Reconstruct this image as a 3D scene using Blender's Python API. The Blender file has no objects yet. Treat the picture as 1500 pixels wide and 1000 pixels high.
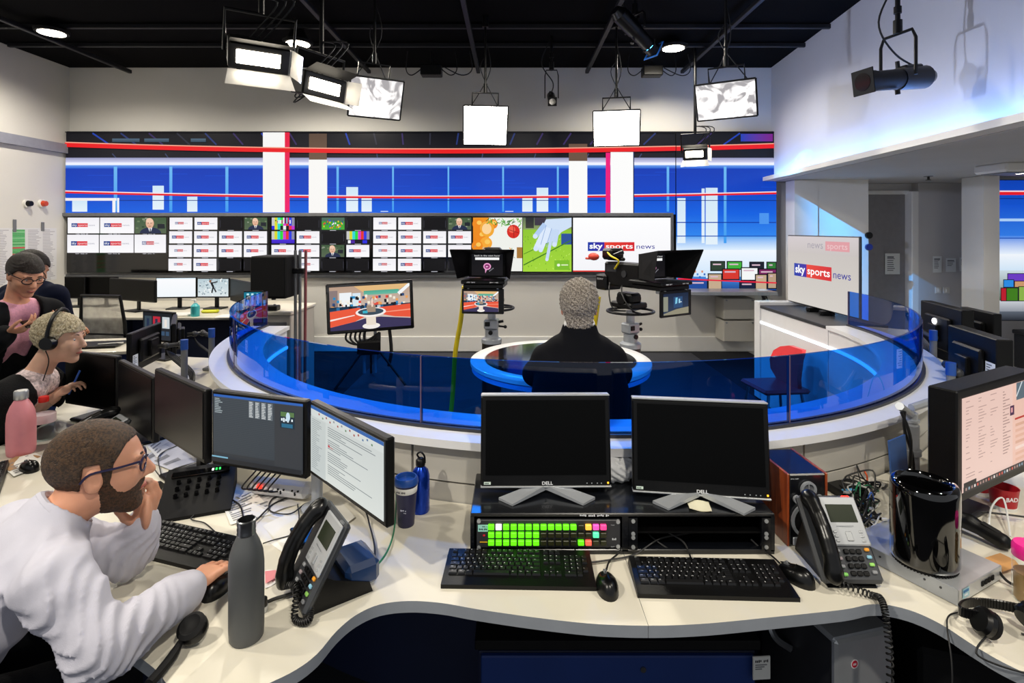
import bpy, bmesh, math, random
import numpy as np
from mathutils import Vector, Matrix

random.seed(7)
SC = bpy.context.scene
COL = SC.collection
PI = math.pi
R = math.radians

# ------------------------------------------------------------------ camera
F, CX, HY, EYE = 800.0, 750.0, 335.0, 1.77      # focal length in px of a 1500x1000 frame, horizon row, eye height
cam_data = bpy.data.cameras.new('camera')
cam_data.sensor_width = 36.0
cam_data.lens = F / 1500 * 36
cam_data.shift_y = (HY - 500) / 1500
cam_data.clip_start = 0.05
cam = bpy.data.objects.new('camera', cam_data)
COL.objects.link(cam)
cam.location = (0, 0, EYE)
cam.rotation_euler = (PI / 2, 0, 0)
SC.camera = cam

def srgb(h):
    if not isinstance(h, str):
        return tuple(h)
    h = h.lstrip('#')
    c = [int(h[i:i + 2], 16) / 255 for i in (0, 2, 4)]
    return tuple(x / 12.92 if x <= .04045 else ((x + .055) / 1.055) ** 2.4 for x in c)

# ------------------------------------------------------------------ world and exposure
SC.view_settings.view_transform = 'Standard'
SC.view_settings.look = 'None'
SC.view_settings.gamma = 1.0
SC.view_settings.use_curve_mapping = False
SC.view_settings.exposure = 0.0
world = bpy.data.worlds.new('newsroom_ambience')
SC.world = world
world.use_nodes = True
world.node_tree.nodes['Background'].inputs[0].default_value = (0.93, 0.96, 1.0, 1)
world.node_tree.nodes['Background'].inputs[1].default_value = 0.47

def spot(name, loc, target, power, color=(1, 1, 1), size=60, blend=.5, radius=.08):
    l = bpy.data.lights.new(name, 'SPOT')
    l.energy = power
    l.color = color
    l.spot_size = R(size)
    l.spot_blend = blend
    l.shadow_soft_size = radius
    o = bpy.data.objects.new(name, l)
    COL.objects.link(o)
    o.location = loc
    o.rotation_euler = (Vector(target) - Vector(loc)).to_track_quat('-Z', 'Y').to_euler()
    return o

WARM = (1.0, .93, .80)
COOL = (.86, .92, 1.0)
# ceiling lamps of the newsroom, some added as fill; their housings are built with the ceiling
KEYS = [((-2.3, -.15, 3.82), (.2, 1.9, .74), 350, WARM, 62),
        ((.7, -.35, 3.82), (.6, 1.6, .6), 240, WARM, 80),
        ((-2.6, 1.6, 3.82), (-1.9, 2.5, .8), 150, WARM, 80),  # unseen lamp added as fill for the left desk
        ((2.6, .9, 3.82), (2.0, 2.2, .8), 190, WARM, 80)]  # unseen lamp added as fill for the right desk
for k_loc, k_tgt, k_pow, k_col, k_size in KEYS:
    spot('newsroom_lamp_light', k_loc, k_tgt, k_pow, k_col, k_size, .6, .07)
DOWNS = [(-5.2, 6.17, 3.98, 230), (-2.47, 6.3, 3.9, 330), (1.98, 6.7, 3.98, 190), (-4.6, 3.6, 3.98, 160), (.2, 4.6, 3.98, 340), (5.5, 6.0, 2.38, 24)]  # lamps over bench, anchor table and corridor are added as fill
for dx_, dy_, dz_, dp_ in DOWNS:
    spot('downlight_beam', (dx_, dy_, dz_ - .03), (dx_, dy_ - .05, 0), dp_, WARM, 165 if dz_ > 3 else 120, .5, .09)

# ------------------------------------------------------------------ pixel <-> place helpers
def Q(px, py, d):                                # point at depth d
    return Vector(((px - CX) * d / F, d, EYE - (py - HY) * d / F))

def G(px, py, z=.74):                            # point on the level plane z
    d = (EYE - z) * F / (py - HY)
    return Vector(((px - CX) * d / F, d, z))

# ------------------------------------------------------------------ materials
MATS = {}
def mat(name, col='#808080', rough=.5, metal=0., nv=.06, ns=14., bump=0., bs=90., coat=0., emit=None, es=1., spec=.5, trans=0.):
    if name in MATS:
        return MATS[name]
    m = bpy.data.materials.new(name)
    m.use_nodes = True
    nt = m.node_tree
    b = nt.nodes['Principled BSDF']
    c = srgb(col)
    b.inputs['Base Color'].default_value = (*c, 1)
    b.inputs['Roughness'].default_value = rough
    b.inputs['Metallic'].default_value = metal
    b.inputs['Specular IOR Level'].default_value = spec
    b.inputs['Coat Weight'].default_value = coat
    b.inputs['Coat Roughness'].default_value = .06
    if trans:
        b.inputs['Transmission Weight'].default_value = trans
    if emit:
        b.inputs['Emission Color'].default_value = (*srgb(emit), 1)
        b.inputs['Emission Strength'].default_value = es
    if nv or bump:
        tc = nt.nodes.new('ShaderNodeTexCoord')
    if nv:
        n = nt.nodes.new('ShaderNodeTexNoise')
        n.inputs['Scale'].default_value = ns
        n.inputs['Detail'].default_value = 4
        nt.links.new(tc.outputs['Object'], n.inputs['Vector'])
        r = nt.nodes.new('ShaderNodeValToRGB')
        r.color_ramp.elements[0].position, r.color_ramp.elements[1].position = .3, .7
        r.color_ramp.elements[0].color = (*[x * (1 - nv) for x in c], 1)
        r.color_ramp.elements[1].color = (*[min(1, x * (1 + nv)) for x in c], 1)
        nt.links.new(n.outputs['Fac'], r.inputs['Fac'])
        nt.links.new(r.outputs['Color'], b.inputs['Base Color'])
    if bump:
        n2 = nt.nodes.new('ShaderNodeTexNoise')
        n2.inputs['Scale'].default_value = bs
        n2.inputs['Detail'].default_value = 3
        nt.links.new(tc.outputs['Object'], n2.inputs['Vector'])
        bn = nt.nodes.new('ShaderNodeBump')
        bn.inputs['Strength'].default_value = bump
        bn.inputs['Distance'].default_value = .01
        nt.links.new(n2.outputs['Fac'], bn.inputs['Height'])
        nt.links.new(bn.outputs['Normal'], b.inputs['Normal'])
    MATS[name] = m
    return m

def attr_mat(name, emissive, rough=.6, strength=1.):
    if name in MATS:
        return MATS[name]
    m = bpy.data.materials.new(name)
    m.use_nodes = True
    nt = m.node_tree
    b = nt.nodes['Principled BSDF']
    a = nt.nodes.new('ShaderNodeVertexColor')
    a.layer_name = 'ink'
    if emissive:
        b.inputs['Base Color'].default_value = (.01, .01, .012, 1)
        b.inputs['Roughness'].default_value = .3
        b.inputs['Specular IOR Level'].default_value = .12
        nt.links.new(a.outputs['Color'], b.inputs['Emission Color'])
        b.inputs['Emission Strength'].default_value = strength
    else:
        b.inputs['Roughness'].default_value = rough
        nt.links.new(a.outputs['Color'], b.inputs['Base Color'])
    MATS[name] = m
    return m

def emis(name, col, s):
    return mat(name, '#222222', .6, 0, 0, emit=col, es=s)

def wood_mat(name, c1, c2):
    m = mat(name, c1, .38, 0, 0, coat=.3)
    nt = m.node_tree
    b = nt.nodes['Principled BSDF']
    tc = nt.nodes.new('ShaderNodeTexCoord')
    mp = nt.nodes.new('ShaderNodeMapping')
    mp.inputs['Scale'].default_value = (30, 30, 3)
    n = nt.nodes.new('ShaderNodeTexNoise')
    n.inputs['Scale'].default_value = 2.5
    n.inputs['Detail'].default_value = 6
    r = nt.nodes.new('ShaderNodeValToRGB')
    r.color_ramp.elements[0].position, r.color_ramp.elements[1].position = .35, .65
    r.color_ramp.elements[0].color = (*srgb(c1), 1)
    r.color_ramp.elements[1].color = (*srgb(c2), 1)
    nt.links.new(tc.outputs['Object'], mp.inputs['Vector'])
    nt.links.new(mp.outputs['Vector'], n.inputs['Vector'])
    nt.links.new(n.outputs['Fac'], r.inputs['Fac'])
    nt.links.new(r.outputs['Color'], b.inputs['Base Color'])
    return m

def glass_mat(name, tint, refl=1.0, ior=1.5):
    m = bpy.data.materials.new(name)
    m.use_nodes = True
    nt = m.node_tree
    nt.nodes.remove(nt.nodes['Principled BSDF'])
    t = nt.nodes.new('ShaderNodeBsdfTransparent')
    t.inputs[0].default_value = (*tint, 1)
    g = nt.nodes.new('ShaderNodeBsdfGlossy')
    g.inputs['Roughness'].default_value = .015
    g.inputs[0].default_value = (refl, refl, refl, 1)
    fr = nt.nodes.new('ShaderNodeFresnel')
    fr.inputs['IOR'].default_value = ior
    mx = nt.nodes.new('ShaderNodeMixShader')
    geo = nt.nodes.new('ShaderNodeNewGeometry')
    inv = nt.nodes.new('ShaderNodeMath')
    inv.operation = 'SUBTRACT'
    inv.inputs[0].default_value = 1
    nt.links.new(geo.outputs['Backfacing'], inv.inputs[1])
    mul = nt.nodes.new('ShaderNodeMath')
    mul.operation = 'MULTIPLY'
    nt.links.new(fr.outputs[0], mul.inputs[0])
    nt.links.new(inv.outputs[0], mul.inputs[1])
    nt.links.new(mul.outputs[0], mx.inputs[0])
    nt.links.new(t.outputs[0], mx.inputs[1])
    nt.links.new(g.outputs[0], mx.inputs[2])
    nt.links.new(mx.outputs[0], nt.nodes['Material Output'].inputs[0])
    MATS[name] = m
    return m

# ------------------------------------------------------------------ objects
def link(o, parent=None):
    COL.objects.link(o)
    if parent is not None:
        o.parent = parent
    return o

def tag(o, label=None, cat=None, group=None, kind=None):
    for k, v in (('label', label), ('category', cat), ('group', group), ('kind', kind)):
        if v:
            o[k] = v
    return o

def thing(name, label, cat, loc=(0, 0, 0), rz=0., group=None):
    o = link(bpy.data.objects.new(name, None))
    o.empty_display_size = .05
    o.location = loc
    o.rotation_euler = (0, 0, rz)
    return tag(o, label, cat, group)

def dup(root, loc=None, rz=None, label=None, parent=None):
    r = root.copy()
    link(r, parent)
    if loc is not None:
        r.location = loc
    if rz is not None:
        r.rotation_euler = (0, 0, rz)
    if label:
        r['label'] = label
    for ch in list(root.children):
        dup(ch, parent=r)
    return r


class MB:
    """collects shapes; build() links them as one mesh object"""
    def __init__(s, T=None):
        s.v, s.f, s.mi, s.cur, s.T = [], [], [], 0, T or Matrix.Identity(4)

    def add(s, vs, fs, T=None):
        o = len(s.v)
        M = s.T @ T if T is not None else s.T
        s.v += [tuple(M @ Vector(p)) for p in vs]
        s.f += [tuple(i + o for i in f) for f in fs]
        s.mi += [s.cur] * len(fs)
        return s

    def box(s, c, size, bev=0., T=None, rot=None):
        hx, hy, hz = size[0] / 2, size[1] / 2, size[2] / 2
        M = Matrix.Translation(c)
        if rot:
            M = M @ Matrix.Rotation(rot[2], 4, 'Z') @ Matrix.Rotation(rot[1], 4, 'Y') @ Matrix.Rotation(rot[0], 4, 'X')
        if T is not None:
            M = T @ M
        b = min(bev, hx * .9, hy * .9, hz * .9)
        if b <= 0:
            vs = [(x, y, z) for x in (-hx, hx) for y in (-hy, hy) for z in (-hz, hz)]
            fs = [(0, 1, 3, 2), (4, 6, 7, 5), (0, 4, 5, 1), (2, 3, 7, 6), (0, 2, 6, 4), (1, 5, 7, 3)]
            return s.add(vs, fs, M)
        vs, idx = [], {}
        for x in (-1, 1):
            for y in (-1, 1):
                for z in (-1, 1):
                    for a in range(3):
                        idx[x, y, z, a] = len(vs)
                        e = [b, b, b]
                        e[a] = 0
                        vs.append((x * (hx - e[0]), y * (hy - e[1]), z * (hz - e[2])))
        fs = []
        for a in range(3):
            b1, c1 = (a + 1) % 3, (a + 2) % 3
            for sg in (-1, 1):
                q = []
                for u, w in ((-1, -1), (1, -1), (1, 1), (-1, 1)):
                    k = [0, 0, 0]
                    k[a], k[b1], k[c1] = sg, u, w
                    q.append(idx[k[0], k[1], k[2], a])
                fs.append(tuple(q if sg > 0 else q[::-1]))
            for u in (-1, 1):
                for w in (-1, 1):
                    k0, k1 = [0, 0, 0], [0, 0, 0]
                    k0[a], k0[b1], k0[c1] = -1, u, w
                    k1[a], k1[b1], k1[c1] = 1, u, w
                    q = (idx[(*k0, b1)], idx[(*k1, b1)], idx[(*k1, c1)], idx[(*k0, c1)])
                    fs.append(q if u * w > 0 else q[::-1])
        for x in (-1, 1):
            for y in (-1, 1):
                for z in (-1, 1):
                    q = (idx[x, y, z, 0], idx[x, y, z, 1], idx[x, y, z, 2])
                    fs.append(q if x * y * z > 0 else q[::-1])
        return s.add(vs, fs, M)

    def cyl(s, a, b, r0, r1=None, n=14, caps=True, T=None):
        r1 = r0 if r1 is None else r1
        a, b = Vector(a), Vector(b)
        q = (b - a).to_track_quat('Z', 'X').to_matrix()
        vs = []
        for p, r in ((a, r0), (b, r1)):
            for i in range(n):
                t = 2 * PI * i / n
                vs.append(p + q @ Vector((r * math.cos(t), r * math.sin(t), 0)))
        fs = [(i, (i + 1) % n, n + (i + 1) % n, n + i) for i in range(n)]
        if caps:
            fs += [tuple(range(n))[::-1], tuple(range(n, 2 * n))]
        return s.add(vs, fs, T)

    def lathe(s, prof, n=28, T=None, squash=1.):
        vs = [(r * math.cos(2 * PI * i / n), squash * r * math.sin(2 * PI * i / n), z) for r, z in prof for i in range(n)]
        fs = []
        for k in range(len(prof) - 1):
            for i in range(n):
                j = (i + 1) % n
                fs.append((k * n + i, k * n + j, (k + 1) * n + j, (k + 1) * n + i))
        if prof[0][0] > 1e-4:
            fs.append(tuple(range(n))[::-1])
        if prof[-1][0] > 1e-4:
            fs.append(tuple(range((len(prof) - 1) * n, len(prof) * n)))
        return s.add(vs, fs, T)

    def tube(s, pts, r, n=7, smooth=0, T=None, closed=False):
        P = [Vector(p) for p in pts]
        if smooth:
            P = catmull(P, smooth, closed)
        m = len(P)
        vs, prev = [], None
        for i, p in enumerate(P):
            if closed:
                t = P[(i + 1) % m] - P[i - 1]
            else:
                t = P[min(i + 1, m - 1)] - P[max(i - 1, 0)]
            t = t.normalized() if t.length > 1e-9 else Vector((0, 0, 1))
            if prev is None:
                u = t.orthogonal().normalized()
            else:
                u = prev - t * prev.dot(t)
                u = u.normalized() if u.length > 1e-6 else t.orthogonal().normalized()
            prev = u
            w = t.cross(u)
            rr = r(i / max(1, m - 1)) if callable(r) else r
            for k in range(n):
                a = 2 * PI * k / n
                vs.append(p + (u * math.cos(a) + w * math.sin(a)) * rr)
        fs = []
        for i in range(m if closed else m - 1):
            i2 = (i + 1) % m
            for k in range(n):
                k2 = (k + 1) % n
                fs.append((i * n + k, i * n + k2, i2 * n + k2, i2 * n + k))
        if not closed:
            fs += [tuple(range(n))[::-1], tuple(range((m - 1) * n, m * n))]
        return s.add(vs, fs, T)

    def prism(s, poly, z0, z1, T=None):
        n = len(poly)
        ar = sum(poly[i][0] * poly[(i + 1) % n][1] - poly[(i + 1) % n][0] * poly[i][1] for i in range(n))
        if ar < 0:
            poly = poly[::-1]
        vs = [(x, y, z0) for x, y in poly] + [(x, y, z1) for x, y in poly]
        fs = [(i, (i + 1) % n, n + (i + 1) % n, n + i) for i in range(n)]
        fs += [tuple(range(n))[::-1], tuple(range(n, 2 * n))]
        return s.add(vs, fs, T)

    def sph(s, c, r, n=14, T=None):
        r = (r, r, r) if isinstance(r, (int, float)) else r
        m = max(4, n // 2)
        vs = [(c[0], c[1], c[2] - r[2])]
        for k in range(1, m):
            a = PI * k / m - PI / 2
            for i in range(n):
                t = 2 * PI * i / n
                vs.append((c[0] + r[0] * math.cos(a) * math.cos(t), c[1] + r[1] * math.cos(a) * math.sin(t), c[2] + r[2] * math.sin(a)))
        vs.append((c[0], c[1], c[2] + r[2]))
        fs = [(0, 1 + (i + 1) % n, 1 + i) for i in range(n)]
        for k in range(m - 2):
            for i in range(n):
                j = (i + 1) % n
                fs.append((1 + k * n + i, 1 + k * n + j, 1 + (k + 1) * n + j, 1 + (k + 1) * n + i))
        L, o = len(vs) - 1, 1 + (m - 2) * n
        fs += [(L, o + i, o + (i + 1) % n) for i in range(n)]
        return s.add(vs, fs, T)

    def arc(s, c, r0, r1, a0, a1, z0, z1, n=24, T=None):
        pts = [(c[0] + r1 * math.cos(a0 + (a1 - a0) * i / n), c[1] + r1 * math.sin(a0 + (a1 - a0) * i / n)) for i in range(n + 1)]
        inn = [(c[0] + r0 * math.cos(a0 + (a1 - a0) * i / n), c[1] + r0 * math.sin(a0 + (a1 - a0) * i / n)) for i in range(n + 1)]
        vs, fs = [], []
        for i in range(n + 1):
            (x1, y1), (x0, y0) = pts[i], inn[i]
            vs += [(x0, y0, z0), (x1, y1, z0), (x1, y1, z1), (x0, y0, z1)]
        for i in range(n):
            o = 4 * i
            for k in range(4):
                k2 = (k + 1) % 4
                fs.append((o + k, o + 4 + k, o + 4 + k2, o + k2))
        fs += [(0, 1, 2, 3), (4 * n + 3, 4 * n + 2, 4 * n + 1, 4 * n)]
        return s.add(vs, fs, T)

    def build(s, name, mats, parent=None, smooth=40):
        me = bpy.data.meshes.new(name)
        me.from_pydata(s.v, [], s.f)
        for m in (mats if isinstance(mats, (list, tuple)) else [mats]):
            me.materials.append(MATS[m] if isinstance(m, str) else m)
        if max(s.mi, default=0) > 0:
            me.polygons.foreach_set('material_index', s.mi)
        if smooth:
            me.shade_smooth()
            me.set_sharp_from_angle(angle=R(smooth))
        me.update()
        return link(bpy.data.objects.new(name, me), parent)

def catmull(P, k, closed=False):
    P = [Vector(p) for p in P]
    n = len(P)
    out = []
    for i in range(n if closed else n - 1):
        if closed:
            p0, p1, p2, p3 = P[i - 1], P[i], P[(i + 1) % n], P[(i + 2) % n]
        else:
            p0, p1, p2, p3 = P[max(i - 1, 0)], P[i], P[i + 1], P[min(i + 2, n - 1)]
        for j in range(k):
            t = j / k
            out.append(.5 * ((2 * p1) + (p2 - p0) * t + (2 * p0 - 5 * p1 + 4 * p2 - p3) * t * t + (3 * p1 - p0 - 3 * p2 + p3) * t ** 3))
    if not closed:
        out.append(P[-1])
    return out

def fr(o, x, z=None):
    """frame matrix: origin o, local X along x, local Z along z"""
    x = Vector(x).normalized()
    z = Vector(z if z is not None else (0, 0, 1))
    y = z.cross(x).normalized()
    z = x.cross(y).normalized()
    M = Matrix.Identity(4)
    for i in range(3):
        M[i][0], M[i][1], M[i][2], M[i][3] = x[i], y[i], z[i], o[i]
    return M

def TR(x=0, y=0, z=0, rz=0., rx=0., ry=0.):
    return Matrix.Translation((x, y, z)) @ Matrix.Rotation(rz, 4, 'Z') @ Matrix.Rotation(ry, 4, 'Y') @ Matrix.Rotation(rx, 4, 'X')

# ------------------------------------------------------------------ flat print: screens, papers, labels
_TXT = {}
def text_geo(s, bold=0.):
    key = (s, bold)
    if key not in _TXT:
        c = bpy.data.curves.new('t', 'FONT')
        c.body = s
        c.offset = bold
        c.resolution_u = 3
        o = link(bpy.data.objects.new('t', c))
        dg = bpy.context.evaluated_depsgraph_get()
        me = o.evaluated_get(dg).to_mesh()
        vs = [(v.co.x, v.co.y) for v in me.vertices]
        fs = [tuple(p.vertices) for p in me.polygons]
        o.evaluated_get(dg).to_mesh_clear()
        bpy.data.objects.remove(o)
        bpy.data.curves.remove(c)
        if not vs:
            vs, fs = [(0, 0)], []
        x0, x1 = min(v[0] for v in vs), max(v[0] for v in vs)
        _TXT[key] = ([((x - x0) / max(1e-6, x1 - x0), y) for x, y in vs], fs, x1 - x0)
    return _TXT[key]

class Canvas:
    """flat print; x to the right, y downwards, in any units; front faces local -Y"""
    def __init__(s, x0, y0, x1, y1, W, H):
        s.x0, s.y0, s.sx, s.sy = x0, y0, W / (x1 - x0), H / (y1 - y0)
        s.v, s.f, s.c, s.lay = [], [], [], 0
        s.gain = 1.
        s.X1, s.Y1 = x1, y1

    def pt(s, x, y):
        return ((x - s.x0) * s.sx, -s.lay * .00035, -(y - s.y0) * s.sy)

    def poly(s, pts, col, layer=1):
        s.lay += layer or .03
        cs = col if isinstance(col, list) else [col] * len(pts)
        o = len(s.v)
        ar = sum(pts[i][0] * pts[(i + 1) % len(pts)][1] - pts[(i + 1) % len(pts)][0] * pts[i][1] for i in range(len(pts)))
        idx = list(range(len(pts)))
        if ar > 0:
            idx = idx[::-1]
        s.v += [s.pt(*p) for p in pts]
        s.f.append(tuple(o + i for i in idx))
        s.c += [tuple(x * s.gain for x in srgb(c)) for c in cs]
        return s

    def rect(s, x0, y0, x1, y1, c, c2=None, layer=1, side=None):
        if side:
            return s.poly([(x0, y0), (x1, y0), (x1, y1), (x0, y1)], [c, side, side, c], layer)
        return s.poly([(x0, y0), (x1, y0), (x1, y1), (x0, y1)], [c, c, c2 or c, c2 or c], layer)

    def line(s, x0, y0, x1, y1, w, c, layer=1):
        d = math.hypot(x1 - x0, y1 - y0) or 1
        nx, ny = -(y1 - y0) / d * w / 2, (x1 - x0) / d * w / 2
        return s.poly([(x0 + nx, y0 + ny), (x1 + nx, y1 + ny), (x1 - nx, y1 - ny), (x0 - nx, y0 - ny)], c, layer)

    def disc(s, x, y, rx, ry, c, n=18, a0=0., a1=2 * PI, layer=1):
        return s.poly([(x + rx * math.cos(a0 + (a1 - a0) * i / n), y + ry * math.sin(a0 + (a1 - a0) * i / n)) for i in range(n + (0 if a1 - a0 > 6.2 else 1))], c, layer)

    def text(s, t, x, y, h, c, w=None, bold=0., skew=0.):
        """baseline at y, cap height h, width w"""
        vs, fs, tw = text_geo(t, bold)
        w = w or tw * h / .7
        s.lay += 1
        o = len(s.v)
        s.v += [s.pt(x + a * w + skew * b, y - b * h / .7) for a, b in vs]
        s.f += [tuple(o + i for i in f) for f in fs]
        s.c += [tuple(k * s.gain for k in srgb(c))] * len(vs)
        return s

    def marks(s, x, y, w, h, c, n=None):
        """print too small to read: a run of uneven strokes, baseline at y"""
        n = n or max(4, int(w / h * 1.3))
        st = w / n
        for k in range(n):
            if k % 5 != 4:
                s.rect(x + k * st, y - h * random.uniform(.7, 1), x + k * st + st * .72, y - h * random.choice([0, 0, .25]), c, layer=0 if k else 1)
        return s

    def build(s, name, parent=None, T=None, emissive=True, mname=None):
        me = bpy.data.meshes.new(name)
        vs = [tuple(T @ Vector(p)) for p in s.v] if T is not None else s.v
        me.from_pydata(vs, [], s.f)
        a = me.color_attributes.new('ink', 'FLOAT_COLOR', 'POINT')
        a.data.foreach_set('color', [k for c in s.c for k in (*c, 1.)])
        me.materials.append(attr_mat('lit_screen_picture', True) if emissive else attr_mat('printed_ink', False))
        me.update()
        return link(bpy.data.objects.new(name, me), parent)

def logo(c, x, y, w, h, tone=1.):
    """sky | sports | news strip, x,y top-left"""
    a, b = x + w * .245, x + w * .69
    c.rect(x, y, a, y + h, '#1238a8', side='#3b1fa0')
    c.rect(a, y, b, y + h, '#e8402a', side='#d4202c')
    c.text('sky', x + w * .025, y + h * .72, h * .6, '#ffffff', w * .195, .03)
    c.text('sports', a + w * .02, y + h * .72, h * .55, '#ffffff', w * .40, .015)
    c.text('news', b + w * .03, y + h * .74, h * .55, '#2a2a98', w * .27, .0)

# ------------------------------------------------------------------ smooth solid figures
class SDF:
    def __init__(s, lo, hi, res):
        s.lo, s.res = np.array(lo, float), res
        s.n = np.ceil((np.array(hi, float) - s.lo) / res).astype(int) + 1
        s.F = np.full(tuple(s.n), 1.0, np.float32)

    def _win(s, lo, hi):
        a = np.clip(np.floor((np.array(lo) - s.lo) / s.res).astype(int), 0, s.n)
        b = np.clip(np.ceil((np.array(hi) - s.lo) / s.res).astype(int) + 1, 0, s.n)
        if np.any(b <= a):
            return None, None
        g = [s.lo[i] + s.res * np.arange(a[i], b[i]) for i in range(3)]
        X, Y, Z = np.meshgrid(*g, indexing='ij')
        return (slice(a[0], b[0]), slice(a[1], b[1]), slice(a[2], b[2])), (X.astype(np.float32), Y.astype(np.float32), Z.astype(np.float32))

    def _mix(s, w, d, k, op):
        A = s.F[w]
        if op == 'sub':
            d = -d
            h = np.clip(.5 - .5 * (A - d) / k, 0, 1) if k > 0 else (d > A).astype(np.float32)
            s.F[w] = A * (1 - h) + d * h + (k * h * (1 - h) if k > 0 else 0)
        else:
            if k > 0:
                h = np.clip(.5 + .5 * (A - d) / k, 0, 1)
                s.F[w] = A * (1 - h) + d * h - k * h * (1 - h)
            else:
                s.F[w] = np.minimum(A, d)

    def cone(s, a, b, ra, rb=None, k=.02, op='add'):
        rb = ra if rb is None else rb
        a, b = np.array(a, float), np.array(b, float)
        m = max(ra, rb) + k + 3 * s.res
        w, g = s._win(np.minimum(a, b) - m, np.maximum(a, b) + m)
        if w is None:
            return s
        ab = b - a
        L = float(ab @ ab) or 1e-9
        px, py, pz = g[0] - a[0], g[1] - a[1], g[2] - a[2]
        t = np.clip((px * ab[0] + py * ab[1] + pz * ab[2]) / L, 0, 1)
        d = np.sqrt((px - t * ab[0]) ** 2 + (py - t * ab[1]) ** 2 + (pz - t * ab[2]) ** 2) - (ra + (rb - ra) * t)
        s._mix(w, d, k, op)
        return s

    def ell(s, c, r, ax=None, k=.02, op='add'):
        c, r = np.array(c, float), np.array(r, float)
        ax = np.array(ax, float) if ax is not None else np.eye(3)
        m = r.max() + k + 3 * s.res
        w, g = s._win(c - m, c + m)
        if w is None:
            return s
        p = [g[i] - c[i] for i in range(3)]
        q = [(p[0] * ax[i][0] + p[1] * ax[i][1] + p[2] * ax[i][2]) / r[i] for i in range(3)]
        k0 = np.sqrt(q[0] ** 2 + q[1] ** 2 + q[2] ** 2) + 1e-6
        k1 = np.sqrt((q[0] / r[0]) ** 2 + (q[1] / r[1]) ** 2 + (q[2] / r[2]) ** 2) + 1e-6
        s._mix(w, (k0 * (k0 - 1) / k1).astype(np.float32), k, op)
        return s

    def fn(s, f, lo, hi, k=0., op='add'):
        w, g = s._win(lo, hi)
        if w is not None:
            s._mix(w, f(*g).astype(np.float32), k, op)
        return s

    def half(s, p, n):
        """cut away everything on the n side of p"""
        p, n = np.array(p, float), np.array(n, float)
        n = n / np.linalg.norm(n)
        g = [s.lo[i] + s.res * np.arange(s.n[i]) for i in range(3)]
        D = (g[0][:, None, None] - p[0]) * n[0] + (g[1][None, :, None] - p[1]) * n[1] + (g[2][None, None, :] - p[2]) * n[2]
        s.F = np.maximum(s.F, D.astype(np.float32))
        return s

    def mesh(s, name, material, parent=None, T=None):
        Fd = s.F
        Fd[0], Fd[-1], Fd[:, 0], Fd[:, -1], Fd[:, :, 0], Fd[:, :, -1] = (1,) * 6
        ins = Fd < 0
        c = np.zeros(tuple(s.n - 1), np.int8)
        for i in (0, 1):
            for j in (0, 1):
                for k in (0, 1):
                    c += ins[i:s.n[0] - 1 + i, j:s.n[1] - 1 + j, k:s.n[2] - 1 + k]
        act = (c > 0) & (c < 8)
        I, J, K = np.nonzero(act)
        idx = np.full(act.shape, -1, np.int64)
        idx[I, J, K] = np.arange(len(I))
        acc, cnt = np.zeros((len(I), 3)), np.zeros(len(I))
        for ax in range(3):
            o1, o2 = [a for a in range(3) if a != ax]
            for u in (0, 1):
                for w in (0, 1):
                    d0 = [0, 0, 0]
                    d0[o1], d0[o2] = u, w
                    d1 = list(d0)
                    d1[ax] = 1
                    f0 = Fd[I + d0[0], J + d0[1], K + d0[2]].astype(float)
                    f1 = Fd[I + d1[0], J + d1[1], K + d1[2]].astype(float)
                    x = (f0 < 0) != (f1 < 0)
                    t = np.where(x, f0 / np.where(x, f0 - f1, 1), 0)
                    p = np.tile(np.array(d0, float), (len(I), 1))
                    p[:, ax] += t
                    acc += p * x[:, None]
                    cnt += x
        V = (acc / np.maximum(cnt, 1)[:, None] + np.stack([I, J, K], 1)) * s.res + s.lo
        quads = []
        for ax in range(3):
            o1, o2 = (ax + 1) % 3, (ax + 2) % 3
            sl0, sl1 = [slice(1, -1)] * 3, [slice(1, -1)] * 3
            sl0[ax], sl1[ax] = slice(0, -1), slice(1, None)
            A, B = ins[tuple(sl0)], ins[tuple(sl1)]
            for flip in (0, 1):
                E = np.nonzero((A & ~B) if not flip else (~A & B))
                e = [E[0].copy(), E[1].copy(), E[2].copy()]
                e[o1] = e[o1] + 1
                e[o2] = e[o2] + 1
                q = []
                for u, w in ((-1, -1), (0, -1), (0, 0), (-1, 0)):
                    cc = [e[0], e[1], e[2]]
                    cc[o1] = cc[o1] + u
                    cc[o2] = cc[o2] + w
                    q.append(idx[cc[0], cc[1], cc[2]])
                q = np.stack(q if not flip else q[::-1], 1)
                quads.append(q)
        Qd = np.concatenate(quads)
        if T is not None:
            M = np.array(T)
            V = V @ M[:3, :3].T + M[:3, 3]
        me = bpy.data.meshes.new(name)
        me.from_pydata(V.tolist(), [], Qd.tolist())
        me.materials.append(MATS[material] if isinstance(material, str) else material)
        me.shade_smooth()
        me.update()
        return link(bpy.data.objects.new(name, me), parent)
# ================================================================== materials
mat('wall_paint', '#d6d3cd', .75, nv=.03, ns=1.6, bump=.05, bs=120)
mat('wall_paint_cool', '#cfd0d6', .75, nv=.03, ns=1.6, bump=.05, bs=120)
mat('corridor_paint', '#c4c2c2', .8, nv=.03, ns=2)
mat('white_paint', '#e6e4e0', .6, nv=.02, ns=3)
mat('ceiling_black', '#050506', .95, nv=.2, ns=3, spec=.1)
mat('rail_grey', '#1d1e22', .5, .3, nv=.1)
mat('carpet', '#14161f', .95, nv=.25, ns=60, bump=.4, bs=300)
mat('studio_floor', '#232634', .5, nv=.15, ns=8)
mat('ledge_grey', '#8d8f9c', .5)
mat('black_plastic', '#060607', .4, nv=.15, ns=30, bump=.08, bs=400, spec=.3)
mat('black_satin', '#070708', .28, nv=.1, spec=.4)
mat('black_matt', '#08080a', .7, nv=.2, ns=20, spec=.25)
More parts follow.
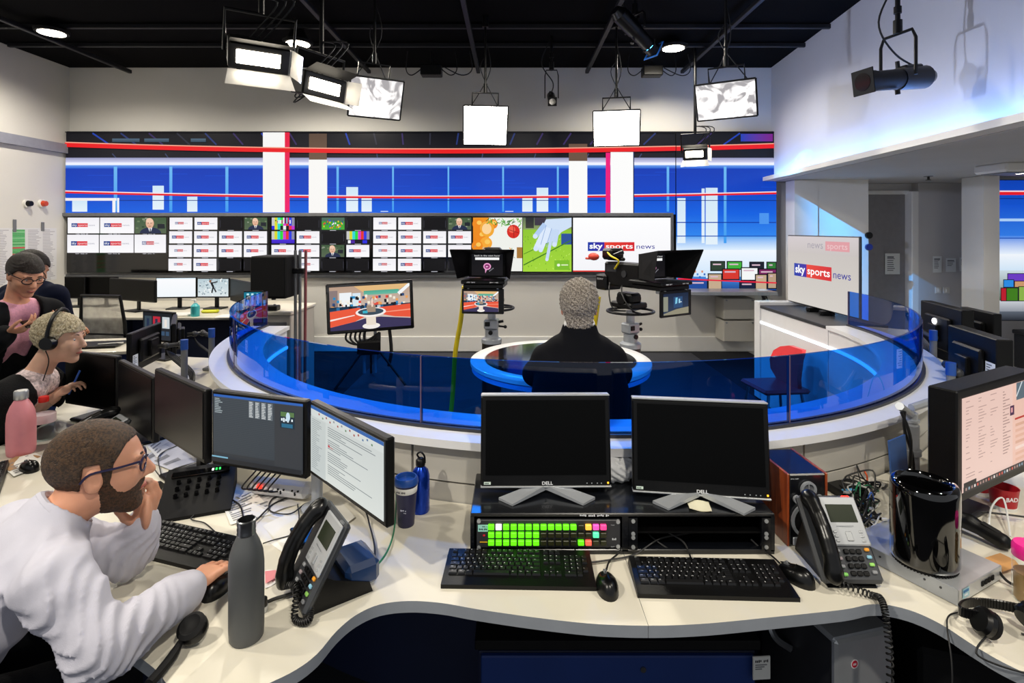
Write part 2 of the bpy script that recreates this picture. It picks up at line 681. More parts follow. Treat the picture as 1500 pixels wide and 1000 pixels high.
mat('gloss_black', '#060607', .12, nv=0, coat=.5)
mat('screen_off', '#020202', .3, nv=0, spec=.12)
mat('screen_haze', '#101013', .3, nv=.1, ns=3, spec=.3)
mat('dark_grey', '#2b2c30', .45, nv=.1)
mat('mid_grey', '#6a6c70', .45, nv=.08)
mat('silver', '#c6c9cc', .32, .6, nv=.05)
mat('silver_paint', '#a9adb3', .35, .35, nv=.05)
mat('steel', '#8c8f94', .28, 1., nv=.06)
mat('desk_laminate', '#dcd6c6', .36, nv=.025, ns=6, coat=.08)
mat('desk_edge', '#8f949c', .4, nv=.05)
mat('navy_panel', '#0d1838', .6, nv=.15, ns=4)
mat('blue_drawer', '#14306e', .5, nv=.1, ns=5)
mat('ring_panel', '#bdb9b0', .5, nv=.03, ns=3)
mat('ring_white', '#e4e4e6', .3, nv=.02, coat=.2)
mat('seam_dark', '#2a2b2e', .8)
mat('paper', '#e9e7e1', .8, nv=.05, ns=8)
mat('rubber', '#101011', .75, nv=.1)
mat('cable_black', '#0c0c0d', .5, nv=0)
mat('cable_green', '#1f7a52', .5, nv=0)
mat('cable_orange', '#e0561c', .5, nv=0)
mat('cable_white', '#dcdcd8', .5, nv=0)
mat('cable_blue', '#2b62c4', .5, nv=0)
mat('cable_yellow', '#e8cf1c', .5, nv=.05)
emis('led_cool_strip', '#5f9cff', 30)
emis('led_white_strip', '#f4f8ff', 2.2)
emis('lamp_face', '#fff3dc', 20)
emis('softbox_face', '#fffaf0', 26)
emis('softbox_inner', '#fff8ee', 3.0)
emis('red_led', '#ff2a18', 3)
emis('amber_led', '#ffb020', 3)
emis('green_led', '#30ff60', 2)
emis('white_led', '#ffffff', 3)
glass_mat('blue_glass', (.10, .44, .97), 1.0, 1.5)
glass_mat('clear_plastic', (.93, .96, .97), 1.0, 1.4)

# ================================================================== room shell
YB, XL, ZC = 7.9, -6.4, 4.1
def struct(b, name, m, parent=None):
    o = b.build(name, m, parent, 30)
    if parent is None:
        o['kind'] = 'structure'
    return o

struct(MB().box((1, 3.3, -.05), (15.6, 11.6, .1)), 'floor', 'carpet')
struct(MB().box((-1.3, 3.2, ZC + .05), (10.8, 9.9, .1)), 'ceiling', 'ceiling_black')
struct(MB().box((-1.33, YB + .1, ZC / 2), (10.16, .2, ZC)), 'wall_back', 'wall_paint')
struct(MB().box((XL - .1, 3.3, ZC / 2), (.2, 9.4, ZC)), 'wall_left', 'wall_paint')
struct(MB().box((XL + .03, 3.3, 2.91), (.06, 9.18, .13)), 'trim_1', 'ledge_grey')
struct(MB().box((-1.1, YB - .015, .11), (9.7, .03, .22), .008), 'baseboard_back', 'white_paint')
# upper right wall, running slightly inwards towards the viewer, over the open corridor
WA, WD = Vector((3.75, YB, 0)), Vector((-.0825, -1, 0)).normalized()
WT = fr(WA, WD)                                   # local X towards the viewer, local Y = -x side? (checked: Z x X)
struct(MB(WT).box((3.6, .13 if WT[0][1] > 0 else -.13, 3.28), (7.2, .26, 1.66)), 'wall_right', 'wall_paint_cool')
sgn = -1 if WT[0][1] > 0 else 1                   # towards the room
struct(MB(WT).box((3.6, sgn * .075, 2.462), (7.2, .17, .024)).box((3.6, sgn * .155, 2.478), (7.2, .012, .056)), 'trim_2', 'white_paint')
o = struct(MB(WT).box((3.6, sgn * .11, 2.481), (7.1, .03, .012)), 'trim_3', 'led_cool_strip')
# corridor
struct(MB().prism([(3.75, YB), (3.16, .7), (9.2, .7), (9.2, 9.2), (3.75, 9.2)], 2.444, 2.56), 'wall_corridor_ceiling', 'corridor_paint')
struct(MB().box((3.97, 8.0, 1.225), (.44, .2, 2.45)), 'wall_recess', 'corridor_paint')
struct(MB().box((4.03, 7.6, 1.22), (.32, .24, 2.44)), 'wall_column', 'white_paint')
struct(MB().box((6.2, 5.0, .003), (5.6, 8.2, .006)), 'floor_corridor_bounce', mat('pale_bounce', '#c9c6c0', .5))  # pale layer added over the unseen floor to bounce light upwards
struct(MB().box((4.545, 7.6, 1.225), (.70, .2, 2.45)), 'wall_lit_panel', 'white_paint')
struct(MB().box((4.85, 7.95, 1.22), (.09, .5, 2.44)), 'wall_return', 'corridor_paint')
struct(MB().box((7.35, 8.08, 1.22), (2.82, .2, 2.44)).box((5.4, 8.2, 2.37), (1.2, .16, .14)), 'wall_corridor', 'corridor_paint')
struct(MB().box((6.06, 7.07, 1.22), (.2, .34, 2.44)), 'wall_pier', 'white_paint')
struct(MB().box((8.2, 9.3, 1.3), (9, .2, 2.6)).box((9.3, 5, 1.3), (.2, 8.4, 2.6)), 'wall_far', 'corridor_paint')
d = struct(MB().box((5.38, 8.15, 1.15), (.96, .05, 2.3), .005), 'door_1', mat('door_paint', '#8a888c', .6))
struct(MB().box((5.91, 8.06, 1.16), (.13, .16, 2.32), .01).box((5.4, 8.11, 2.31), (.96, .07, .06), .01), 'door_frame', 'white_paint', d)
struct(MB().tube([(5.0, 8.12, .75), (5.0, 8.06, .78), (5.0, 8.06, 1.42), (5.0, 8.12, 1.45)], .014), 'door_handle', 'steel', d)

# ceiling rails and beams
for i, x in enumerate((-5.45, -2.04, -.48, 1.07, 2.43)):
    tag(MB().box((x, 3.2, ZC - .09), (.05, 9.2, .05), .006).build('lighting_rail', 'rail_grey'), 'lengthwise ceiling rail ' + ('beside the wall chart corner', 'above the long lamp bank', 'above the glowing softbox over fruit picture', 'above the glowing softbox over large logo', 'above the crinkled softbox by right wall')[i], 'rail', 'ceiling rails running lengthwise')
for y, w_ in ((6.83, 'closest to the video wall'), (6.2, 'between two other crosswise bars'), (4.9, 'above the crinkled softboxes')):
    tag(MB().box((-1.3, y, ZC - .035), (10, .045, .05), .006).build('ceiling_bar', 'rail_grey'), 'crosswise grey bar on the black ceiling ' + w_, 'rail', 'ceiling bars running crosswise')

# things on the left wall
for px, c, nm in ((38, 'black_plastic', 'black'), (60, None, 'orange red')):
    dd = XL * F / (px - CX)
    p = Vector((XL, dd, EYE + (HY - 298) * dd / F))
    t = thing('wall_button', f'{nm} round push button on a white plate high on left wall', 'button', p, 0)
    MB().cyl((0, 0, 0), (.03, 0, 0), .055, n=20).build('plate', 'white_paint', t)
    MB().cyl((.03, 0, 0), (.075, 0, 0), .04, .034, n=18).build('knob', c or mat('button_red', '#c8401c', .4), t)
c = Canvas(0, 0, 42, 70, .95, .72)
c.rect(0, 0, 42, 70, '#d9d8da')
for k in range(34):
    y = 2 + k * 2
    c.rect(12, y, 20, y + 1.8, random.choice(['#2d9a4a', '#3aa858', '#37a04c', '#c23a34', '#6fbf7c']), layer=0)
    for x in (1, 22, 32):
        c.rect(x, y + .4, x + random.uniform(5, 9), y + 1.1, '#9a97a0', layer=0)
cp = thing('wall_chart', 'white rota sheet with a green and red column taped to left wall', 'chart', (XL + .004, 6.72, 1.78))
c.build('sheet', cp, Matrix.Rotation(PI / 2, 4, 'Z'), False)
MB().box((.004, .3, .03), (.008, .05, .16), .003).build('clip', 'mid_grey', cp)
MB().box((.004, .72, .02), (.008, .05, .12), .003).build('clip', 'mid_grey', cp)

# notices in the corridor
def notice(px, py, w, h, d, label, lines, big=False):
    p = Q(px, py, d)
    t = thing('wall_notice', label, 'notice', p)
    c = Canvas(0, 0, 20, 28, w, h)
    c.rect(0, 0, 20, 28, '#dfe3e4')
    for k in range(lines):
        c.rect(3, 4 + k * 2.6, random.uniform(11, 17), 5 + k * 2.6 + (.9 if k == 0 else 0), '#5a5c66', layer=0)
    c.build('sheet', t, Matrix.Translation((0, -.006, 0)), False)
notice(1296, 371, .22, .31, 8.115, 'white printed notice stuck on the grey corridor door', 8)
notice(1366, 375, .13, .24, 7.97, 'faint tall notice on corridor wall beside two smaller notices', 7)
notice(1385, 378, .15, .2, 7.97, 'printed notice in middle of the row on corridor wall', 5)
notice(1405, 377, .15, .2, 7.97, 'printed notice at pier end of the row on corridor wall', 5)
for i, px in enumerate((1370, 1382)):
    t = thing('light_switch', ('white switch plate on corridor wall nearer the door', 'white switch plate on corridor wall nearer the pier')[i], 'switch', Q(px + 4, 425, 7.98))
    MB().box((0, -.006, 0), (.09, .012, .09), .003).build('plate', 'white_paint', t)
    MB().box((0, -.014, 0), (.03, .01, .05), .003).build('rocker', 'paper', t)
for k, z in enumerate((1.66, 1.5)):
    tag(MB().cyl((4.885, 7.492, z + .02), (4.885, 7.46, z + .02), .045, n=18).build('door_button', 'black_plastic' if k == 0 else mat('button_navy', '#1a2a66', .4)), ('black round door button above the navy one at panel edge', 'navy round door button below the black one at panel edge')[k], 'button')
t = thing('smoke_detector', 'small dark sprinkler head under the corridor ceiling', 'sprinkler', Q(1360, 268, 7.0).xy.to_3d() + Vector((0, 0, 2.45)))
MB().cyl((0, 0, 0), (0, 0, -.012), .05).build('plate', 'mid_grey', t)
MB().cyl((0, 0, -.012), (0, 0, -.05), .014).cyl((0, 0, -.05), (0, 0, -.056), .03).build('head', 'dark_grey', t)
t = thing('ceiling_speaker_box', 'pale grey box fitting hanging under the corridor ceiling', 'fitting', (5.15, 5.7, 2.45))
MB().box((0, 0, -.05), (.34, .4, .1), .02).build('housing', 'white_paint', t)
MB().box((0, 0, -.104), (.26, .3, .01), .003).build('grille', 'mid_grey', t)

# ================================================================== big LED walls
PXM = 7.80 / F
def led_common(c, xa, xb, ybot):
    def rc(x0, y0, x1, y1, a, b=None, **k):
        x0, x1 = max(x0, xa), min(x1, xb)
        if x1 > x0:
            c.rect(x0, y0, x1, y1, a, b, **k)
    def beam(y0, y1, h, col):                      # slightly bowed horizontal bar
        for i in range(24):
            u0, u1 = 97 + 1040 * i / 24, 97 + 1040 * (i + 1) / 24
            s0, s1 = max(u0, xa), min(u1, xb)
            if s1 <= s0:
                continue
            f = lambda u: y0 + (y1 - y0) * (1 - ((u - 640) / 540) ** 2)
            c.poly([(s0, f(s0)), (s1, f(s1)), (s1, f(s1) + h), (s0, f(s0) + h)], col, layer=0)
    rc(97, 193, 1137, 234, '#08090f', '#14151d')
    for k in range(26):                            # ceiling lattice
        x = 110 + k * 40
        if xa < x - 30 and x + 30 < xb:
            s = (x - 620) / 520
            c.line(x + 16 * s, 195, x - 12 * s, 212, 2.2, random.choice(['#1a3fae', '#24356e', '#2a2c3a', '#1c46c8', '#372a5e']))
            if k % 2:
                c.line(x - 16 * s, 225, x - 24 * s, 233, 1.6, '#3a4466', layer=0)
    for x, w in ((165, 40), (212, 36), (280, 22)):
        rc(x, 203, x + w, 208, '#4d6478', '#2b4456')
    rc(1085, 196, 1132, 207, '#1c3fb4', side='#7a1f86')
    rc(97, 231, 1137, 238, '#8d90b8', '#cfd0ee')
    rc(97, 238, 1137, 242, '#f4f3ff', '#e6ecff')
    rc(97, 242, 1137, 247, '#6aa0ee', '#0f52cc')
    rc(97, 247, 1137, 284, '#0639b4', '#0844c4')
    rc(97, 284, 1137, 314, '#0648c8', '#0d62e2')
    if ybot > 320:
        rc(97, 314, 1137, 346, '#0e62e0', '#2f86ee')
        rc(97, 346, 1137, 366, '#58a4f2', '#dff0ff')
        rc(97, 366, 1137, 405, '#f1f7ff', '#cfe6fb')
        rc(97, 405, 1137, 425, '#3f86d8', '#123f8e')
    for k in range(30):
        x, y = random.uniform(100, 1130), random.uniform(250, 280)
        rc(x, y, x + random.uniform(20, 60), y + .7, '#0f4fd0', layer=0 if k else 1)
    for x, w in ((170, 5), (251, 4.4), (333, 4.4), (495, 3.4), (576, 2.6), (657, 2.4), (737, 2.6), (817, 2.8), (978, 3.6), (1062, 4)):
        rc(x - w / 2, 244, x + w / 2, min(ybot, 356), '#6db8f2', '#3f9cf0')
    for x0, x1, y0, y1 in ((224.5, 241, 272, 307), (275, 290, 288, 311), (107, 129, 294, 311), (507.7, 525, 274, 313), (530, 545, 290, 313), (558, 569, 309, 313),
                           (740, 752, 309, 313), (765, 780, 290, 313), (786, 803, 275, 313), (992, 1004, 290, 356), (1027.5, 1032, 276, 356), (1033.5, 1051, 275, 358)):
        rc(x0, y0, x1, min(y1, ybot), '#cfe6f6', '#e4f1fa')
    rc(97, 290, 172, 294, '#f2ecec')
    rc(166, 294, 170.5, 311, '#f4f4f6')
    rc(173, 290, 176, 311, '#eef2f8')
    rc(176, 293, 1137, 294, '#0a2c80')
    if ybot > 320:
        rc(990, 325, 1137, 326.4, '#0a3aa6')
        rc(990, 345, 1137, 346.4, '#1a55b8')
        rc(1112, 312, 1126, 328, '#4a94ee')
    beam(279, 286.5, 2, '#f6dfe6')
    beam(280.5, 288, 2.6, '#e6141e')
    rc(386, 193, 418, 311, '#f6f6f4')
    rc(418, 193, 425, 311, '#e4163a', '#f01a6c')
    rc(453.5, 196, 479.5, 234, '#5a4536', '#6e5442')
    rc(453, 234, 480, 313, '#f8f7f4')
    rc(833, 211, 860, 236, '#6a5040')
    rc(833, 236, 860, 314, '#fafaf8')
    rc(887, 224, 893.6, 314, '#ee147a')
    rc(894, 223, 927, 314, '#fbfbfa')
    rc(927, 223, 928.5, 314, '#1a2a5a')
    beam(208, 217.5, 2, '#f2a48c')
    beam(209.5, 219, 6, '#e8161c')
    rc(97, 193, 1137, 194.2, '#06060a')

def led_panel(name, label, x0, x1, y0, y1, extra=None):
    p = Q(x0, y0, 7.80)
    t = thing(name, label, 'video wall', p)
    W, H = (x1 - x0) * PXM, (y1 - y0) * PXM
    MB().box((W / 2, .05, -H / 2), (W + .02, .08, H + .02), .006).build('cabinet', 'black_plastic', t)
    c = Canvas(x0, y0, x1, y1, W, H)
    led_common(c, x0, x1, y1)
    if extra:
        extra(c)
    c.build('picture', t)
    return t

def newsroom_strip(c, x0=0):
    for xa, xb, ya, yb, col in ((1041, 1062, 383, 396, '#2a3f30'), (1065, 1087, 383, 394, '#3fae3a'), (1098, 1119, 384, 397, '#181c2c'), (1123, 1137, 384, 394, '#2e7a34'),
                                (1058, 1083, 394, 409, '#d6362c'), (1085.5, 1110, 392, 410, '#f4f6f6'), (1111, 1137, 394, 402, '#7a1f5e'),
                                (1037, 1057, 401, 424, '#c3a98c'), (1106, 1123, 402, 424, '#c4aa8c'), (1124, 1137, 400, 422, '#b89c82'), (1083, 1106, 412, 424, '#101c3c'), (996, 1036, 410, 424, '#1c4a9a')):
        xa, xb = xa + x0, xb + x0
        xb = min(xb, c.X1)
        if xb <= xa:
            continue
        c.rect(xa - 1, ya - 1, xb, yb + 1, '#0c0d14')
        c.rect(xa + .6, ya + .6, xb - 1.2, yb - .6, col)
        c.rect(xa + 3, ya + 3, xb - 6, ya + 5, '#d8b8c8')
    for k in range(12):
        x = 996 + x0 + k * 3.4
        c.rect(x, 396 + (k % 3) * 4, x + 2.6, 399 + (k % 3) * 4, random.choice(['#4a8cd6', '#e4f0fa', '#2a6ac0', '#d68c6a']), layer=0 if k else 1)
    if x0 == 0:
        c.line(992, 408, 1136.5, 414, 2, '#e61a3a')

led_panel('video_wall', 'long upper video wall showing a blue studio scene with red beams', 97, 989, 193, 310)
led_panel('video_wall', 'tall video wall section beside right wall showing a blurred newsroom below', 990.5, 1137, 193, 425, newsroom_strip)

# grey surround of the monitor row
t = thing('monitor_surround', 'long grey metal frame around the row of wall monitors', 'frame', Q(92, 402, 7.86))
W = (991 - 92) * PXM
b = MB()
b.box((W / 2, -.03, .86), (W, .12, .05), .006)
b.build('top_rail', 'mid_grey', t)
MB().box((W - .02, -.03, .42), (.04, .12, .84), .006).build('side_rail', 'mid_grey', t)
MB().box((W / 2, -.0, -.02), (W, .06, .05), .006).build('bottom_rail', 'mid_grey', t)

# ================================================================== six wall monitors with multi-view pictures
def L_tile(c, x0, y0, x1, y1, faint=False):
    c.rect(x0, y0, x1, y1, '#f1eff4', '#fbfafc')
    w, h = x1 - x0, y1 - y0
    lx, ly, lw, lh = x0 + w * .12, y0 + h * .36, w * .76, h * .24
    if faint:
        lx, lw, lh = x0 + w * .24, w * .56, h * .2
    c.rect(lx, ly, lx + lw * .25, ly + lh, '#8a8fae' if faint else '#1c3f8c')
    c.rect(lx + lw * .25, ly, lx + lw * .68, ly + lh, '#cf6a70' if faint else '#dc3a44', layer=0)
    c.text('sky', lx + lw * .03, ly + lh * .74, lh * .6, '#ffffff', lw * .19)
    c.text('sports', lx + lw * .28, ly + lh * .74, lh * .55, '#f6d8da', lw * .38)
    c.text('news', lx + lw * .72, ly + lh * .74, lh * .5, '#a6a6b6', lw * .26)

def face_tile(c, x0, y0, x1, y1):
    w, h = x1 - x0, y1 - y0
    c.rect(x0, y0, x1, y1, '#3f5a3c', '#57664e')
    for k in range(16):
        x, y = x0 + random.random() * w * .9, y0 + random.random() * h * .7
        c.rect(x, y, x + w * .08, y + h * .1, random.choice(['#2f4630', '#6b7e5c', '#4c5f4a', '#8a9480']), layer=0 if k else 1)
    c.rect(x0 + w * .72, y0 + h * .4, x0 + w * .95, y0 + h * .7, '#20242c')
    c.disc(x0 + w * .5, y1, w * .34, h * .38, '#232c4a', a0=PI, a1=2 * PI)
    c.poly([(x0 + w * .42, y1 - h * .36), (x0 + w * .56, y1 - h * .36), (x0 + w * .49, y1)], '#e8ecf2')
    c.rect(x0 + w * .475, y1 - h * .3, x0 + w * .51, y1, '#1c2030')
    c.disc(x0 + w * .48, y0 + h * .36, w * .13, h * .33, '#e2b296')
    c.disc(x0 + w * .47, y0 + h * .2, w * .11, h * .17, '#efc8ae')
    c.rect(x0 + w * .41, y0 + h * .33, x0 + w * .45, y0 + h * .37, '#5a3c30', layer=1)
    c.rect(x0 + w * .5, y0 + h * .33, x0 + w * .54, y0 + h * .37, '#5a3c30', layer=0)
    c.rect(x0 + w * .44, y0 + h * .53, x0 + w * .52, y0 + h * .565, '#a05a4c', layer=0)

def bars_tile(c, x0, y0, x1, y1, var=0):
    cs = ['#c8c8c8', '#d8d82a', '#2ed8d8', '#2ad83a', '#d83ad0', '#e0342c', '#2a3ae0', '#8a8aa8']
    w, h = x1 - x0, y1 - y0
    for i, col in enumerate(cs):
        c.rect(x0 + w * i / 8, y0, x0 + w * (i + 1) / 8, y0 + h * .68, col, layer=0 if i else 1)
    if var == 0:
        for i, col in enumerate(['#2a2ae0', '#e8e020', '#2ad8c0', '#101018', '#f0f0f0', '#101018', '#e03050', '#c030d0']):
            c.rect(x0 + w * i / 8, y0 + h * .68, x0 + w * (i + 1) / 8, y1, col, layer=0)
        for i in range(10):
            c.rect(x0 + w * (.15 + .07 * i), y0 + h * random.choice([0, .2, .4]), x0 + w * (.2 + .07 * i), y0 + h * random.choice([.3, .5]), random.choice(['#f4f4f4', '#141420', '#d82a8a', '#22c8e0']), layer=0 if i else 1)
    elif var == 1:
        c.rect(x0, y0 + h * .68, x1, y1, '#4a2ad8', '#3a1ec0', layer=0)
    else:
        c.rect(x0, y0 + h * .68, x1, y1, '#101018', layer=0)
        c.rect(x0 + w * .06, y0 + h * .74, x0 + w * .3, y1, '#f4f4f6')
        c.rect(x0 + w * .18, y0 + h * .74, x0 + w * .36, y1, '#4a1ea0')
        c.rect(x0 + w * .7, y0 + h * .74, x0 + w * .9, y1, '#2a2ae0', layer=0)

def game_tile(c, x0, y0, x1, y1):
    w, h = x1 - x0, y1 - y0
    c.rect(x0, y0, x1, y1, '#2e8a2a', '#48b032')
    c.rect(x0, y0, x1, y0 + h * .3, '#4a6a5a')
    for k in range(34):
        x, y = x0 + random.random() * w * .9, y0 + h * (.08 + random.random() * .75)
        c.rect(x, y, x + w * .05, y + h * .14, random.choice(['#e8d020', '#2a5ac8', '#f0f0f0', '#d84a2a', '#e89030', '#204a8a']), layer=0 if k else 1)

def dark_tile(c, x0, y0, x1, y1):
    c.rect(x0, y0, x1, y1, '#08080b')
    c.rect(x0 + .8, y0 + 4, x0 + 1.2, y1 - 3, '#4a4a58', layer=0)
    c.rect(x1 - 1.2, y0 + 4, x1 - .8, y1 - 3, '#4a4a58', layer=0)

TILE = {'L': L_tile, 'l': lambda *a: L_tile(*a, True), 'F': face_tile, 'B': bars_tile, 'V': lambda *a: bars_tile(*a, 1), 'W': lambda *a: bars_tile(*a, 2), 'G': game_tile, '.': dark_tile}

def wall_monitor(x0, x1, label, draw):
    y0, y1 = 317, 399.5
    t = thing('wall_monitor', label, 'monitor', Q(x0, y1, 7.79), group='monitors along the back wall')
    k = 7.79 / F
    W, H = (x1 - x0) * k, (y1 - y0) * k
    MB().box((W / 2, .035, H / 2), (W - .004, .06, H), .004).build('casing', 'black_plastic', t)
    MB().box((W / 2, .002, H / 2), (W - .012, .006, H - .012)).build('bezel', 'gloss_black', t)
    c = Canvas(x0, y0, x1, y1, W, H)
    draw(c)
    c.build('screen', t, Matrix.Translation((0, -.002, H)))

def grid4(x0, rows, ncol=4):
    def f(c):
        for r, row in enumerate(rows):
            ya = 318.6 + r * 20.0
            for q, ch in enumerate(row):
                xa = x0 + q * 36.6
                TILE[ch](c, xa, ya, xa + 33.4, ya + 17.6)
                c.rect(xa + 12, ya + 18.3, xa + 21, ya + 19.2, '#b8b8c0')
    return f
def first(c):
    for r, row in enumerate(('LLF', 'LLl')):
        for q, ch in enumerate(row):
            xa, ya = (99.4, 147, 198)[q], (318.6, 343.6)[r]
            xb = (145.6, 196.6, 244)[q]
            TILE[ch](c, xa, ya, xb, ya + (23, 26.4)[r])
            c.marks(xa + 12, ya + (24.8, 28.4)[r], 18, 1.1, '#d0d0d8', 12)
def fruit(c):
    c.rect(693, 318.6, 765, 397, '#eef0ea')
    c.rect(693, 318.6, 716, 397, '#f0941c', '#e06a10')
    for k, (x, y, rx) in enumerate(((700, 328, 9), (713, 334, 11), (704, 345, 9), (712, 356, 10), (699, 360, 9), (722, 328, 8), (706, 375, 12))):
        c.disc(x, y, rx * .9, rx * .9, random.choice(['#f6a834', '#ee8a1c', '#f0b048']))
        c.disc(x + 2, y - 2, rx * .4, rx * .35, '#fac85c')
    c.disc(714, 336, 10, 11, '#f2a830'); c.disc(713, 335, 7, 8, '#fbd49a')
    for k in range(46):
        a = random.random()
        x, y = 715 + a * 49, 319 + random.random() * (6 + 9 * a)
        c.line(x, y, min(765, x + random.uniform(-6, 6)), y + random.uniform(2, 5), 1.1, random.choice(['#3f8a2c', '#5aa83a', '#2e6a24', '#7cc050']), layer=0 if k else 1)
    for k in range(30):
        x, y = random.uniform(694, 762), random.uniform(362, 376)
        c.line(x, y, x + random.uniform(0, 3), y + random.uniform(-3, 3), 1.1, random.choice(['#5a9a3a', '#b8b8b0', '#8a9a84', '#e8a030']), layer=0 if k else 1)
    c.disc(752, 339, 9.5, 10, '#d6281c'); c.disc(750, 336, 5, 5, '#f0604a')
    c.line(744, 336, 760, 341, .8, '#8a140c'); c.line(752, 329, 753, 349, .8, '#8a140c')
    c.rect(757, 362, 765, 378, '#a87838')
    c.rect(766, 318.6, 837, 397.6, '#86c02a', '#a4d83a')
    for k in range(90):
        x, y = random.uniform(767, 835), random.uniform(340, 396)
        c.line(x, y, x + random.uniform(-2, 2), y - 2, .8, random.choice(['#6aa820', '#b8e45a', '#94cc34', '#5a981c', '#c8ec70']), layer=0 if k else 1)
    c.rect(766, 318.6, 837, 336, '#5a6a54', '#8aa060')
    c.rect(770, 318.6, 782, 334, '#20242a', '#3a3c34'); c.rect(783, 318.6, 800, 330, '#3a3442')
    c.rect(822, 342, 837, 358, '#2a4f9a')
    c.line(767, 388, 836, 352, 1.6, '#3c7a1c'); c.line(767, 372, 810, 352, 1., '#4c8a20')
    c.poly([(800, 321), (837, 319), (837, 332), (822, 340), (812, 352), (800, 356), (790, 340)], '#cfe0f6')
    for x, y, x2, y2, w in ((800, 332, 785, 364, 7.5), (805, 334, 792, 366, 6.5), (810, 336, 801, 380, 4.6), (816, 336, 812, 358, 7), (798, 328, 784, 346, 7)):
        c.line(x, y, x2, y2, w, random.choice(['#dce9fb', '#c4d8f4', '#b2ccf0']))
        c.disc(x2, y2, w / 2, w / 2, '#d4e4fa')
    c.line(800, 330, 792, 358, .8, '#8aa8d8'); c.line(808, 334, 800, 362, .8, '#8aa8d8')
    c.rect(812, 381, 834, 395, '#7cbc2c'); c.disc(818, 388, 2.4, 2, '#f0f8e0'); c.rect(822, 387, 832, 388.6, '#e4f2c8')
def news(c):
    c.rect(839.5, 318.8, 983.5, 396, '#fdfdfe', '#f4f4f8')
    c.rect(839.5, 396, 983.5, 397.8, '#e02a20', layer=0)
    logo(c, 861, 354.5, 99, 13)
wall_monitor(97, 247.5, 'wall monitor with six large logo tiles and a black lower third', first)
wall_monitor(247.5, 397, 'wall monitor tiled with logos and one face, between six-tile and colour-bar monitors', grid4(248.6, ('lL.F', 'LLLL', 'lLLL', 'lL..')))
wall_monitor(397, 545.5, 'wall monitor tiled with colour bars, logos and a football match', grid4(398.2, ('B.G.', 'VL.W', 'LLFL', '.l..')))
wall_monitor(545.5, 692, 'wall monitor tiled with logos and one face, beside the orange fruit picture', grid4(547, ('lL.F', 'LLLL', 'lLLL', 'lL..')))
wall_monitor(692, 838, 'wall monitor showing Christmas fruit and a gloved hand on grass', fruit)
wall_monitor(838, 985, 'wall monitor filled by one large red and blue news logo', news)

# screen at the end of the corridor
p0 = Q(1462, 264, 7.0)
t = thing('video_wall', 'video wall beyond the corridor pier showing blue studio and blurred desk', 'video wall', p0)
k = 7.0 / F
W, H = 70 * k, 205 * k
MB().box((W / 2, .06, -H / 2), (W + .02, .1, H + .02), .006).build('cabinet', 'black_plastic', t)
c = Canvas(1462, 264, 1532, 469, W, H)
c.rect(1462, 264, 1532, 300, '#0c3fb0', '#0f50c8'); c.rect(1462, 300, 1532, 345, '#1050cc', '#2f78e0'); c.rect(1462, 345, 1532, 372, '#3a80e4', '#e6f0fb')
c.rect(1462, 372, 1532, 396, '#f0f5fb', '#cfe4f6'); c.rect(1462, 396, 1532, 440, '#c9d8e0', '#3a5a34')
c.rect(1462, 440, 1532, 456, '#c8ccd2', '#8c929c'); c.rect(1462, 456, 1532, 469, '#5a626e', '#20242c')
c.rect(1462, 279, 1532, 281, '#f0d0d8'); c.rect(1462, 281, 1532, 285.5, '#e21a26'); c.rect(1462, 290, 1532, 291.4, '#08308c')
c.rect(1462, 320, 1532, 324, '#a8ccf4'); c.rect(1462, 348, 1532, 349.4, '#0a4ab0')
for x0, x1, y0, y1, col in ((1476, 1500, 401, 416, '#6a3ac0'), (1470, 1484, 410, 420, '#2a8ae0'), (1486, 1512, 412, 420, '#c8966a'), (1466, 1474, 422, 440, '#b81c2c'), (1474, 1490, 422, 440, '#3f7a1c'),
                            (1492, 1530, 420, 440, '#88b04a'), (1514, 1531, 400, 416, '#c02a5a')):
    c.rect(x0 - 1, y0 - 1, x1 + 1, y1 + 1, '#0e1018'); c.rect(x0, y0, x1, y1, col)
c.build('picture', t)
tag(MB().box((6.95, 6.85, .46), (1.1, .3, .05), .01).box((6.95, 6.9, .22), (1.05, .2, .43), .01).build('low_cabinet', ['dark_grey']), 'dark low cabinet under the corridor video wall', 'cabinet')
# ================================================================== curved studio wall with blue glass
RC = Vector((.37, 4.42, 0))
ring = thing('curved_studio_wall', 'curved pale studio wall topped with a blue tinted glass screen around the anchor', 'partition', RC)
AR = [180 + 36.3 * k - .8 for k in range(0, 5)] + [360]
AR = [180, 215.6, 251.9, 288.2, 324.5, 360]
O2 = (0, 0)
MB().arc(O2, 2.225, 2.395, PI, 2 * PI, .0, .955, 90).box((2.45, .6, .48), (.44, 1.2, .95)).build('core', 'seam_dark', ring)
MB().arc(O2, 2.17, 2.47, PI, 2 * PI, .955, .985, 110).build('top_cap', 'ring_white', ring)
for i in range(5):
    a0, a1 = R(AR[i] + .12), R(AR[i + 1] - .12)
    MB().arc(O2, 2.396, 2.43, a0, a1, .815, .953, 26).build('upper_panel', 'ring_panel', ring)
    MB().arc(O2, 2.396, 2.43, a0, a1, .0, .807, 26).build('lower_panel', 'ring_panel', ring)
    MB().arc(O2, 2.19, 2.224, a0, a1, .0, .953, 26).build('inner_panel', 'ring_white', ring)
    MB().arc(O2, 2.349, 2.361, R(AR[i] + .06), R(AR[i + 1] - .06), .987, 1.265, 30).build('glass_pane', 'blue_glass', ring)
    MB().arc(O2, 2.182, 2.19, a0, a1, .80, .822, 26).build('light_strip', 'led_white_strip', ring)
MB().arc(O2, 2.335, 2.349, PI, 2 * PI, .985, .998, 90).arc(O2, 2.361, 2.375, PI, 2 * PI, .985, .998, 90).build('glass_channel', 'dark_grey', ring)
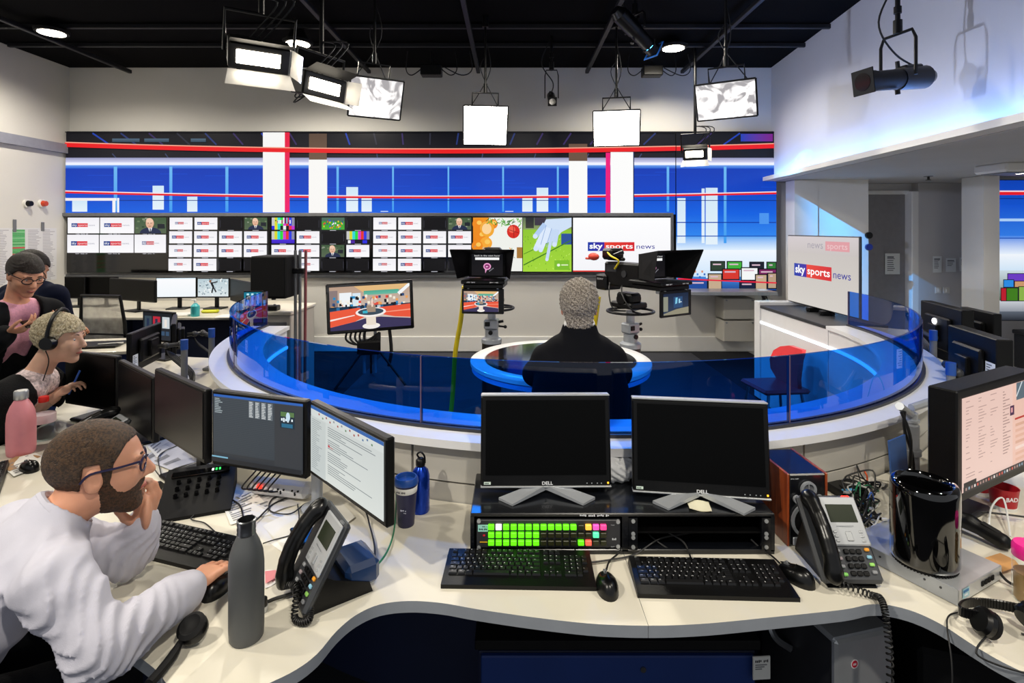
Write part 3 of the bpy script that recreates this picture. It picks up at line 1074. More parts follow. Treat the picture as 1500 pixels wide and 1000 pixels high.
for a in AR:
    c_, s_ = math.cos(R(a)), math.sin(R(a))
    MB().box((2.355 * c_, 2.355 * s_, 1.126), (.016, .006, .276), .001, rot=(0, 0, R(a))).build('glass_joint', mat('joint_pink', '#5a4a60', .4), ring)
MB().box((2.207, .6, .477), (.034, 1.19, .953)).build('inner_panel', 'ring_white', ring)
MB().box((2.186, .6, .811), (.008, 1.19, .022)).build('light_strip', 'led_white_strip', ring)
MB().box((2.43, .6, .97), (.5, 1.2, .03), .004).build('counter', 'dark_grey', ring)
MB().box((2.55, 1.26, .52), (.75, .12, 1.0), .006).build('end_post', 'ring_white', ring)
tag(struct(MB().arc((RC.x, RC.y), 0.0001, 2.185, PI, 2 * PI, .0, .004, 60).box((RC.x, 6.1, .002), (4.36, 3.36, .004)), 'floor_studio', 'studio_floor'))

# added lit panel imitating a reflection at the left end of the wall
t = thing('end_reflection', 'narrow upright panel imitating a teal and pink reflection at glass wall end', 'screen', (-2.13, 4.5, .99), R(8))
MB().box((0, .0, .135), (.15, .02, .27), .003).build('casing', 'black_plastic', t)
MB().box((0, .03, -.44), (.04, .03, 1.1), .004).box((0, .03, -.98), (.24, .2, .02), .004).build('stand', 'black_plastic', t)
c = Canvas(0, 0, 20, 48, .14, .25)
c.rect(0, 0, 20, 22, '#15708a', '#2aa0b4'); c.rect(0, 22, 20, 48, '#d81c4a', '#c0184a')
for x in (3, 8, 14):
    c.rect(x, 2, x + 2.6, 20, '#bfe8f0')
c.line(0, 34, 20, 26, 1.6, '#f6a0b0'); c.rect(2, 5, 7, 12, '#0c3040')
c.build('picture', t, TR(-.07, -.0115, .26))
t = thing('grey_cabinet', 'grey cabinet behind the left end of the glass wall', 'cabinet', (-2.40, 5.72, 0))
MB().box((0, 0, .46), (.42, .66, .92), .006).build('body', 'ring_panel', t)
MB().box((0, -.01, .935), (.46, .7, .03), .006).build('top', 'desk_laminate', t)
MB().box((0, -.335, .45), (.36, .012, .8), .004).build('door', 'mid_grey', t)
t = thing('control_box', 'small black box lying on the grey cabinet', 'device', (-2.42, 5.5, .95))
MB().box((0, 0, .025), (.14, .1, .05), .008).build('body', 'black_plastic', t)
MB().cyl((.03, 0, .05), (.03, 0, .062), .012).build('knob', 'mid_grey', t)

# ================================================================== anchor table
t = thing('anchor_table', 'round anchor table with black glass top and white rim', 'table', (.30, 3.42, 0))
MB().lathe([(.0, .925), (.545, .925), (.56, .935), (.56, .955), (.55, .962), (.475, .962), (.47, .955), (.0, .955)], 60).build('rim', 'ring_white', t)
MB().lathe([(.468, .9555), (.468, .9605), (.0, .9605)], 60).build('glass_top', 'gloss_black', t)
MB().lathe([(.33, 0), (.33, .05), (.2, .1), (.16, .4), (.22, .8), (.42, .92)], 40).build('pedestal', 'white_paint', t)
MB().lathe([(.43, .86), (.55, .9), (.55, .925), (.43, .925)], 60).build('light_ring', mat('table_blue', '#5fb4ee', .4), t)
# red chairs
def red_chair(loc, rz, label):
    t = thing('studio_chair', label, 'chair', loc, rz, 'red studio chairs')
    b = MB()
    prof = [(-.15, .0), (-.19, .08), (-.2, .16), (-.185, .24), (-.15, .28), (-.09, .3), (.09, .3), (.15, .28), (.185, .24), (.2, .16), (.19, .08), (.15, 0)]
    vs = []
    for y in (.2, .235):
        vs += [(x, y + .04 * (z / .34) - .12 * (x / .2) ** 2, .46 + z) for x, z in prof]
    n = len(prof)
    b.add(vs, [tuple(range(n)), tuple(range(n, 2 * n))[::-1]] + [(i, n + i, n + (i + 1) % n, (i + 1) % n) for i in range(n)])
    b.build('backrest', mat('chair_red', '#e0323a', .4, coat=.2), t)
    MB().box((0, .02, .44), (.4, .4, .04), .018).build('seat', 'chair_red', t)
    for sx in (-1, 1):
        for sy in (-1, 1):
            MB().cyl((sx * .15, .02 + sy * .14, .43), (sx * .2, .02 + sy * .2, 0), .012).build('leg', 'steel', t)
red_chair((2.2, 4.62, 0), R(-84), 'red moulded studio chair by the white inner wall')

# ================================================================== studio cameras
def set_picture(c, x0, y0, w, h):
    P = lambda a, b: (x0 + a * w, y0 + b * h)
    def rc(a, b, e, f, col, col2=None, **k):
        c.rect(*P(a, b), *P(e, f), col, col2, **k)
    rc(0, 0, 1, 1, '#b89a84', '#d8cfc8')
    c.poly([P(.3, 0), P(1, 0), P(.85, .14), P(.42, .16)], '#e2b87e')
    rc(.42, .12, .86, .22, '#4aa890', '#6ab8a0')
    c.poly([P(.84, .2), P(.98, .0), P(1, 0), P(1, .06), P(.87, .26)], '#f2f4f6')
    rc(.12, .14, .27, .5, '#eef3f6'); rc(.28, .16, .38, .5, '#d8e8f2'); rc(.0, .08, .1, .5, '#8a7a78')
    for k in range(70):
        a, b = random.uniform(0, .97), random.uniform(.2, .46)
        rc(a, b, a + .03, b + .06, random.choice(['#181820', '#e04a3a', '#f0ead8', '#e8a05a', '#2a4a7a', '#101018', '#f4f0ec', '#2a8ac0']), layer=0 if k else 1)
    rc(0, .46, 1, .58, '#14283c', '#204a6a')
    for k in range(20):
        a = random.uniform(0, .95)
        rc(a, .47, a + .04, .54, random.choice(['#0c141c', '#2a6a9a', '#18344a', '#c8d0d8']), layer=0 if k else 1)
    c.poly([P(0, .56), P(.36, .5), P(.45, .7), P(.3, .82), P(0, .92)], '#ea5a3c')
    c.poly([P(1, .48), P(.6, .52), P(.66, .7), P(.8, .76), P(1, .8)], '#e8563a')
    c.poly([P(0, .74), P(.3, .66), P(.3, .68), P(0, .78)], '#f6e4dc')
    c.poly([P(.66, .63), P(1, .6), P(1, .63), P(.66, .65)], '#f49a80')
    c.poly([P(.0, 1), P(.0, .92), P(.3, .82), P(.42, .76), P(.62, .74), P(.8, .78), P(1, .82), P(1, 1)], '#3a3458')
    c.disc(*P(.5, .94), .11 * w, .07 * h, '#f2ece6'); rc(.44, .7, .56, .92, '#e8dccc')
    c.disc(*P(.5, .62), .19 * w, .11 * h, '#f4eeea'); c.disc(*P(.5, .61), .16 * w, .08 * h, '#3a4a58')
    rc(.45, .46, .56, .62, '#a08c78'); rc(.51, .3, .53, .5, '#f4d8c8'); rc(.4, .58, .46, .64, '#38b0c8')

def studio_camera(loc, rz, label, second=False):
    t = thing('studio_camera', label, 'studio camera', loc, rz)
    MB().lathe([(.27, .03), (.27, .1), (.1, .14), (.0, .14)], 32).build('base', 'dark_grey', t)
    for k in range(3):
        a = 2 * PI * k / 3 + .5
        MB().cyl((.24 * math.cos(a), .24 * math.sin(a), .035), (.28 * math.cos(a), .28 * math.sin(a), .035), .035, n=14).build('wheel', 'rubber', t)
    MB().lathe([(.088, .14), (.088, .74), (.0, .74)], 28).build('pedestal_drum', mat('pedestal_brown', '#1b1413', .35), t)
    MB().lathe([(.092, .74), (.092, .775), (.07, .79), (.0, .79)], 28).build('drum_cap', 'silver_paint', t)
    b = MB().cyl((0, 0, .79), (0, 0, .86), .06, n=20).box((0, 0, .91), (.13, .11, .09), .012).cyl((0, 0, .95), (0, 0, 1.06), .037, n=20)
    b.build('column', 'silver_paint', t)
    for b in (MB().box((-.03, -.06, .915), (.045, .012, .04), .004), MB().cyl((.065, -.02, .93), (.11, -.02, .94), .012), MB().cyl((.065, .0, .89), (.12, 0, .885), .009).sph((.125, 0, .885), .016), MB().cyl((0, -.06, .84), (0, -.075, .84), .02)):
        b.build('lock_knob', 'black_plastic', t)
    b = MB().tube([(.2 * math.cos(2 * PI * i / 30), .2 * math.sin(2 * PI * i / 30), 1.055) for i in range(30)], .011, 8, closed=True)
    for k in range(3):
        a = 2 * PI * k / 3 + .3
        b.cyl((.04 * math.cos(a), .04 * math.sin(a), 1.055), (.2 * math.cos(a), .2 * math.sin(a), 1.055), .008)
    b.build('steering_ring', 'black_plastic', t)
    MB().box((0, .02, 1.11), (.2, .26, .05), .012).box((0, .02, 1.17), (.13, .2, .09), .02).cyl((-.1, .02, 1.16), (.1, .02, 1.16), .05, n=18).build('pan_head', 'black_plastic', t)
    cam_b = MB().box((0, .04, 1.37), (.15, .44, .21), .015).box((0, .28, 1.29), (.2, .14, .14), .015).box((0, .18, 1.5), (.05, .2, .03), .01).build('camera_body', 'black_plastic', t)
    MB().box((-.076, .16, 1.42), (.004, .13, .06)).cyl((-.075, .0, 1.38), (-.082, 0, 1.38), .03).build('side_panel', 'dark_grey', cam_b)
    c = Canvas(0, 0, 10, 3, .09, .022)
    c.text('SONY', .5, 2.6, 2.2, '#e8e8ea', 9)
    c.build('maker_mark', cam_b, TR(-.1005, .325, 1.33, rz=-PI / 2), False)
    MB().cyl((0, -.18, 1.43), (0, -.25, 1.43), .055, .06, 20).build('lens', 'black_satin', t)
    MB().box((-.02, .2, 1.545), (.17, .13, .1), .02).cyl((-.09, .12, 1.53), (.02, .12, 1.56), .02).build('viewfinder', 'black_satin', t)
    MB().sph((-.16, .3, 1.52), (.03, .07, .035), 12).box((-.16, .38, 1.5), (.02, .06, .02), .005).build('tally_cover', mat('tally_red', '#d8402c', .5), t)
    MB().tube([(-.1, .18, 1.56), (-.13, .1, 1.53), (-.1, .04, 1.49), (-.09, .1, 1.42)], .008, smooth=6).build('viewfinder_cable', 'cable_yellow', t)
    # prompter
    b = MB().box((0, -.34, 1.335), (.36, .36, .03), .006).box((0, -.34, 1.30), (.33, .32, .035), .006)
    b.build('prompter_screen', 'black_plastic', t)
    c = Canvas(0, 0, 30, 2.6, .3, .02)
    c.marks(2, 2, 7, 1.4, '#d8d8dc', 9); c.marks(21, 2, 7, 1.4, '#d8d8dc', 9)
    c.build('prompter_mark', t, TR(-.15, -.5215, 1.345), False)
    HO, HB, yo, yb = (.215, 1.36, 1.60), (.155, 1.365, 1.56), -.56, -.26
    hood = MB()
    for sx in (-1, 1):
        q = [(sx * HB[0], yb, HB[1]), (sx * HO[0], yo + .08, HO[1]), (sx * (HO[0] + .045), yo, HO[2]), (sx * HB[0], yb, HB[2])]
        hood.add(q + [(x + sx * .004, y, z) for x, y, z in q], [(0, 1, 2, 3), (7, 6, 5, 4), (0, 4, 5, 1), (1, 5, 6, 2), (2, 6, 7, 3), (3, 7, 4, 0)])
    q = [(-HB[0], yb, HB[2]), (HB[0], yb, HB[2]), (HO[0] + .045, yo, HO[2]), (-HO[0] - .045, yo, HO[2])]
    hood.add(q + [(x, y, z + .004) for x, y, z in q], [(0, 1, 2, 3), (7, 6, 5, 4), (0, 4, 5, 1), (1, 5, 6, 2), (2, 6, 7, 3), (3, 7, 4, 0)])
    hood.box((0, yb, 1.46), (.32, .006, .21))
    hood.build('hood', 'black_matt', t)
    c = Canvas(0, 0, 44, 30, .27, .185)
    c.rect(0, 0, 44, 30, '#101014', '#1a181a')
    c.text('back in the next hour', 4, 3.4, 2.0, '#f0f0f0', 36); c.rect(5, 5, 39, 8.4, '#f4f4f4')
    c.disc(22, 17.5, 5.4, 4.8, '#e8a0cc'); c.disc(22, 17.5, 3.8, 3.2, '#8a2a6a'); c.marks(20.2, 18.6, 3.6, 1.8, '#f6d8ea', 3)
    c.poly([(19, 21), (22, 21.6), (19.4, 27)], '#e8a0cc')
    for k in range(4):
        c.rect(25 + k * 1.6, 23 - k * 1.2, 26 + k * 1.6, 24.4 - k * 1.2, '#9a9aa4')
    c.build('prompter_glass', t, TR(-.135, yb - .006, 1.555))
    b = MB().box((0, -.50, 1.18), (.345, .028, .205), .006)
    cm = b.build('monitor', 'black_plastic', t)
    for x in (-.12, .12):
        MB().box((x, -.46, 1.27), (.02, .1, .03), .004).build('monitor_bracket', 'silver_paint', cm)
    c = Canvas(0, 0, 50, 29, .285, .165)
    if not second:
        set_picture(c, 0, 0, 50, 29)
    else:
        c.rect(0, 0, 50, 29, '#16243c', '#2a3a54'); c.rect(0, 4, 9, 24, '#8a8c7c'); c.rect(20, 5, 38, 20, '#2a4a72')
        c.poly([(24, 6), (28, 6), (27, 14), (23, 15)], '#7ac4e0'); c.rect(30, 8, 33, 14, '#9ad0e6'); c.rect(33, 12, 36, 13, '#e4ecf0')
        c.poly([(0, 29), (0, 27), (25, 22), (50, 20), (50, 29)], '#8f8a74')
    c.build('screen', cm, TR(-.155, -.5165, 1.2625))
    for q_ in ([(-.13, .12, 1.3), (-.2, .05, 1.2), (-.22, -.02, 1.1), (-.16, -.1, 1.08)], [(-.1, .0, 1.28), (-.19, -.1, 1.22), (-.2, -.2, 1.12), (-.1, -.22, 1.06)]):
        MB().tube(q_, .006, smooth=6).build('cable', 'cable_black', t)
    return t
c1 = studio_camera((-.185, 4.95, 0), R(-6), 'studio camera whose monitor shows the orange set')
c2 = studio_camera((1.03, 4.75, 0), R(32), 'studio camera turned sideways, its monitor showing dark blue', True)
for p, q, lab in (((-.43, 4.93, 1.25), (-.58, 5.2, .0), 'yellow cable hanging from the camera with orange-set monitor'), ((.79, 4.98, 1.15), (.66, 5.2, 0), 'yellow cable hanging from the sideways turned studio camera')):
    p, q = Vector(p), Vector(q)
    m = p.lerp(q, .5) + Vector((-.02, 0, 0))
    o = tag(MB().tube([p, p.lerp(m, .5) + Vector((.01, 0, 0)), m, q + Vector((.02, 0, .25)), q + Vector((0, 0, .025))], .022, 9, smooth=6).build('camera_cable', 'cable_yellow'), lab, 'cable')

# ================================================================== display on a floor stand
def floor_display():
    t = thing('floor_display', 'flat screen on a black floor stand showing the orange studio set', 'display', Q(543, 449, 6.2).xy.to_3d(), R(14))
    zc = EYE - (449 - HY) * 6.2 / F
    M = Matrix.Translation((0, 0, zc)) @ Matrix.Rotation(R(-2), 4, 'Y')
    MB(M).box((0, 0, 0), (.955, .05, .56), .012).build('casing', 'gloss_black', t)
    c = Canvas(0, 0, 100, 56, .88, .485)
    set_picture(c, 0, 0, 100, 56)
    c.build('screen', t, M @ TR(-.44, -.027, .245))
    b = MB()
    for x in (-.07, .05):
        MB().cyl((x, .06, zc), (x, .06, .12), .018).build('pole', 'silver_paint', t)
    MB().box((-.02, .06, .42), (.26, .16, .16), .02).build('equipment_box', 'black_plastic', t)
    MB().box((-.02, .05, zc - .05), (.3, .06, .3), .01).build('bracket', 'black_plastic', t)
    for sx, sy in ((-1, -.6), (1, -.6), (0, 1)):
        MB().cyl((0, .06, .5), (sx * .38, .06 + sy * .4, .02), .014).build('leg', 'black_plastic', t)
    for k in range(5):
        x = -.22 + k * .05
        MB().tube([(x, .05, zc - .2), (x - .05, .02, zc - .36), (x + .1, .0, zc - .42 - .02 * k), (.1, .03, zc - .3)], .012, smooth=6).build('cable', 'cable_black', t)
    MB().tube([(.2, .05, zc - .2), (.23, .0, zc - .5), (.2, 0, .2)], .02, smooth=5).build('cable', 'cable_black', t)
floor_display()

# speaker cabinet clamped to a pole stand
t = thing('speaker_stand', 'bundle of tall grey poles holding the black speaker cabinet', 'stand', (-2.06, 5.32, 0))
for x in (-.05, -.005, .04):
    MB().cyl((x, 0, .02), (x, .03 * (x > 0), 1.56), .014).build('pole', 'mid_grey' if x < .03 else mat('pole_red', '#8a4a50', .4), t)
MB().box((.0, -.02, .01), (.2, .3, .02), .005).build('foot_plate', 'dark_grey', t)
MB().box((-.04, 0, 1.36), (.16, .05, .05), .008).build('clamp', 'black_plastic', t)
t = thing('speaker_cabinet', 'large black speaker cabinet fixed high on grey poles', 'speaker', (-2.302, 5.32, 1.11))
MB().box((0, 0, .2), (.34, .34, .4), .012).build('cabinet', 'black_matt', t)
MB().box((0, -.172, .2), (.3, .006, .36), .004).build('grille', mat('grille_cloth', '#0e0e10', .9, bump=.4, bs=500), t)
for x in (-.1, -.02):
    MB().cyl((x, 0, -.03), (x, 0, .0), .02).build('foot', 'dark_grey', t)

# counter, wall cabinet and cables under the tall LED section
tag(MB().box((2.95, 7.6, .895), (1.26, .5, .05), .006).build('wall_counter', 'silver_paint'), 'narrow grey counter below the tall video wall section', 'counter')
t = thing('wall_box', 'white two-part equipment box hanging on wall below counter', 'cabinet', (3.15, 7.72, .2))
for z in (.15, .46):
    MB().box((0, 0, z), (.44, .32, .29), .01).build('door', 'ring_panel', t)
    for sx in (-1, 1):
        MB().cyl((sx * .18, -.16, z + .12), (sx * .18, -.17, z + .12), .012, n=8).build('lock', 'steel', t)
t = thing('cable_loom', 'loose bundle of black and green cables hanging from the grey counter', 'cable bundle', (3.44, 7.45, 0))
for k, cm in enumerate(['cable_black'] * 7 + ['cable_green'] * 2 + ['cable_yellow', 'cable_black', 'cable_black']):
    x, y = random.uniform(-.05, .05), random.uniform(-.05, .05)
    MB().tube([(x, y, .9), (x + random.uniform(-.08, .08), y - .02, .6), (x + random.uniform(-.1, .12), y, .35), (x + random.uniform(-.16, .12), y - .05, .02)], .009, 6, smooth=5).build('cable', cm, t)
t = thing('glass_jar', 'clear square jar standing on the end of inner wall', 'jar', (2.60, 5.68, 1.02))
MB().box((0, 0, .055), (.13, .13, .11), .02).build('body', 'clear_plastic', t)
MB().box((0, 0, .115), (.1, .1, .012), .004).build('lid', 'clear_plastic', t)

# display standing on the right counter
t = thing('counter_display', 'slim display with large news logo standing on the curved wall counter', 'display', (2.86, 5.06, .9865), R(-90))
MB().box((0, 0, .38), (1.17, .022, .68), .006).build('casing', 'dark_grey', t)
c = Canvas(0, 0, 116, 66, 1.15, .66)
c.rect(0, 0, 116, 66, '#c3bcb8', '#d2cdc6'); c.rect(0, 0, 116, 16, '#d0c8ca', '#c6bfbc')
c.text('news', 38, 11, 7, '#a49ea8', 26); c.rect(68, 4, 104, 12.5, '#dc9aa0'); c.text('sports', 71, 10.6, 5.4, '#e8c4c6', 30)
logo(c, 13, 27, 94, 12.5)
c.build('screen', t, TR(-.575, -.0125, .71))
for x in (-.12, .1):
    MB().box((x, 0, .02), (.06, .12, .04), .006).cyl((x, -.06, .02), (x, -.064, .02), .018).build('foot', 'black_plastic', t)
MB().box((0, .03, .1), (.3, .03, .16), .006).build('bracket', 'black_plastic', t)

# ================================================================== hanging lights
def hang(t, M, top, back):
    """suspension rod from the fitting's yoke to the rail above"""
    return None

def softbox(c, tgt, w, h, dep, label, face, group, crinkle=False):
    c = Vector(c)
    t = thing('softbox_light', label, 'studio light', c, 0, group)
    y = (Vector(tgt) - c).normalized()                # beam
    x = y.cross(Vector((0, 0, 1))).normalized()
    z = x.cross(y)
    M = Matrix(((x[0], y[0], z[0], 0), (x[1], y[1], z[1], 0), (x[2], y[2], z[2], 0), (0, 0, 0, 1)))
    bw, bh = w * .62, h * .5
    f = [(-w / 2, 0, -h / 2), (w / 2, 0, -h / 2), (w / 2, 0, h / 2), (-w / 2, 0, h / 2)]
    k = [(-bw / 2, -dep, -bh / 2), (bw / 2, -dep, -bh / 2), (bw / 2, -dep, bh / 2), (-bw / 2, -dep, bh / 2)]
    b = MB(M).add(f + k, [(0, 1, 5, 4), (1, 2, 6, 5), (2, 3, 7, 6), (3, 0, 4, 7), (4, 5, 6, 7)])
    b.build('hood', mat('softbox_cloth', '#2c2a28', .8, bump=.3, bs=20), t, 20)
    MB(M).add([(p[0] * .985, .004, p[2] * .985) for p in f], [(0, 3, 2, 1)]).build('diffuser', face, t)
    b = MB(M)
    for i in range(4):
        b.cyl(f[i], f[(i + 1) % 4], .009, n=8)
    b.build('edge_band', 'black_matt', t)
    MB(M).box((0, -dep - .03, 0), (bw * .9, .07, bh * .9), .012).build('lamp_housing', 'black_plastic', t)
    zt = z * (h / 2)
    yk = [M @ Vector((-w * .3, -dep * .6, h * .36)), M @ Vector((-w * .3, -dep * .6, h * .5 + .1)), M @ Vector((w * .3, -dep * .6, h * .5 + .1)), M @ Vector((w * .3, -dep * .6, h * .36))]
    MB().tube(yk, .009).build('yoke', 'black_plastic', t)
    m = (yk[1] + yk[2]) / 2
    top = Vector((m.x, m.y, ZC - c.z))
    MB().cyl(m, top, .013).cyl(m, m + Vector((0, 0, .1)), .022).cyl(top - Vector((0, 0, .12)), top, .035).build('rod', 'black_plastic', t)
    for s in (-1, 1):
        MB().tube([m + Vector((0, 0, .5 + .1 * s)), m + Vector((.05 * s, .03, .25)), M @ Vector((s * w * .33, -dep, h * .3))], .005, 6, smooth=6).build('cable', 'cable_black', t)
    return t

def crinkle_mat():
    m = emis('softbox_crinkle', '#fffaf2', 1.0)
    nt = m.node_tree
    b = nt.nodes['Principled BSDF']
    tc = nt.nodes.new('ShaderNodeTexCoord')
    n = nt.nodes.new('ShaderNodeTexNoise')
    n.inputs['Scale'].default_value = 5
    n.inputs['Distortion'].default_value = 1.6
    r = nt.nodes.new('ShaderNodeValToRGB')
    r.color_ramp.elements[0].position, r.color_ramp.elements[1].position = .40, .62
    r.color_ramp.elements[0].color, r.color_ramp.elements[1].color = (.40, .38, .39, 1), (2.0, 1.95, 1.9, 1)
    nt.links.new(tc.outputs['Object'], n.inputs['Vector'])
    nt.links.new(n.outputs['Fac'], r.inputs['Fac'])
    nt.links.new(r.outputs['Color'], b.inputs['Emission Color'])
    return m
crinkle_mat()
AN = (.33, 2.9, 1.2)
softbox(Q(711, 184, 6.0), (.1, 2.4, 1.0), .48, .44, .26, 'glowing white softbox hanging over the fruit picture monitor', 'softbox_face', 'softboxes hung from the studio ceiling')
softbox(Q(903, 188, 6.0), (.5, 2.4, 1.0), .50, .40, .26, 'glowing white softbox hanging over the large logo monitor', 'softbox_face', 'softboxes hung from the studio ceiling')
softbox(Q(1063, 147, 5.0), (.0, 1.6, .9), .52, .34, .25, 'softbox with crinkled silver front near the right wall corner', 'softbox_crinkle', 'softboxes hung from the studio ceiling')
softbox(Q(551, 144, 5.0), (.6, 1.4, 1.2), .48, .36, .3, 'softbox with crinkled silver front beside the long lamp bank', 'softbox_crinkle', 'softboxes hung from the studio ceiling')

def lamp_bank(c, tgt, w, h, label, n=2):
    c = Vector(c)
    t = thing('lamp_bank', label, 'studio light', c)
    y = (Vector(tgt) - c).normalized()
    x = y.cross(Vector((0, 0, 1))).normalized()
    z = x.cross(y)
    M = Matrix(((x[0], y[0], z[0], 0), (x[1], y[1], z[1], 0), (x[2], y[2], z[2], 0), (0, 0, 0, 1)))
    MB(M).box((0, -.1, 0), (w, .16, h), .012).build('housing', 'black_plastic', t)
    MB(M).box((.03 * w, -.015, 0), (w * .7, .012, h * .5), .003).build('tube_panel', 'lamp_face', t)
    b = MB(M)
    b.add([(-w / 2, -.02, -h / 2), (w / 2, -.02, -h / 2), (w / 2 + .02, .11, -h / 2 - .05), (-w / 2 - .02, .11, -h / 2 - .05)], [(0, 1, 2, 3)])
    b.add([(-w / 2, -.02, -h / 2), (-w / 2, -.02, h / 2), (-w / 2 - .05, .09, h / 2), (-w / 2 - .05, .09, -h / 2)], [(0, 1, 2, 3)])
    b.build('barn_door', mat('barn_white', '#e8e6e2', .3), t)
    MB(M).add([(-w / 2, -.02, h / 2), (w / 2, -.02, h / 2), (w / 2, .1, h / 2 + .06), (-w / 2, .1, h / 2 + .06)], [(0, 1, 2, 3)]).build('barn_door', 'black_matt', t)
    yk = [M @ Vector((-w / 2 - .02, -.1, 0)), M @ Vector((-w / 2 - .02, -.12, h / 2 + .16)), M @ Vector((w / 2 + .02, -.12, h / 2 + .16)), M @ Vector((w / 2 + .02, -.1, 0))]
    MB().tube(yk, .012).build('yoke', 'black_plastic', t)
    m = (yk[1] + yk[2]) / 2
    MB().cyl(m, Vector((m.x, m.y, ZC - c.z)), .018).build('rod', 'black_plastic', t)
    for k in range(3):
        MB().tube([m + Vector((.04 * k, 0, .1)), m + Vector((.12 + .05 * k, -.06, .03)), M @ Vector((w * .3, -.2, -h * .2 - .05 * k)), M @ Vector((w * .1, -.2, -h * .5))], .006, 6, smooth=6).build('cable', 'cable_black', t)
lamp_bank(Q(382, 88, 3.4), (-.5, 1.6, 1.4), .36, .17, 'long lamp bank with white barn doors near the left of the lights')
lamp_bank(Q(480, 128, 4.25), (1.8, 2.3, 2.1), .41, .18, 'lamp bank turned sideways between long bank and crinkled softbox')
lamp_bank(Q(1018, 226, 6.9), (.6, 2.6, 1.2), .3, .16, 'small lamp on a long rod in front of tall video wall')

def profile_spot(c, aim, label, size=1., yoke=.22, gel=None, beam=None, hollow=False):
    c = Vector(c)
    t = thing('profile_spotlight', label, 'spotlight', c)
    y = (Vector(aim) - c).normalized()
    x = y.cross(Vector((0, 0, 1))).normalized()
    z = x.cross(y)
    M = Matrix(((x[0], y[0], z[0], 0), (x[1], y[1], z[1], 0), (x[2], y[2], z[2], 0), (0, 0, 0, 1))) @ Matrix.Scale(size, 4)
    MB(M).cyl((0, .0, 0), (0, .22, 0), .072, .068, 18, not hollow).cyl((0, .22, 0), (0, .3, 0), .075, .075, 18, not hollow).build('lens_tube', 'black_plastic', t)
    MB(M).cyl((0, -.24, 0), (0, .0, 0), .082, .078, 18).box((0, -.12, .07), (.08, .16, .04), .01).cyl((0, -.3, 0), (0, -.24, 0), .05, .078, 18).build('lamp_body', 'black_satin', t)
    MB(M).cyl((.03, -.05, .08), (.03, -.05, .13), .014).cyl((-.03, .05, -.08), (-.03, .05, -.11), .016).build('knob', 'black_plastic', t)
    if hollow:
        b = MB(M)
        for sx, sz, w_, h_ in ((-.083, 0, .02, .19), (.083, 0, .02, .19), (0, .085, .15, .02), (0, -.085, .15, .02)):
            b.box((sx, .305, sz), (w_, .008, h_), .002)
        b.build('gel_frame', gel, t)
    else:
        MB(M).box((0, .305, 0), (.17, .008, .17), .003).build('gel_frame', gel or 'black_matt', t)
        MB(M).cyl((0, .304, 0), (0, .312, 0), .06, n=18).build('lens', 'gloss_black', t)
    w = .13 * size
    yk = [x * -w, x * -w + Vector((0, 0, yoke * .8)), x * -w * .8 + Vector((0, 0, yoke)), x * w * .8 + Vector((0, 0, yoke)), x * w + Vector((0, 0, yoke * .8)), x * w]
    MB().tube(yk, .011 * size).build('yoke', 'black_plastic', t)
    MB().cyl((0, 0, yoke), (0, 0, ZC - c.z), .017).cyl((0, 0, yoke), (0, 0, yoke + .1), .03).cyl((0, 0, yoke + .15), (0, 0, yoke + .2), .026).build('rod', 'black_plastic', t)
    MB().tube([Vector((0, 0, yoke + .4)), Vector((-.12, .03, yoke + .1)), Vector((.02, .05, yoke * .6)), M @ Vector((0, -.26, .04))], .007, 6, smooth=7).build('cable', 'cable_black', t)
    return M
profile_spot(Q(1315, 116, 4.0), (0.6, 3.4, 2.55), 'black profile spotlight in a wide yoke before the right wall', 1.05, .33)
MG = profile_spot(Q(930, 45, 5.4), (4.56, 7.5, 1.45), 'profile spotlight with a blue gel frame up against the ceiling rails', 1.0, .16, mat('gel_blue', '#1c5aa8', .4), hollow=True)
profile_spot(Q(808, 144, 6.6), (.4, 2.0, 1.2), 'small black spotlight in square yoke between the white softboxes', .62, .34)
SP = Q(930, 45, 5.4) + MG @ Vector((0, .03, 0))
spot('blue_gel_beam', SP, (4.56, 7.5, 1.45), 3200, (.05, .40, 1.0), 23, .2, .012)
gel = [o for o in bpy.data.objects if o.name.startswith('profile_spotlight') and 'blue gel' in o.get('label', '')][0]
for xb, sd in ((4.2, 1), (4.89, -1)):               # unseen blades added inside the profile spotlight to cut its blue beam
    q = (Vector((xb, 7.5, 1.4)) - SP).normalized()
    side = q.cross(Vector((0, 0, 1))).normalized() * -sd
    a0 = SP + q * .2 - gel.location
    up = Vector((0, 0, .045))
    MB().add([a0 - up, a0 + up, a0 + side * .07 + up, a0 + side * .07 - up] + [v + q * .003 for v in (a0 - up, a0 + up, a0 + side * .07 + up, a0 + side * .07 - up)], [(0, 1, 2, 3), (7, 6, 5, 4), (0, 4, 5, 1), (2, 6, 7, 3), (1, 5, 6, 2), (0, 3, 7, 4)]).build('added_shutter', 'black_matt', gel)
LB = Q(382, 88, 3.4) + Vector((.12, -.05, -.12))
spot('lamp_bank_beam', LB, (3.5, 5.0, 3.25), 300, (.64, .72, 1.0), 62, .5, .05)
for k, (px, py, d) in enumerate(((632, 104, 6.9), (955, 105, 7.3))):
    t = thing('junction_box', ('black power box under ceiling between the glowing and crinkled softboxes', 'black power box under ceiling beside the right crinkled softbox')[k], 'power box', Q(px, py, d))
    MB().box((0, 0, .0), (.26, .16, .13), .01).build('body', 'black_plastic', t)
    MB().cyl((0, 0, .06), (0, 0, ZC - .1 - t.location.z), .012).build('rod', 'black_plastic', t)
    for s in (-1, 1, 1.6):
        MB().tube([(.1 * s, 0, .05), (.24 * s, -.03, -.06), (.32 * s, 0, .02), (.3 * s, 0, .25)], .007, 6, smooth=6).build('cable', 'cable_black', t)
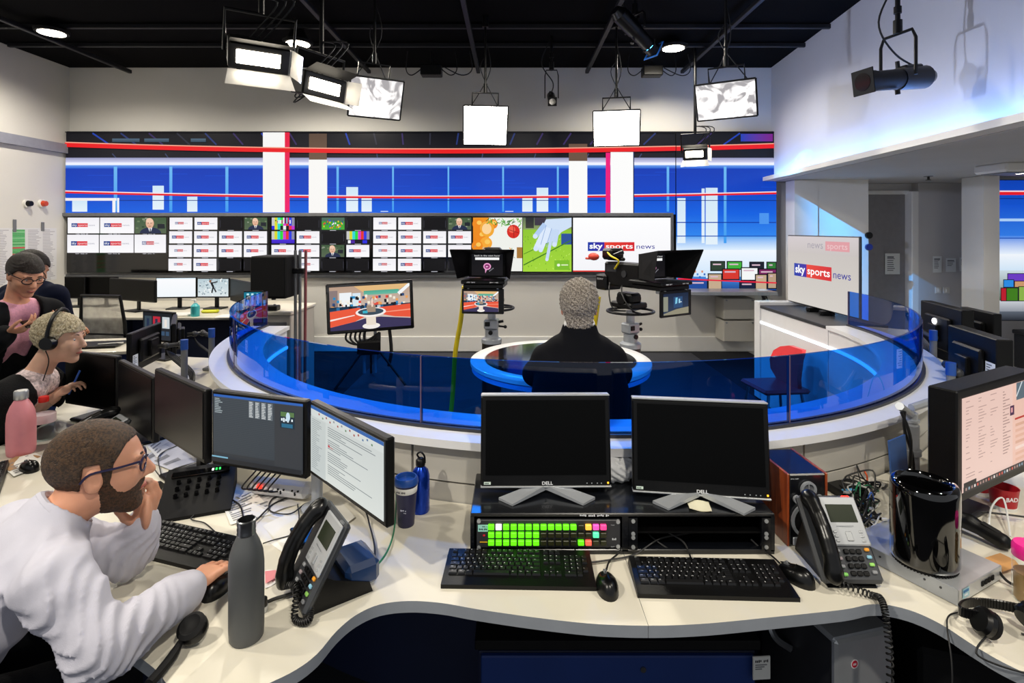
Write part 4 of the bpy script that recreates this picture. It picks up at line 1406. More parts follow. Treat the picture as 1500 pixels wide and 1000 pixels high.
DLAB = ['round ceiling downlight over the wall chart corner', 'round ceiling downlight above the long lamp bank', 'round ceiling downlight beside the blue gel spotlight', 'added fill downlight above the back left bench', 'added fill downlight above the anchor table', 'small added fill downlight in the corridor ceiling']
for (dx_, dy_, dz_, dp_), lab in zip(DOWNS, DLAB):
    t = thing('ceiling_downlight', lab, 'downlight', (dx_, dy_, dz_))
    zt = (ZC if dz_ > 3 else 2.45) - dz_
    MB().lathe([(.16, .0), (.17, .03), (.12, .06), (.06, max(.07, zt - .02))], 24).build('housing', 'black_matt', t)
    MB().lathe([(.13, -.004), (.13, .003), (0, .003)], 24).build('lens', 'lamp_face', t)
for k_loc, k_tgt, k_pow, k_col, k_size in KEYS:
    t = thing('newsroom_lamp', {-2.3: 'black fresnel lamp on the ceiling aimed at the front keyboards from the left', .7: 'black fresnel lamp on the ceiling straight above the front keyboards', -2.6: 'added fill lamp on the ceiling above the headset woman', 2.6: 'added fill lamp on the ceiling above the right desk'}[k_loc[0]], 'studio light', k_loc, 0, 'fresnel lamps above the newsroom desks')
    q = (Vector(k_tgt) - Vector(k_loc)).to_track_quat('-Z', 'Y').to_matrix().to_4x4()
    MB(q).lathe([(.11, .06), (.12, .02), (.12, -.04), (.105, -.04), (.105, .05)], 24).build('barrel', 'black_plastic', t)
    MB(q).lathe([(.1, .055), (.1, .26), (.06, .3), (0, .3)], 24).build('housing', 'black_plastic', t)
# ================================================================== curved newsroom desk
DZ = .74
def arc_pts(r, a0, a1, n):
    return [(RC.x + r * math.cos(R(a0 + (a1 - a0) * i / n)), RC.y + r * math.sin(R(a0 + (a1 - a0) * i / n))) for i in range(n + 1)]
EL = [(-2.92, 4.45), (-2.92, 3.85), (-2.8, 3.4), (-2.58, 3.08), (-2.46, 2.84), (-2.44, 2.5), (-2.6, 2.22), (-2.55, 1.98), (-2.2, 1.76), (-1.75, 1.62), (-1.4, 1.56), (-1.2, 1.48), (-1.0, 1.37),
      (-.84, 1.281), (-.73, 1.2), (-.63, 1.185), (-.556, 1.235), (-.505, 1.276), (-.472, 1.325), (-.45, 1.397), (-.417, 1.456), (-.363, 1.498), (-.285, 1.512), (-.194, 1.504), (-.092, 1.479), (.06, 1.448), (.2, 1.426), (.29, 1.4195), (.3535, 1.418)]
ER = [(.3545, 1.418), (.42, 1.4195), (.52, 1.427), (.66, 1.445), (.892, 1.477), (.979, 1.498), (1.033, 1.495), (1.083, 1.469), (1.119, 1.421), (1.139, 1.36), (1.161, 1.308), (1.189, 1.268), (1.26, 1.18), (1.4, 1.13), (1.62, 1.22), (1.95, 1.62),
      (2.4, 1.78), (2.9, 2.1), (3.3, 2.7), (3.5, 3.4), (3.5, 4.3)]
def worktop(pts, a0, a1, label):
    out = [(v.x, v.y) for v in catmull([(x, y, 0) for x, y in pts], 4)]
    inn = arc_pts(2.436, a1, a0, 40)
    poly = out + inn
    n = len(poly)
    ar = sum(poly[i][0] * poly[(i + 1) % n][1] - poly[(i + 1) % n][0] * poly[i][1] for i in range(n))
    if ar < 0:
        poly = poly[::-1]
    t = thing('worktop', label, 'desk', (poly[0][0], poly[0][1], 0))
    T = Matrix.Translation((-poly[0][0], -poly[0][1], 0))
    vs = [(x, y, DZ - .032) for x, y in poly] + [(x, y, DZ) for x, y in poly]
    MB(T).add(vs, [tuple(range(n))[::-1], tuple(range(n, 2 * n))]).build('top', 'desk_laminate', t, 0)
    MB(T).add(vs, [(i, (i + 1) % n, n + (i + 1) % n, n + i) for i in range(n)]).build('edge_band', 'desk_edge', t, 30)
    return t
wl = worktop(EL, 183, 269.6, 'curved cream worktop of the left newsroom desk beside the bearded man')
wr = worktop(ER, 269.65, 357, 'curved cream worktop of the right newsroom desk under the black cylinder')
for w, a0, a1 in ((wl, 186, 269), (wr, 270.5, 354)):
    MB(Matrix.Translation(-w.location)).arc((RC.x, RC.y), 2.45, 2.47, R(a0), R(a1), .0, DZ - .034, 40).build('modesty_panel', 'navy_panel', w)
    for a in ((a0 + 14, a0 + 55) if a0 < 200 else (a0 + 30, a0 + 55)):
        MB(Matrix.Translation(-w.location)).arc((RC.x, RC.y), 2.472, 3.12 if a != a0 + 14 else 2.9, R(a), R(a + .6), .0, DZ - .034, 2).build('support_panel', 'navy_panel', w)

# drawers and computer under the desk
t = thing('drawer_unit', 'wide blue drawer unit under the desk below the two keyboards', 'drawer unit', (.34, 1.85, 0))
MB().box((0, 0, .2), (.90, .16, .4), .004).build('carcass', 'navy_panel', t)
dr = MB().box((0, -.09, .205), (.88, .02, .39), .004).build('drawer', 'blue_drawer', t)
MB().cyl((.08, -.1, .36), (.08, -.105, .36), .009).build('lock', 'steel', dr)
MB().box((0, -.01, .43), (.92, .17, .03), .003).build('shelf', 'black_matt', t)
p = G(1222, 938, .55)
t = thing('computer_tower', 'silver fronted computer tower standing under the right desk', 'computer', (p.x, p.y, 0), R(14))
MB().box((.105, .17, .275), (.2, .31, .55), .006).build('case', 'dark_grey', t)
MB().box((.105, .005, .275), (.21, .025, .55), .008).build('front_panel', 'silver', t)
MB().box((.105, .1, .545), (.212, .2, .02), .006).build('top_panel', 'silver_paint', t)
MB().tube([(-.003, .26, .52), (-.04, .24, .5), (-.045, .2, .43), (-.003, .17, .4)], .012, smooth=6).build('carry_handle', 'steel', t)
c = Canvas(0, 0, 10, 10, .03, .03)
c.disc(5, 5, 4.6, 4.6, '#f0e8e8'); c.disc(5, 5, 3.4, 3.6, '#d01c3a'); c.marks(3.2, 6.2, 3.8, 2.4, '#f8e8ea', 3)
c.build('sticker', t, TR(.05, -.0085, .49), False)
t = thing('asset_label', 'small white printed label card standing under the desk near computer tower', 'label', Q(1103, 962, 1.73), R(4))
c = Canvas(0, 0, 20, 26, .055, .07)
c.rect(0, 0, 20, 26, '#d4d4d0'); c.marks(2, 6, 16, 3.4, '#1c1c20', 8)
for k in range(3):
    c.rect(2, 8 + k * 2.4, 16 - 3 * k, 9.2 + k * 2.4, '#6a6a70', layer=0 if k else 1)
c.build('print', t, TR(0, -.003, 0), False)
MB().box((.0275, 0, -.035), (.056, .004, .072)).build('card', 'paper', t)
t = thing('black_case', 'black equipment case standing under right desk behind computer tower', 'case', (1.5, 1.75, 0), R(-20))
MB().box((0, 0, .24), (.42, .3, .48), .012).build('body', 'black_matt', t)
MB().box((0, -.155, .3), (.3, .01, .1), .004).build('panel', 'dark_grey', t)
tag(MB().tube([(1.36, 1.54, .62), (1.42, 1.5, .5), (1.44, 1.46, .3), (1.5, 1.45, .02)], .008, smooth=6).build('orange_cable', 'cable_orange'), 'orange cable dangling in the dark under the right desk', 'cable')

# ================================================================== monitors
def monitor(label, pl, pr, z0, z1, draw=None, thick=.03, bez=.012, foot=None, name='desk_monitor', cas='black_plastic', scr='screen_off', back=True, res=(160, 90), tilt=0., group=None):
    pl, pr = Vector((pl[0], pl[1], 0)), Vector((pr[0], pr[1], 0))
    m = (pl + pr) / 2
    X = (pr - pl)
    W, H = X.length, z1 - z0
    rz = math.atan2(X.y, X.x)
    bz = foot if foot is not None else z0
    t = thing(name, label, 'monitor', (m.x, m.y, bz), rz, group)
    M = TR(0, 0, (z0 + z1) / 2 - bz, rx=R(-tilt))
    MB(M).box((0, thick / 2, 0), (W, thick, H), .005).build('casing', cas, t)
    if back:
        MB(M).box((0, thick + .012, 0), (W * .6, .03, H * .6), .01).box((0, thick + .035, 0), (.11, .03, .11), .005).build('back_housing', cas, t)
    w, h = W - 2 * bez, H - 2 * bez - .006
    if draw:
        c = Canvas(0, 0, res[0], res[1], w, h)
        draw(c)
        c.build('screen', t, M @ TR(-w / 2, -.0015, h / 2 + .003))
    else:
        MB(M).box((0, -.001, .003), (w, .004, h)).build('screen', scr, t)
    if foot is not None:
        zc = (z0 + z1) / 2 - bz
        MB().box((0, thick + .06, zc * .5), (.05, .025, zc), .005).build('stand_post', cas, t)
        MB().box((0, thick + .03, .008), (.24, .18, .016), .006).build('stand_base', cas, t)
    return t

def rundown(c):
    c.rect(0, 0, 160, 90, '#3c4044', '#34373b'); c.rect(0, 0, 160, 3.2, '#2f62b4'); c.rect(2, 3.6, 22, 26, '#56636a'); c.rect(0, 3.6, 112, 78, '#454c52', '#3c4349')
    for k in range(30):
        c.rect(1, 5 + k * 2.45, 111, 5.9 + k * 2.45, '#3a4046', layer=0 if k else 1)
    for k in range(9):
        c.rect(3, 5 + k * 2.3, 10 + random.random() * 8, 6 + k * 2.3, '#a8b4b8', layer=0 if k else 1)
    for q in range(4):
        x = 66 + q * 11.5
        c.rect(x, 3.8, x + 9, 26, '#6a7278')
        for k in range(10):
            c.rect(x + 1, 5 + k * 2.1, x + 5 + random.random() * 3, 6 + k * 2.1, '#d4d8d8', layer=0 if k else 1)
    c.rect(113, 3.6, 160, 84, '#383b3f'); c.rect(123, 11, 148, 33, '#20303c'); c.rect(124, 12, 147, 18, '#5a7a4a')
    c.marks(125, 25, 21, 5.5, '#e8f4fa', 6); c.rect(126, 27, 145, 32, '#2a6a8a'); c.disc(137, 18, 3.5, 6, '#c8e0f0')
    c.rect(0, 82, 30, 84, '#7ab0c8'); c.rect(0, 84, 160, 90, '#26282b')
def document(c):
    c.rect(0, 0, 160, 90, '#c9cfcd', '#d6dbd6'); c.rect(0, 0, 160, 4.5, '#2f62a8'); c.rect(0, 4.5, 160, 13, '#d2d8d6')
    for k in range(14):
        c.rect(20 + k * 9, 6 + (k % 2) * 3, 23 + k * 9, 8.4 + (k % 2) * 3, random.choice(['#a04a44', '#5a7aa0', '#8a8e90', '#6a8a6a']), layer=0 if k else 1)
    c.rect(0, 14, 38, 90, '#c3cac8')
    for k in range(26):
        c.rect(4, 17 + k * 2.6, 14 + random.random() * 16, 17.8 + k * 2.6, '#8f979a', layer=0 if k else 1)
    y = 17
    for k in range(24):
        if k % 6 != 5:
            c.rect(44, y, 70 + random.random() * 80, y + .9, '#7a8286', layer=0 if k else 1)
        y += 2.7
    c.rect(45, 40, 49, 43, '#c03a44'); c.text('sky', 50, 43, 2.4, '#d04a3a', 7)
def pinkpage(c):
    c.rect(0, 0, 160, 90, '#e6c4b8', '#e9c9bd'); c.rect(112, 0, 160, 90, '#e8bfae')
    for x in (8, 34, 60):
        for k in range(26):
            if random.random() < .6:
                c.rect(x, 4 + k * 2.9, x + 3 + random.random() * 16, 4.8 + k * 2.9, '#b4948c', layer=0)
    for k in range(22):
        c.rect(88, 5 + k * 3, 91 + random.random() * 16, 6 + k * 3, '#a88880', layer=0 if k else 1)
    c.rect(120, 0, 160, 18, '#5a6a74'); c.line(120, 14, 134, 0, 2, '#cfd8dc'); c.rect(104, 22, 114, 32, '#4a2a4a'); c.rect(106, 24, 110, 29, '#e0a0a0')
    c.rect(115, 36, 160, 38, '#b8342c')
    for k in range(7):
        c.rect(116, 42 + k * 6, 160, 45 + k * 6, random.choice(['#d8a890', '#efd4c8', '#e0b09a']), layer=0 if k else 1)
    c.rect(0, 84, 160, 90, '#2a2628')
    for k in range(24):
        c.rect(4 + k * 6, 85.4, 7 + k * 6, 88, random.choice(['#e8e0dc', '#a88880', '#d0584a', '#88a0b0']), layer=0 if k else 1)
    c.rect(0, 80, 26, 84, '#1c1a1c')
def sheet(c):
    c.rect(0, 0, 160, 90, '#fbfbfd', '#f0f6fa'); c.rect(0, 0, 160, 4, '#d8ecf6')
def climb(c):
    c.rect(0, 0, 160, 90, '#b8ccd4', '#dfe8ea')
    for k in range(60):
        x, y = random.random() * 150, random.random() * 80
        c.poly([(x, y), (x + random.uniform(4, 14), y + random.uniform(-5, 5)), (x + random.uniform(2, 8), y + random.uniform(5, 12))], random.choice(['#e8eef0', '#94aab4', '#6a808c', '#f4f6f6', '#aebec4']), layer=0 if k else 1)
    c.line(70, 18, 82, 42, 11, '#16181c'); c.line(82, 42, 96, 68, 7, '#20242a'); c.line(80, 44, 74, 72, 7, '#16181c'); c.line(72, 22, 104, 14, 6, '#20242a'); c.disc(66, 12, 6, 7, '#8a5a3c')
def gallery(c):
    c.rect(0, 0, 160, 90, '#1c1f24', '#2a2d33')
    for x0, col in ((8, '#3a4a54'), (56, '#b8283a'), (108, '#c8d0d4')):
        c.rect(x0, 12, x0 + 40, 50, col); c.rect(x0 + 12, 20, x0 + 26, 46, random.choice(['#e8e0d8', '#24304a', '#7a3a3a']))
    for k in range(6):
        c.rect(8 + 24 * k, 60, 26 + 24 * k, 74, random.choice(['#4a4e56', '#7a828c', '#38506a']), layer=0 if k else 1)

monitor('monitor with dark rundown list in front of the bearded man', (-1.126, 2.047), (-.723, 1.918), .889, 1.166, rundown)
monitor('monitor with a white document angled beside the grey phone', (-.712, 1.927), (-.361, 1.572), .905, 1.165, document, thick=.03)
monitor('switched off monitor angled beside the rundown list monitor', (-1.55, 2.368), (-1.152, 2.047), .885, 1.165, scr='screen_haze', foot=DZ)
monitor('black monitor nearest the woman with the headset', (-2.445, 2.985), (-2.06, 2.845), .815, 1.105, foot=DZ)
monitor('black monitor between the headset woman and the switched off monitor', (-2.045, 2.835), (-1.645, 2.5), .785, 1.09, scr='screen_haze', foot=DZ)
monitor('monitor back with a white sticker on arms beside curved glass', (-2.47, 3.8), (-2.39, 3.38), .87, 1.12)
monitor('monitor back pointing away near the left end of curved glass', (-2.62, 4.22), (-2.36, 3.78), .86, 1.11)
monitor('monitor showing a gallery of small pictures behind the monitor backs', (-2.95, 4.36), (-2.63, 4.24), .88, 1.12, gallery, foot=DZ)
monitor('big monitor with a pink web page on the right desk', (1.435, 1.76), (1.94, 2.03), .88, 1.245, pinkpage, thick=.085, bez=.026, foot=None)
monitor('black monitor back with glowing mark behind the curved glass', (2.93, 3.46), (3.05, 3.97), .88, 1.25, thick=.07)
monitor('dark blue monitor back with label stickers on the right desk', (2.50, 2.72), (2.60, 3.15), .845, 1.215, thick=.075)
monitor('narrow monitor back beside the one with the glowing mark', (3.16, 3.52), (3.22, 3.86), .88, 1.22, thick=.05, foot=DZ)
# labels and marks on those backs
def decal(px_loc, rz, w, h, label, draw, cat='sticker', name='sticker'):
    t = thing(name, label, cat, px_loc, rz)
    c = Canvas(0, 0, 20, 20 * h / w, w, h)
    draw(c)
    c.build('print', t, None, False)
def bars_(c):
    H = c.Y1
    c.rect(0, 0, 20, H, '#dfe4ea')
    for k in range(7):
        c.rect(2, H * (.1 + k * .12), 8 + random.random() * 9, H * (.15 + k * .12), '#5a6470', layer=0 if k else 1)
decal((-2.361, 3.40, .98), R(100.8), .07, .085, 'white sticker on monitor back beside curved glass', bars_)
decal((2.443, 2.818, 1.09), R(-103.1), .08, .11, 'white label sheet on the dark blue monitor back', bars_)

# monitor poles and arms
def pole(loc, h, r, label, m='silver_paint', clamp=True):
    t = thing('monitor_pole', label, 'pole', loc)
    MB().lathe([(.055, 0), (.055, .012), (r * 1.2, .02), (r * 1.2, .03)], 24).build('base', m, t)
    MB().cyl((0, 0, .02), (0, 0, h), r, n=20).build('post', m, t)
    MB().lathe([(r * 1.25, h * .45), (r * 1.25, h * .55)], 20).build('collar', 'mid_grey', t)
    return t
p = G(460, 752)
t = pole((p.x, p.y + .03, DZ), .34, .02, 'white monitor pole under the rundown and document monitors')
for vx, vy, vz, yx, yy in ((-.8995, 2.0606, 1.027, .305, .952), (-.478, 1.807, 1.035, .711, .703)):
    v = Vector((vx, vy, vz)) - Vector(t.location)
    MB().tube([(0, 0, v.z), v + Vector((yx, yy, 0)) * .05, v + Vector((yx, yy, 0)) * .008], .012, 8).build('arm', 'silver_paint', t)
p = G(1335, 700)
t = pole((p.x, p.y, DZ), .22, .028, 'grey monitor pole behind the glossy black cylinder', 'mid_grey')
MB().cyl((0, 0, .22), (0, 0, .27), .024).lathe([(.03, .235), (.03, .245)], 20).build('cap', 'silver_paint', t)
MB().tube([(0, 0, .29), (.2, .045, .33)], .016, 8).build('arm', 'silver_paint', t)
MB().tube([(0, 0, .26), (-.12, -.1, .33)], .016, 8).build('arm', 'silver_paint', t)
for q_ in ([(-.1, -.1, .31), (-.1, -.1, .24), (-.06, -.09, .12), (-.05, -.08, .01)], [(-.12, -.11, .31), (-.09, -.12, .2), (-.08, -.09, .01)]):
    MB().tube(q_, .006, smooth=6).build('cable', 'cable_black', t)
def mount(post, plate, out, label):
    """post foot (x, y); plate = centre of the monitor's rear plate; out = direction pointing away from the monitor back"""
    t = thing('monitor_mount', label, 'mount', (post[0], post[1], DZ + .001))
    v = Vector(plate) - Vector((post[0], post[1], DZ))
    n = Vector((out[0], out[1], 0)).normalized()
    h = v.z + .05
    MB().cyl((0, 0, 0), (0, 0, h), .02, n=16).box((0, 0, .01), (.09, .09, .02), .005).build('post', 'mid_grey', t)
    MB().cyl((0, 0, h - .06), (0, 0, h + .004), .0225, n=16).build('sleeve', mat('sleeve_blue', '#1c4a9a', .4), t)
    e = v + n * .06
    k = Vector((0, 0, v.z)).lerp(e, .5) + Vector((-n.y, n.x, 0)) * .09
    MB().tube([(0, 0, v.z), k], .016, 8).sph(k, .024, 10).build('arm', 'dark_grey', t)
    MB().tube([k, e], .014, 8).sph(e, .022, 10).build('arm', 'dark_grey', t)
    MB().tube([e, v + n * .012], .014, 8).build('head', 'black_plastic', t)
    for q in range(5):
        o = Vector((-n.y, n.x, 0)) * (.02 * q - .04)
        MB().tube([e + Vector((0, 0, -.03)), e.lerp(k, .5) + o + Vector((0, 0, -.08)), k * .5 + o + n * .05 + Vector((0, 0, -.05)), Vector((.05, .0, .03)) + o], .0045, 6, smooth=6).build('cable', 'cable_black', t)
mount((-2.13, 3.55), (-2.349, 3.605, .995), (.982, .187), 'dark monitor arms by the curved glass holding the stickered monitor')
mount((-2.2, 4.0), (-2.419, 4.042, .985), (.861, .509), 'dark monitor arms near the left end of curved glass')
mount((2.25, 2.80), (2.426, 2.964, 1.03), (-.974, .2265), 'grey monitor arms behind the dark blue monitor back')
mount((2.70, 3.50), (2.871, 3.743, 1.065), (-.973, .229), 'grey monitor arms behind the monitor with glowing mark')
tag(MB(TR(2.893, 3.737, 1.14)).cyl((0, 0, 0), (-.006, 0, 0), .02, n=14).build('glowing_mark', 'white_led'), 'small white glowing mark on black monitor back', 'light')
tag(MB().box((-2.02, 3.25, DZ + .03), (.1, .32, .06), .012, rot=(0, 0, R(-14))).build('power_strip', 'ring_white'), 'white power strip on the desk below the dark monitor arms', 'power strip')
for k, (x, y) in enumerate(((2.35, 3.1), (2.2, 2.55))):
    tag(MB().box((x, y, DZ + .02), (.09, .3, .04), .008, rot=(0, 0, R(35))).build('power_strip', 'silver_paint'), ('grey power strip on the right desk between the two monitor arms', 'grey power strip on right desk beside the dark blue monitor back')[k], 'power strip')
for k, pts in enumerate(([(2.3, 2.8, .76), (2.35, 2.85, .96), (2.44, 2.88, .9), (2.4, 2.7, .76)], [(2.25, 2.60, .76), (2.27, 2.55, .93), (2.36, 2.48, .95), (2.42, 2.4, .78)])):
    tag(MB().tube(pts, .005, 6, smooth=8).build('green_cable', mat('cable_mint', '#5fc8a0', .5, nv=0)), ('mint green cable looping behind dark blue monitor back', 'mint green cable looping over grey power strip')[k], 'cable')

# the two black monitors on the rack box
RK0, RK1 = G(689, 812), G(1135, 812)
RZ = .87
def dell(pl, pr, z0, z1, label, tilt=7):
    pl, pr = Vector((*pl, 0)), Vector((*pr, 0))
    m, X = (pl + pr) / 2, pr - pl
    W, H = X.length, z1 - z0
    t = thing('flat_monitor', label, 'monitor', (m.x, m.y + .05, RZ + .001), math.atan2(X.y, X.x), 'black monitors on the rack box')
    M = TR(0, -.05, z0 - RZ, rx=R(-tilt))
    MB(M).box((0, .02, H / 2), (W, .04, H), .006).build('casing', 'black_plastic', t)
    for z_ in (H + .002, -.001):
        MB(M).box((0, .02, z_), (W, .042, .006), .002).build('edge_trim', 'silver', t)
    MB(M).box((0, -.0005, H / 2 + .012), (W - .034, .004, H - .052)).build('screen', 'screen_off', t)
    MB(M).box((0, .055, H / 2), (W * .6, .05, H * .6), .015).build('back_housing', 'black_plastic', t)
    c = Canvas(0, 0, 192, 10, W, .02)
    c.text('DELL', 90, 7.6, 5.2, '#d8dade', 16, .03)
    c.rect(5, 2.5, 15, 7, '#cfe0d4'); c.marks(6, 6, 8, 2, '#2a4a3a', 5)
    for x in (155, 162, 170, 176):
        c.rect(x, 4.4, x + 1.6, 6, '#9aa0a4')
    c.build('front_marks', t, M @ TR(-W / 2, -.0012, .022), False)['kind'] = 'stuff'
    MB(M).box((W / 2 - .012, -.001, .012), (.005, .003, .005)).build('power_light', 'amber_led', t)
    MB().box((0, .03, .081), (.09, .03, .16), .008).build('stand_neck', 'silver_paint', t)
    b = MB()
    for s in (-1, 1):
        v = [(s * .012, -.01, .026), (s * .16, -.085, .005), (s * .115, -.125, .002), (s * .0, -.045, .026)]
        lo = [(x, y, max(0, z - .012)) for x, y, z in v]
        b.add([(x, y, z + .004) for x, y, z in v] + lo, [(0, 1, 2, 3) if s < 0 else (3, 2, 1, 0), (4, 5, 6, 7), (0, 4, 5, 1), (1, 5, 6, 2), (2, 6, 7, 3), (3, 7, 4, 0)])
    b.box((0, .03, .01), (.11, .11, .02), .006)
    b.build('stand_feet', 'silver_paint', t, 20)
dell((-.107, 1.845), (.337, 1.85), .897, 1.195, 'black monitor standing above the lit green button panel')
dell((.412, 1.832), (.85, 1.772), .89, 1.19, 'black monitor standing above the two empty rack slots')

# rack box
t = thing('rack_box', 'long black rack box carrying two monitors on the front desk', 'rack', (RK0.x, RK0.y, DZ))
RW, RH, RD = RK1.x - RK0.x, RZ - DZ, .285
b = MB().box((RW / 2, RD / 2, RH - .006), (RW, RD, .012), .003).box((RW / 2, RD / 2, .008), (RW, RD, .016), .002).box((.006, RD / 2, RH / 2), (.012, RD, RH - .02))
b.box((RW - .006, RD / 2, RH / 2), (.012, RD, RH - .02)).box((.49, RD / 2, RH / 2), (.02, RD, RH - .02)).box((RW / 2, RD - .01, RH / 2), (RW - .02, .01, RH - .02))
b.build('shell', mat('rack_black', '#0b0d12', .24, nv=.1, coat=.3), t)
MB().box((.247, .006, RH / 2), (.455, .012, .088), .002).build('button_panel', 'dark_grey', t)
bw, bh, x0, z0 = .0225, .0195, .066, RH / 2 + .0245
cols = {'g': '#5fe010', 'w': '#fff4f0', '.': '#26280c', 'y': '#f0b040', 'p': '#e84aa8', 'm': '#f03a80', 'c': '#50dca0', 'r': '#f05a48', 'd': '#2c3012'}
rows = ('gwgggggggggg.ypm', 'ggggggg.......c.', 'ggggggg.....grd.')
me_key = None
btn_me = {}
for r, row in enumerate(rows):
    for q, ch in enumerate(row):
        if ch not in btn_me:
            lit = ch not in '.d'
            m = mat('button_' + {'.': 'off', 'd': 'dim'}.get(ch, ch), cols[ch], .4, 0, 0, emit=cols[ch] if lit else None, es=.95)
            o = MB().box((0, 0, 0), (.0188, .012, .0156), .0015).build('push_button', m, t)
            btn_me[ch] = o.data
        else:
            o = link(bpy.data.objects.new('push_button', btn_me[ch]), t)
        o.location = (x0 + q * .0236, -.004, z0 - r * .0245)
c = Canvas(0, 0, 455, 88, .455, .088)
c.rect(4, 14, 36, 36, '#9cd8cc'); c.marks(18, 22, 15, 4, '#20403c', 6); c.marks(8, 31, 25, 6, '#20403c', 8)
c.rect(20, 44, 27, 50, '#d81c3a'); c.rect(10, 66, 34, 70, '#d8a020')
c.marks(428, 64, 14, 9, '#c8ccd0', 3); c.marks(424, 16, 12, 4, '#8a8c90', 3); c.marks(424, 84, 12, 4, '#8a8c90', 3)
c.build('panel_print', t, TR(.02, -.0006, RH / 2 + .044), False)
c = Canvas(0, 0, 90, 8, .105, .0095)
c.marks(1, 7, 80, 5.6, '#e0e4e8', 17)
c.build('shelf_label', t, TR(.345, -.0006, RH - .001), False)
for x, zz in ((.027, .022), (.027, RH - .024), (.467, .026), (.467, RH - .026), (.515, .024), (.515, .054), (.515, .066), (.515, RH - .024), (RW - .027, .024), (RW - .027, .054), (RW - .027, .066), (RW - .027, RH - .024)):
    o = MB().cyl((x, .004, zz), (x, -.003, zz), .0062, n=12).cyl((x, -.003, zz), (x, -.0035, zz), .0028, n=8).build('screw', 'silver', t)
for x in (.515, RW - .027):
    MB().box((x, .006, RH / 2), (.028, .012, RH - .03)).build('rack_ear', 'rack_black', t)
MB().box((.73, .12, RH / 2), (.42, .22, .006)).build('slot_shelf', 'black_satin', t)
# papers on / behind the rack box
def sheet_of_paper(pts, label, name='paper_sheet', lines=0, tint='#e9e7e1', thick=.0012, z=None, cat='paper', header=None):
    """quad on a level plane, pts are (x, y, z) corners: back-left, back-right, front-right, front-left"""
    P = [Vector(p) for p in pts]
    o0 = P[3].copy()
    t = thing(name, label, cat, o0)
    n = (P[1] - P[0]).cross(P[3] - P[0]).normalized()
    if n.z < 0:
        n = -n
    N, vs, fs = 8, [], []
    for j in range(N + 1):
        for i in range(N + 1):
            u, v = i / N, j / N
            p = P[0].lerp(P[1], u).lerp(P[3].lerp(P[2], u), v)
            lift = .003 * math.sin(u * 5 + P[0].x * 9) * math.sin(v * 4 + 1) + .003
            vs.append(p - o0 + n * (lift + thick))
    m = len(vs)
    vs += [v - n * thick for v in vs]
    for j in range(N):
        for i in range(N):
            a = j * (N + 1) + i
            fs += [(a, a + N + 1, a + N + 2, a + 1), (m + a, m + a + 1, m + a + N + 2, m + a + N + 1)]
    MB().add(vs, fs).build('sheet', mat('paper_' + tint, tint, .8, nv=.04, ns=9), t)
    if lines:
        X, Y = (P[1] - P[0]), (P[3] - P[0])
        b = MB()
        for k in range(lines):
            v = .08 + .86 * k / lines
            u1 = .1 + random.random() * .75
            q = []
            for (u, w) in ((.08, v), (u1, v), (u1, v + .35 / lines), (.08, v + .35 / lines)):
                p = P[0].lerp(P[1], u).lerp(P[3].lerp(P[2], u), w)
                lift = .003 * math.sin(u * 5 + P[0].x * 9) * math.sin(w * 4 + 1) + .003
                q.append(p - o0 + n * (lift + thick + .0012))
            b.add(q, [(3, 2, 1, 0)])
        b.build('printed_lines', mat('ink_grey', '#7d7d80', .8, nv=0), t)
    return t
def gp(*px):
    return [G(x, y, z) for x, y, z in px]
sheet_of_paper(gp((1006, 734, RZ), (1038, 736, RZ), (1043, 751, RZ), (1010, 747, RZ)), 'small cream note on rack box under the right black monitor', 'sticky_note', 0, '#e4dfc4', cat='note')
t = thing('plastic_bag', 'crumpled white plastic bag between the two black monitors', 'bag', (.378, 1.957, RZ + .001))
S = SDF((-.09, -.07, -.005), (.09, .07, .12), .006)
S.ell((0, 0, .035), (.06, .045, .04)).ell((-.03, .0, .05), (.035, .035, .035)).ell((.035, .01, .055), (.03, .03, .03)).fn(lambda x, y, z: .02 + 0 * x, (-9, -9, -9), (-8, -8, -8))
S.F += (.006 * np.sin(np.indices(S.F.shape)[0] * 1.1 + np.indices(S.F.shape)[2] * 1.7) * np.cos(np.indices(S.F.shape)[1] * 1.3)).astype(np.float32)
S.half((0, 0, .0), (0, 0, -1))
S.mesh('bag_body', mat('bag_plastic', '#dfe0e2', .35, nv=.1, ns=30), t)

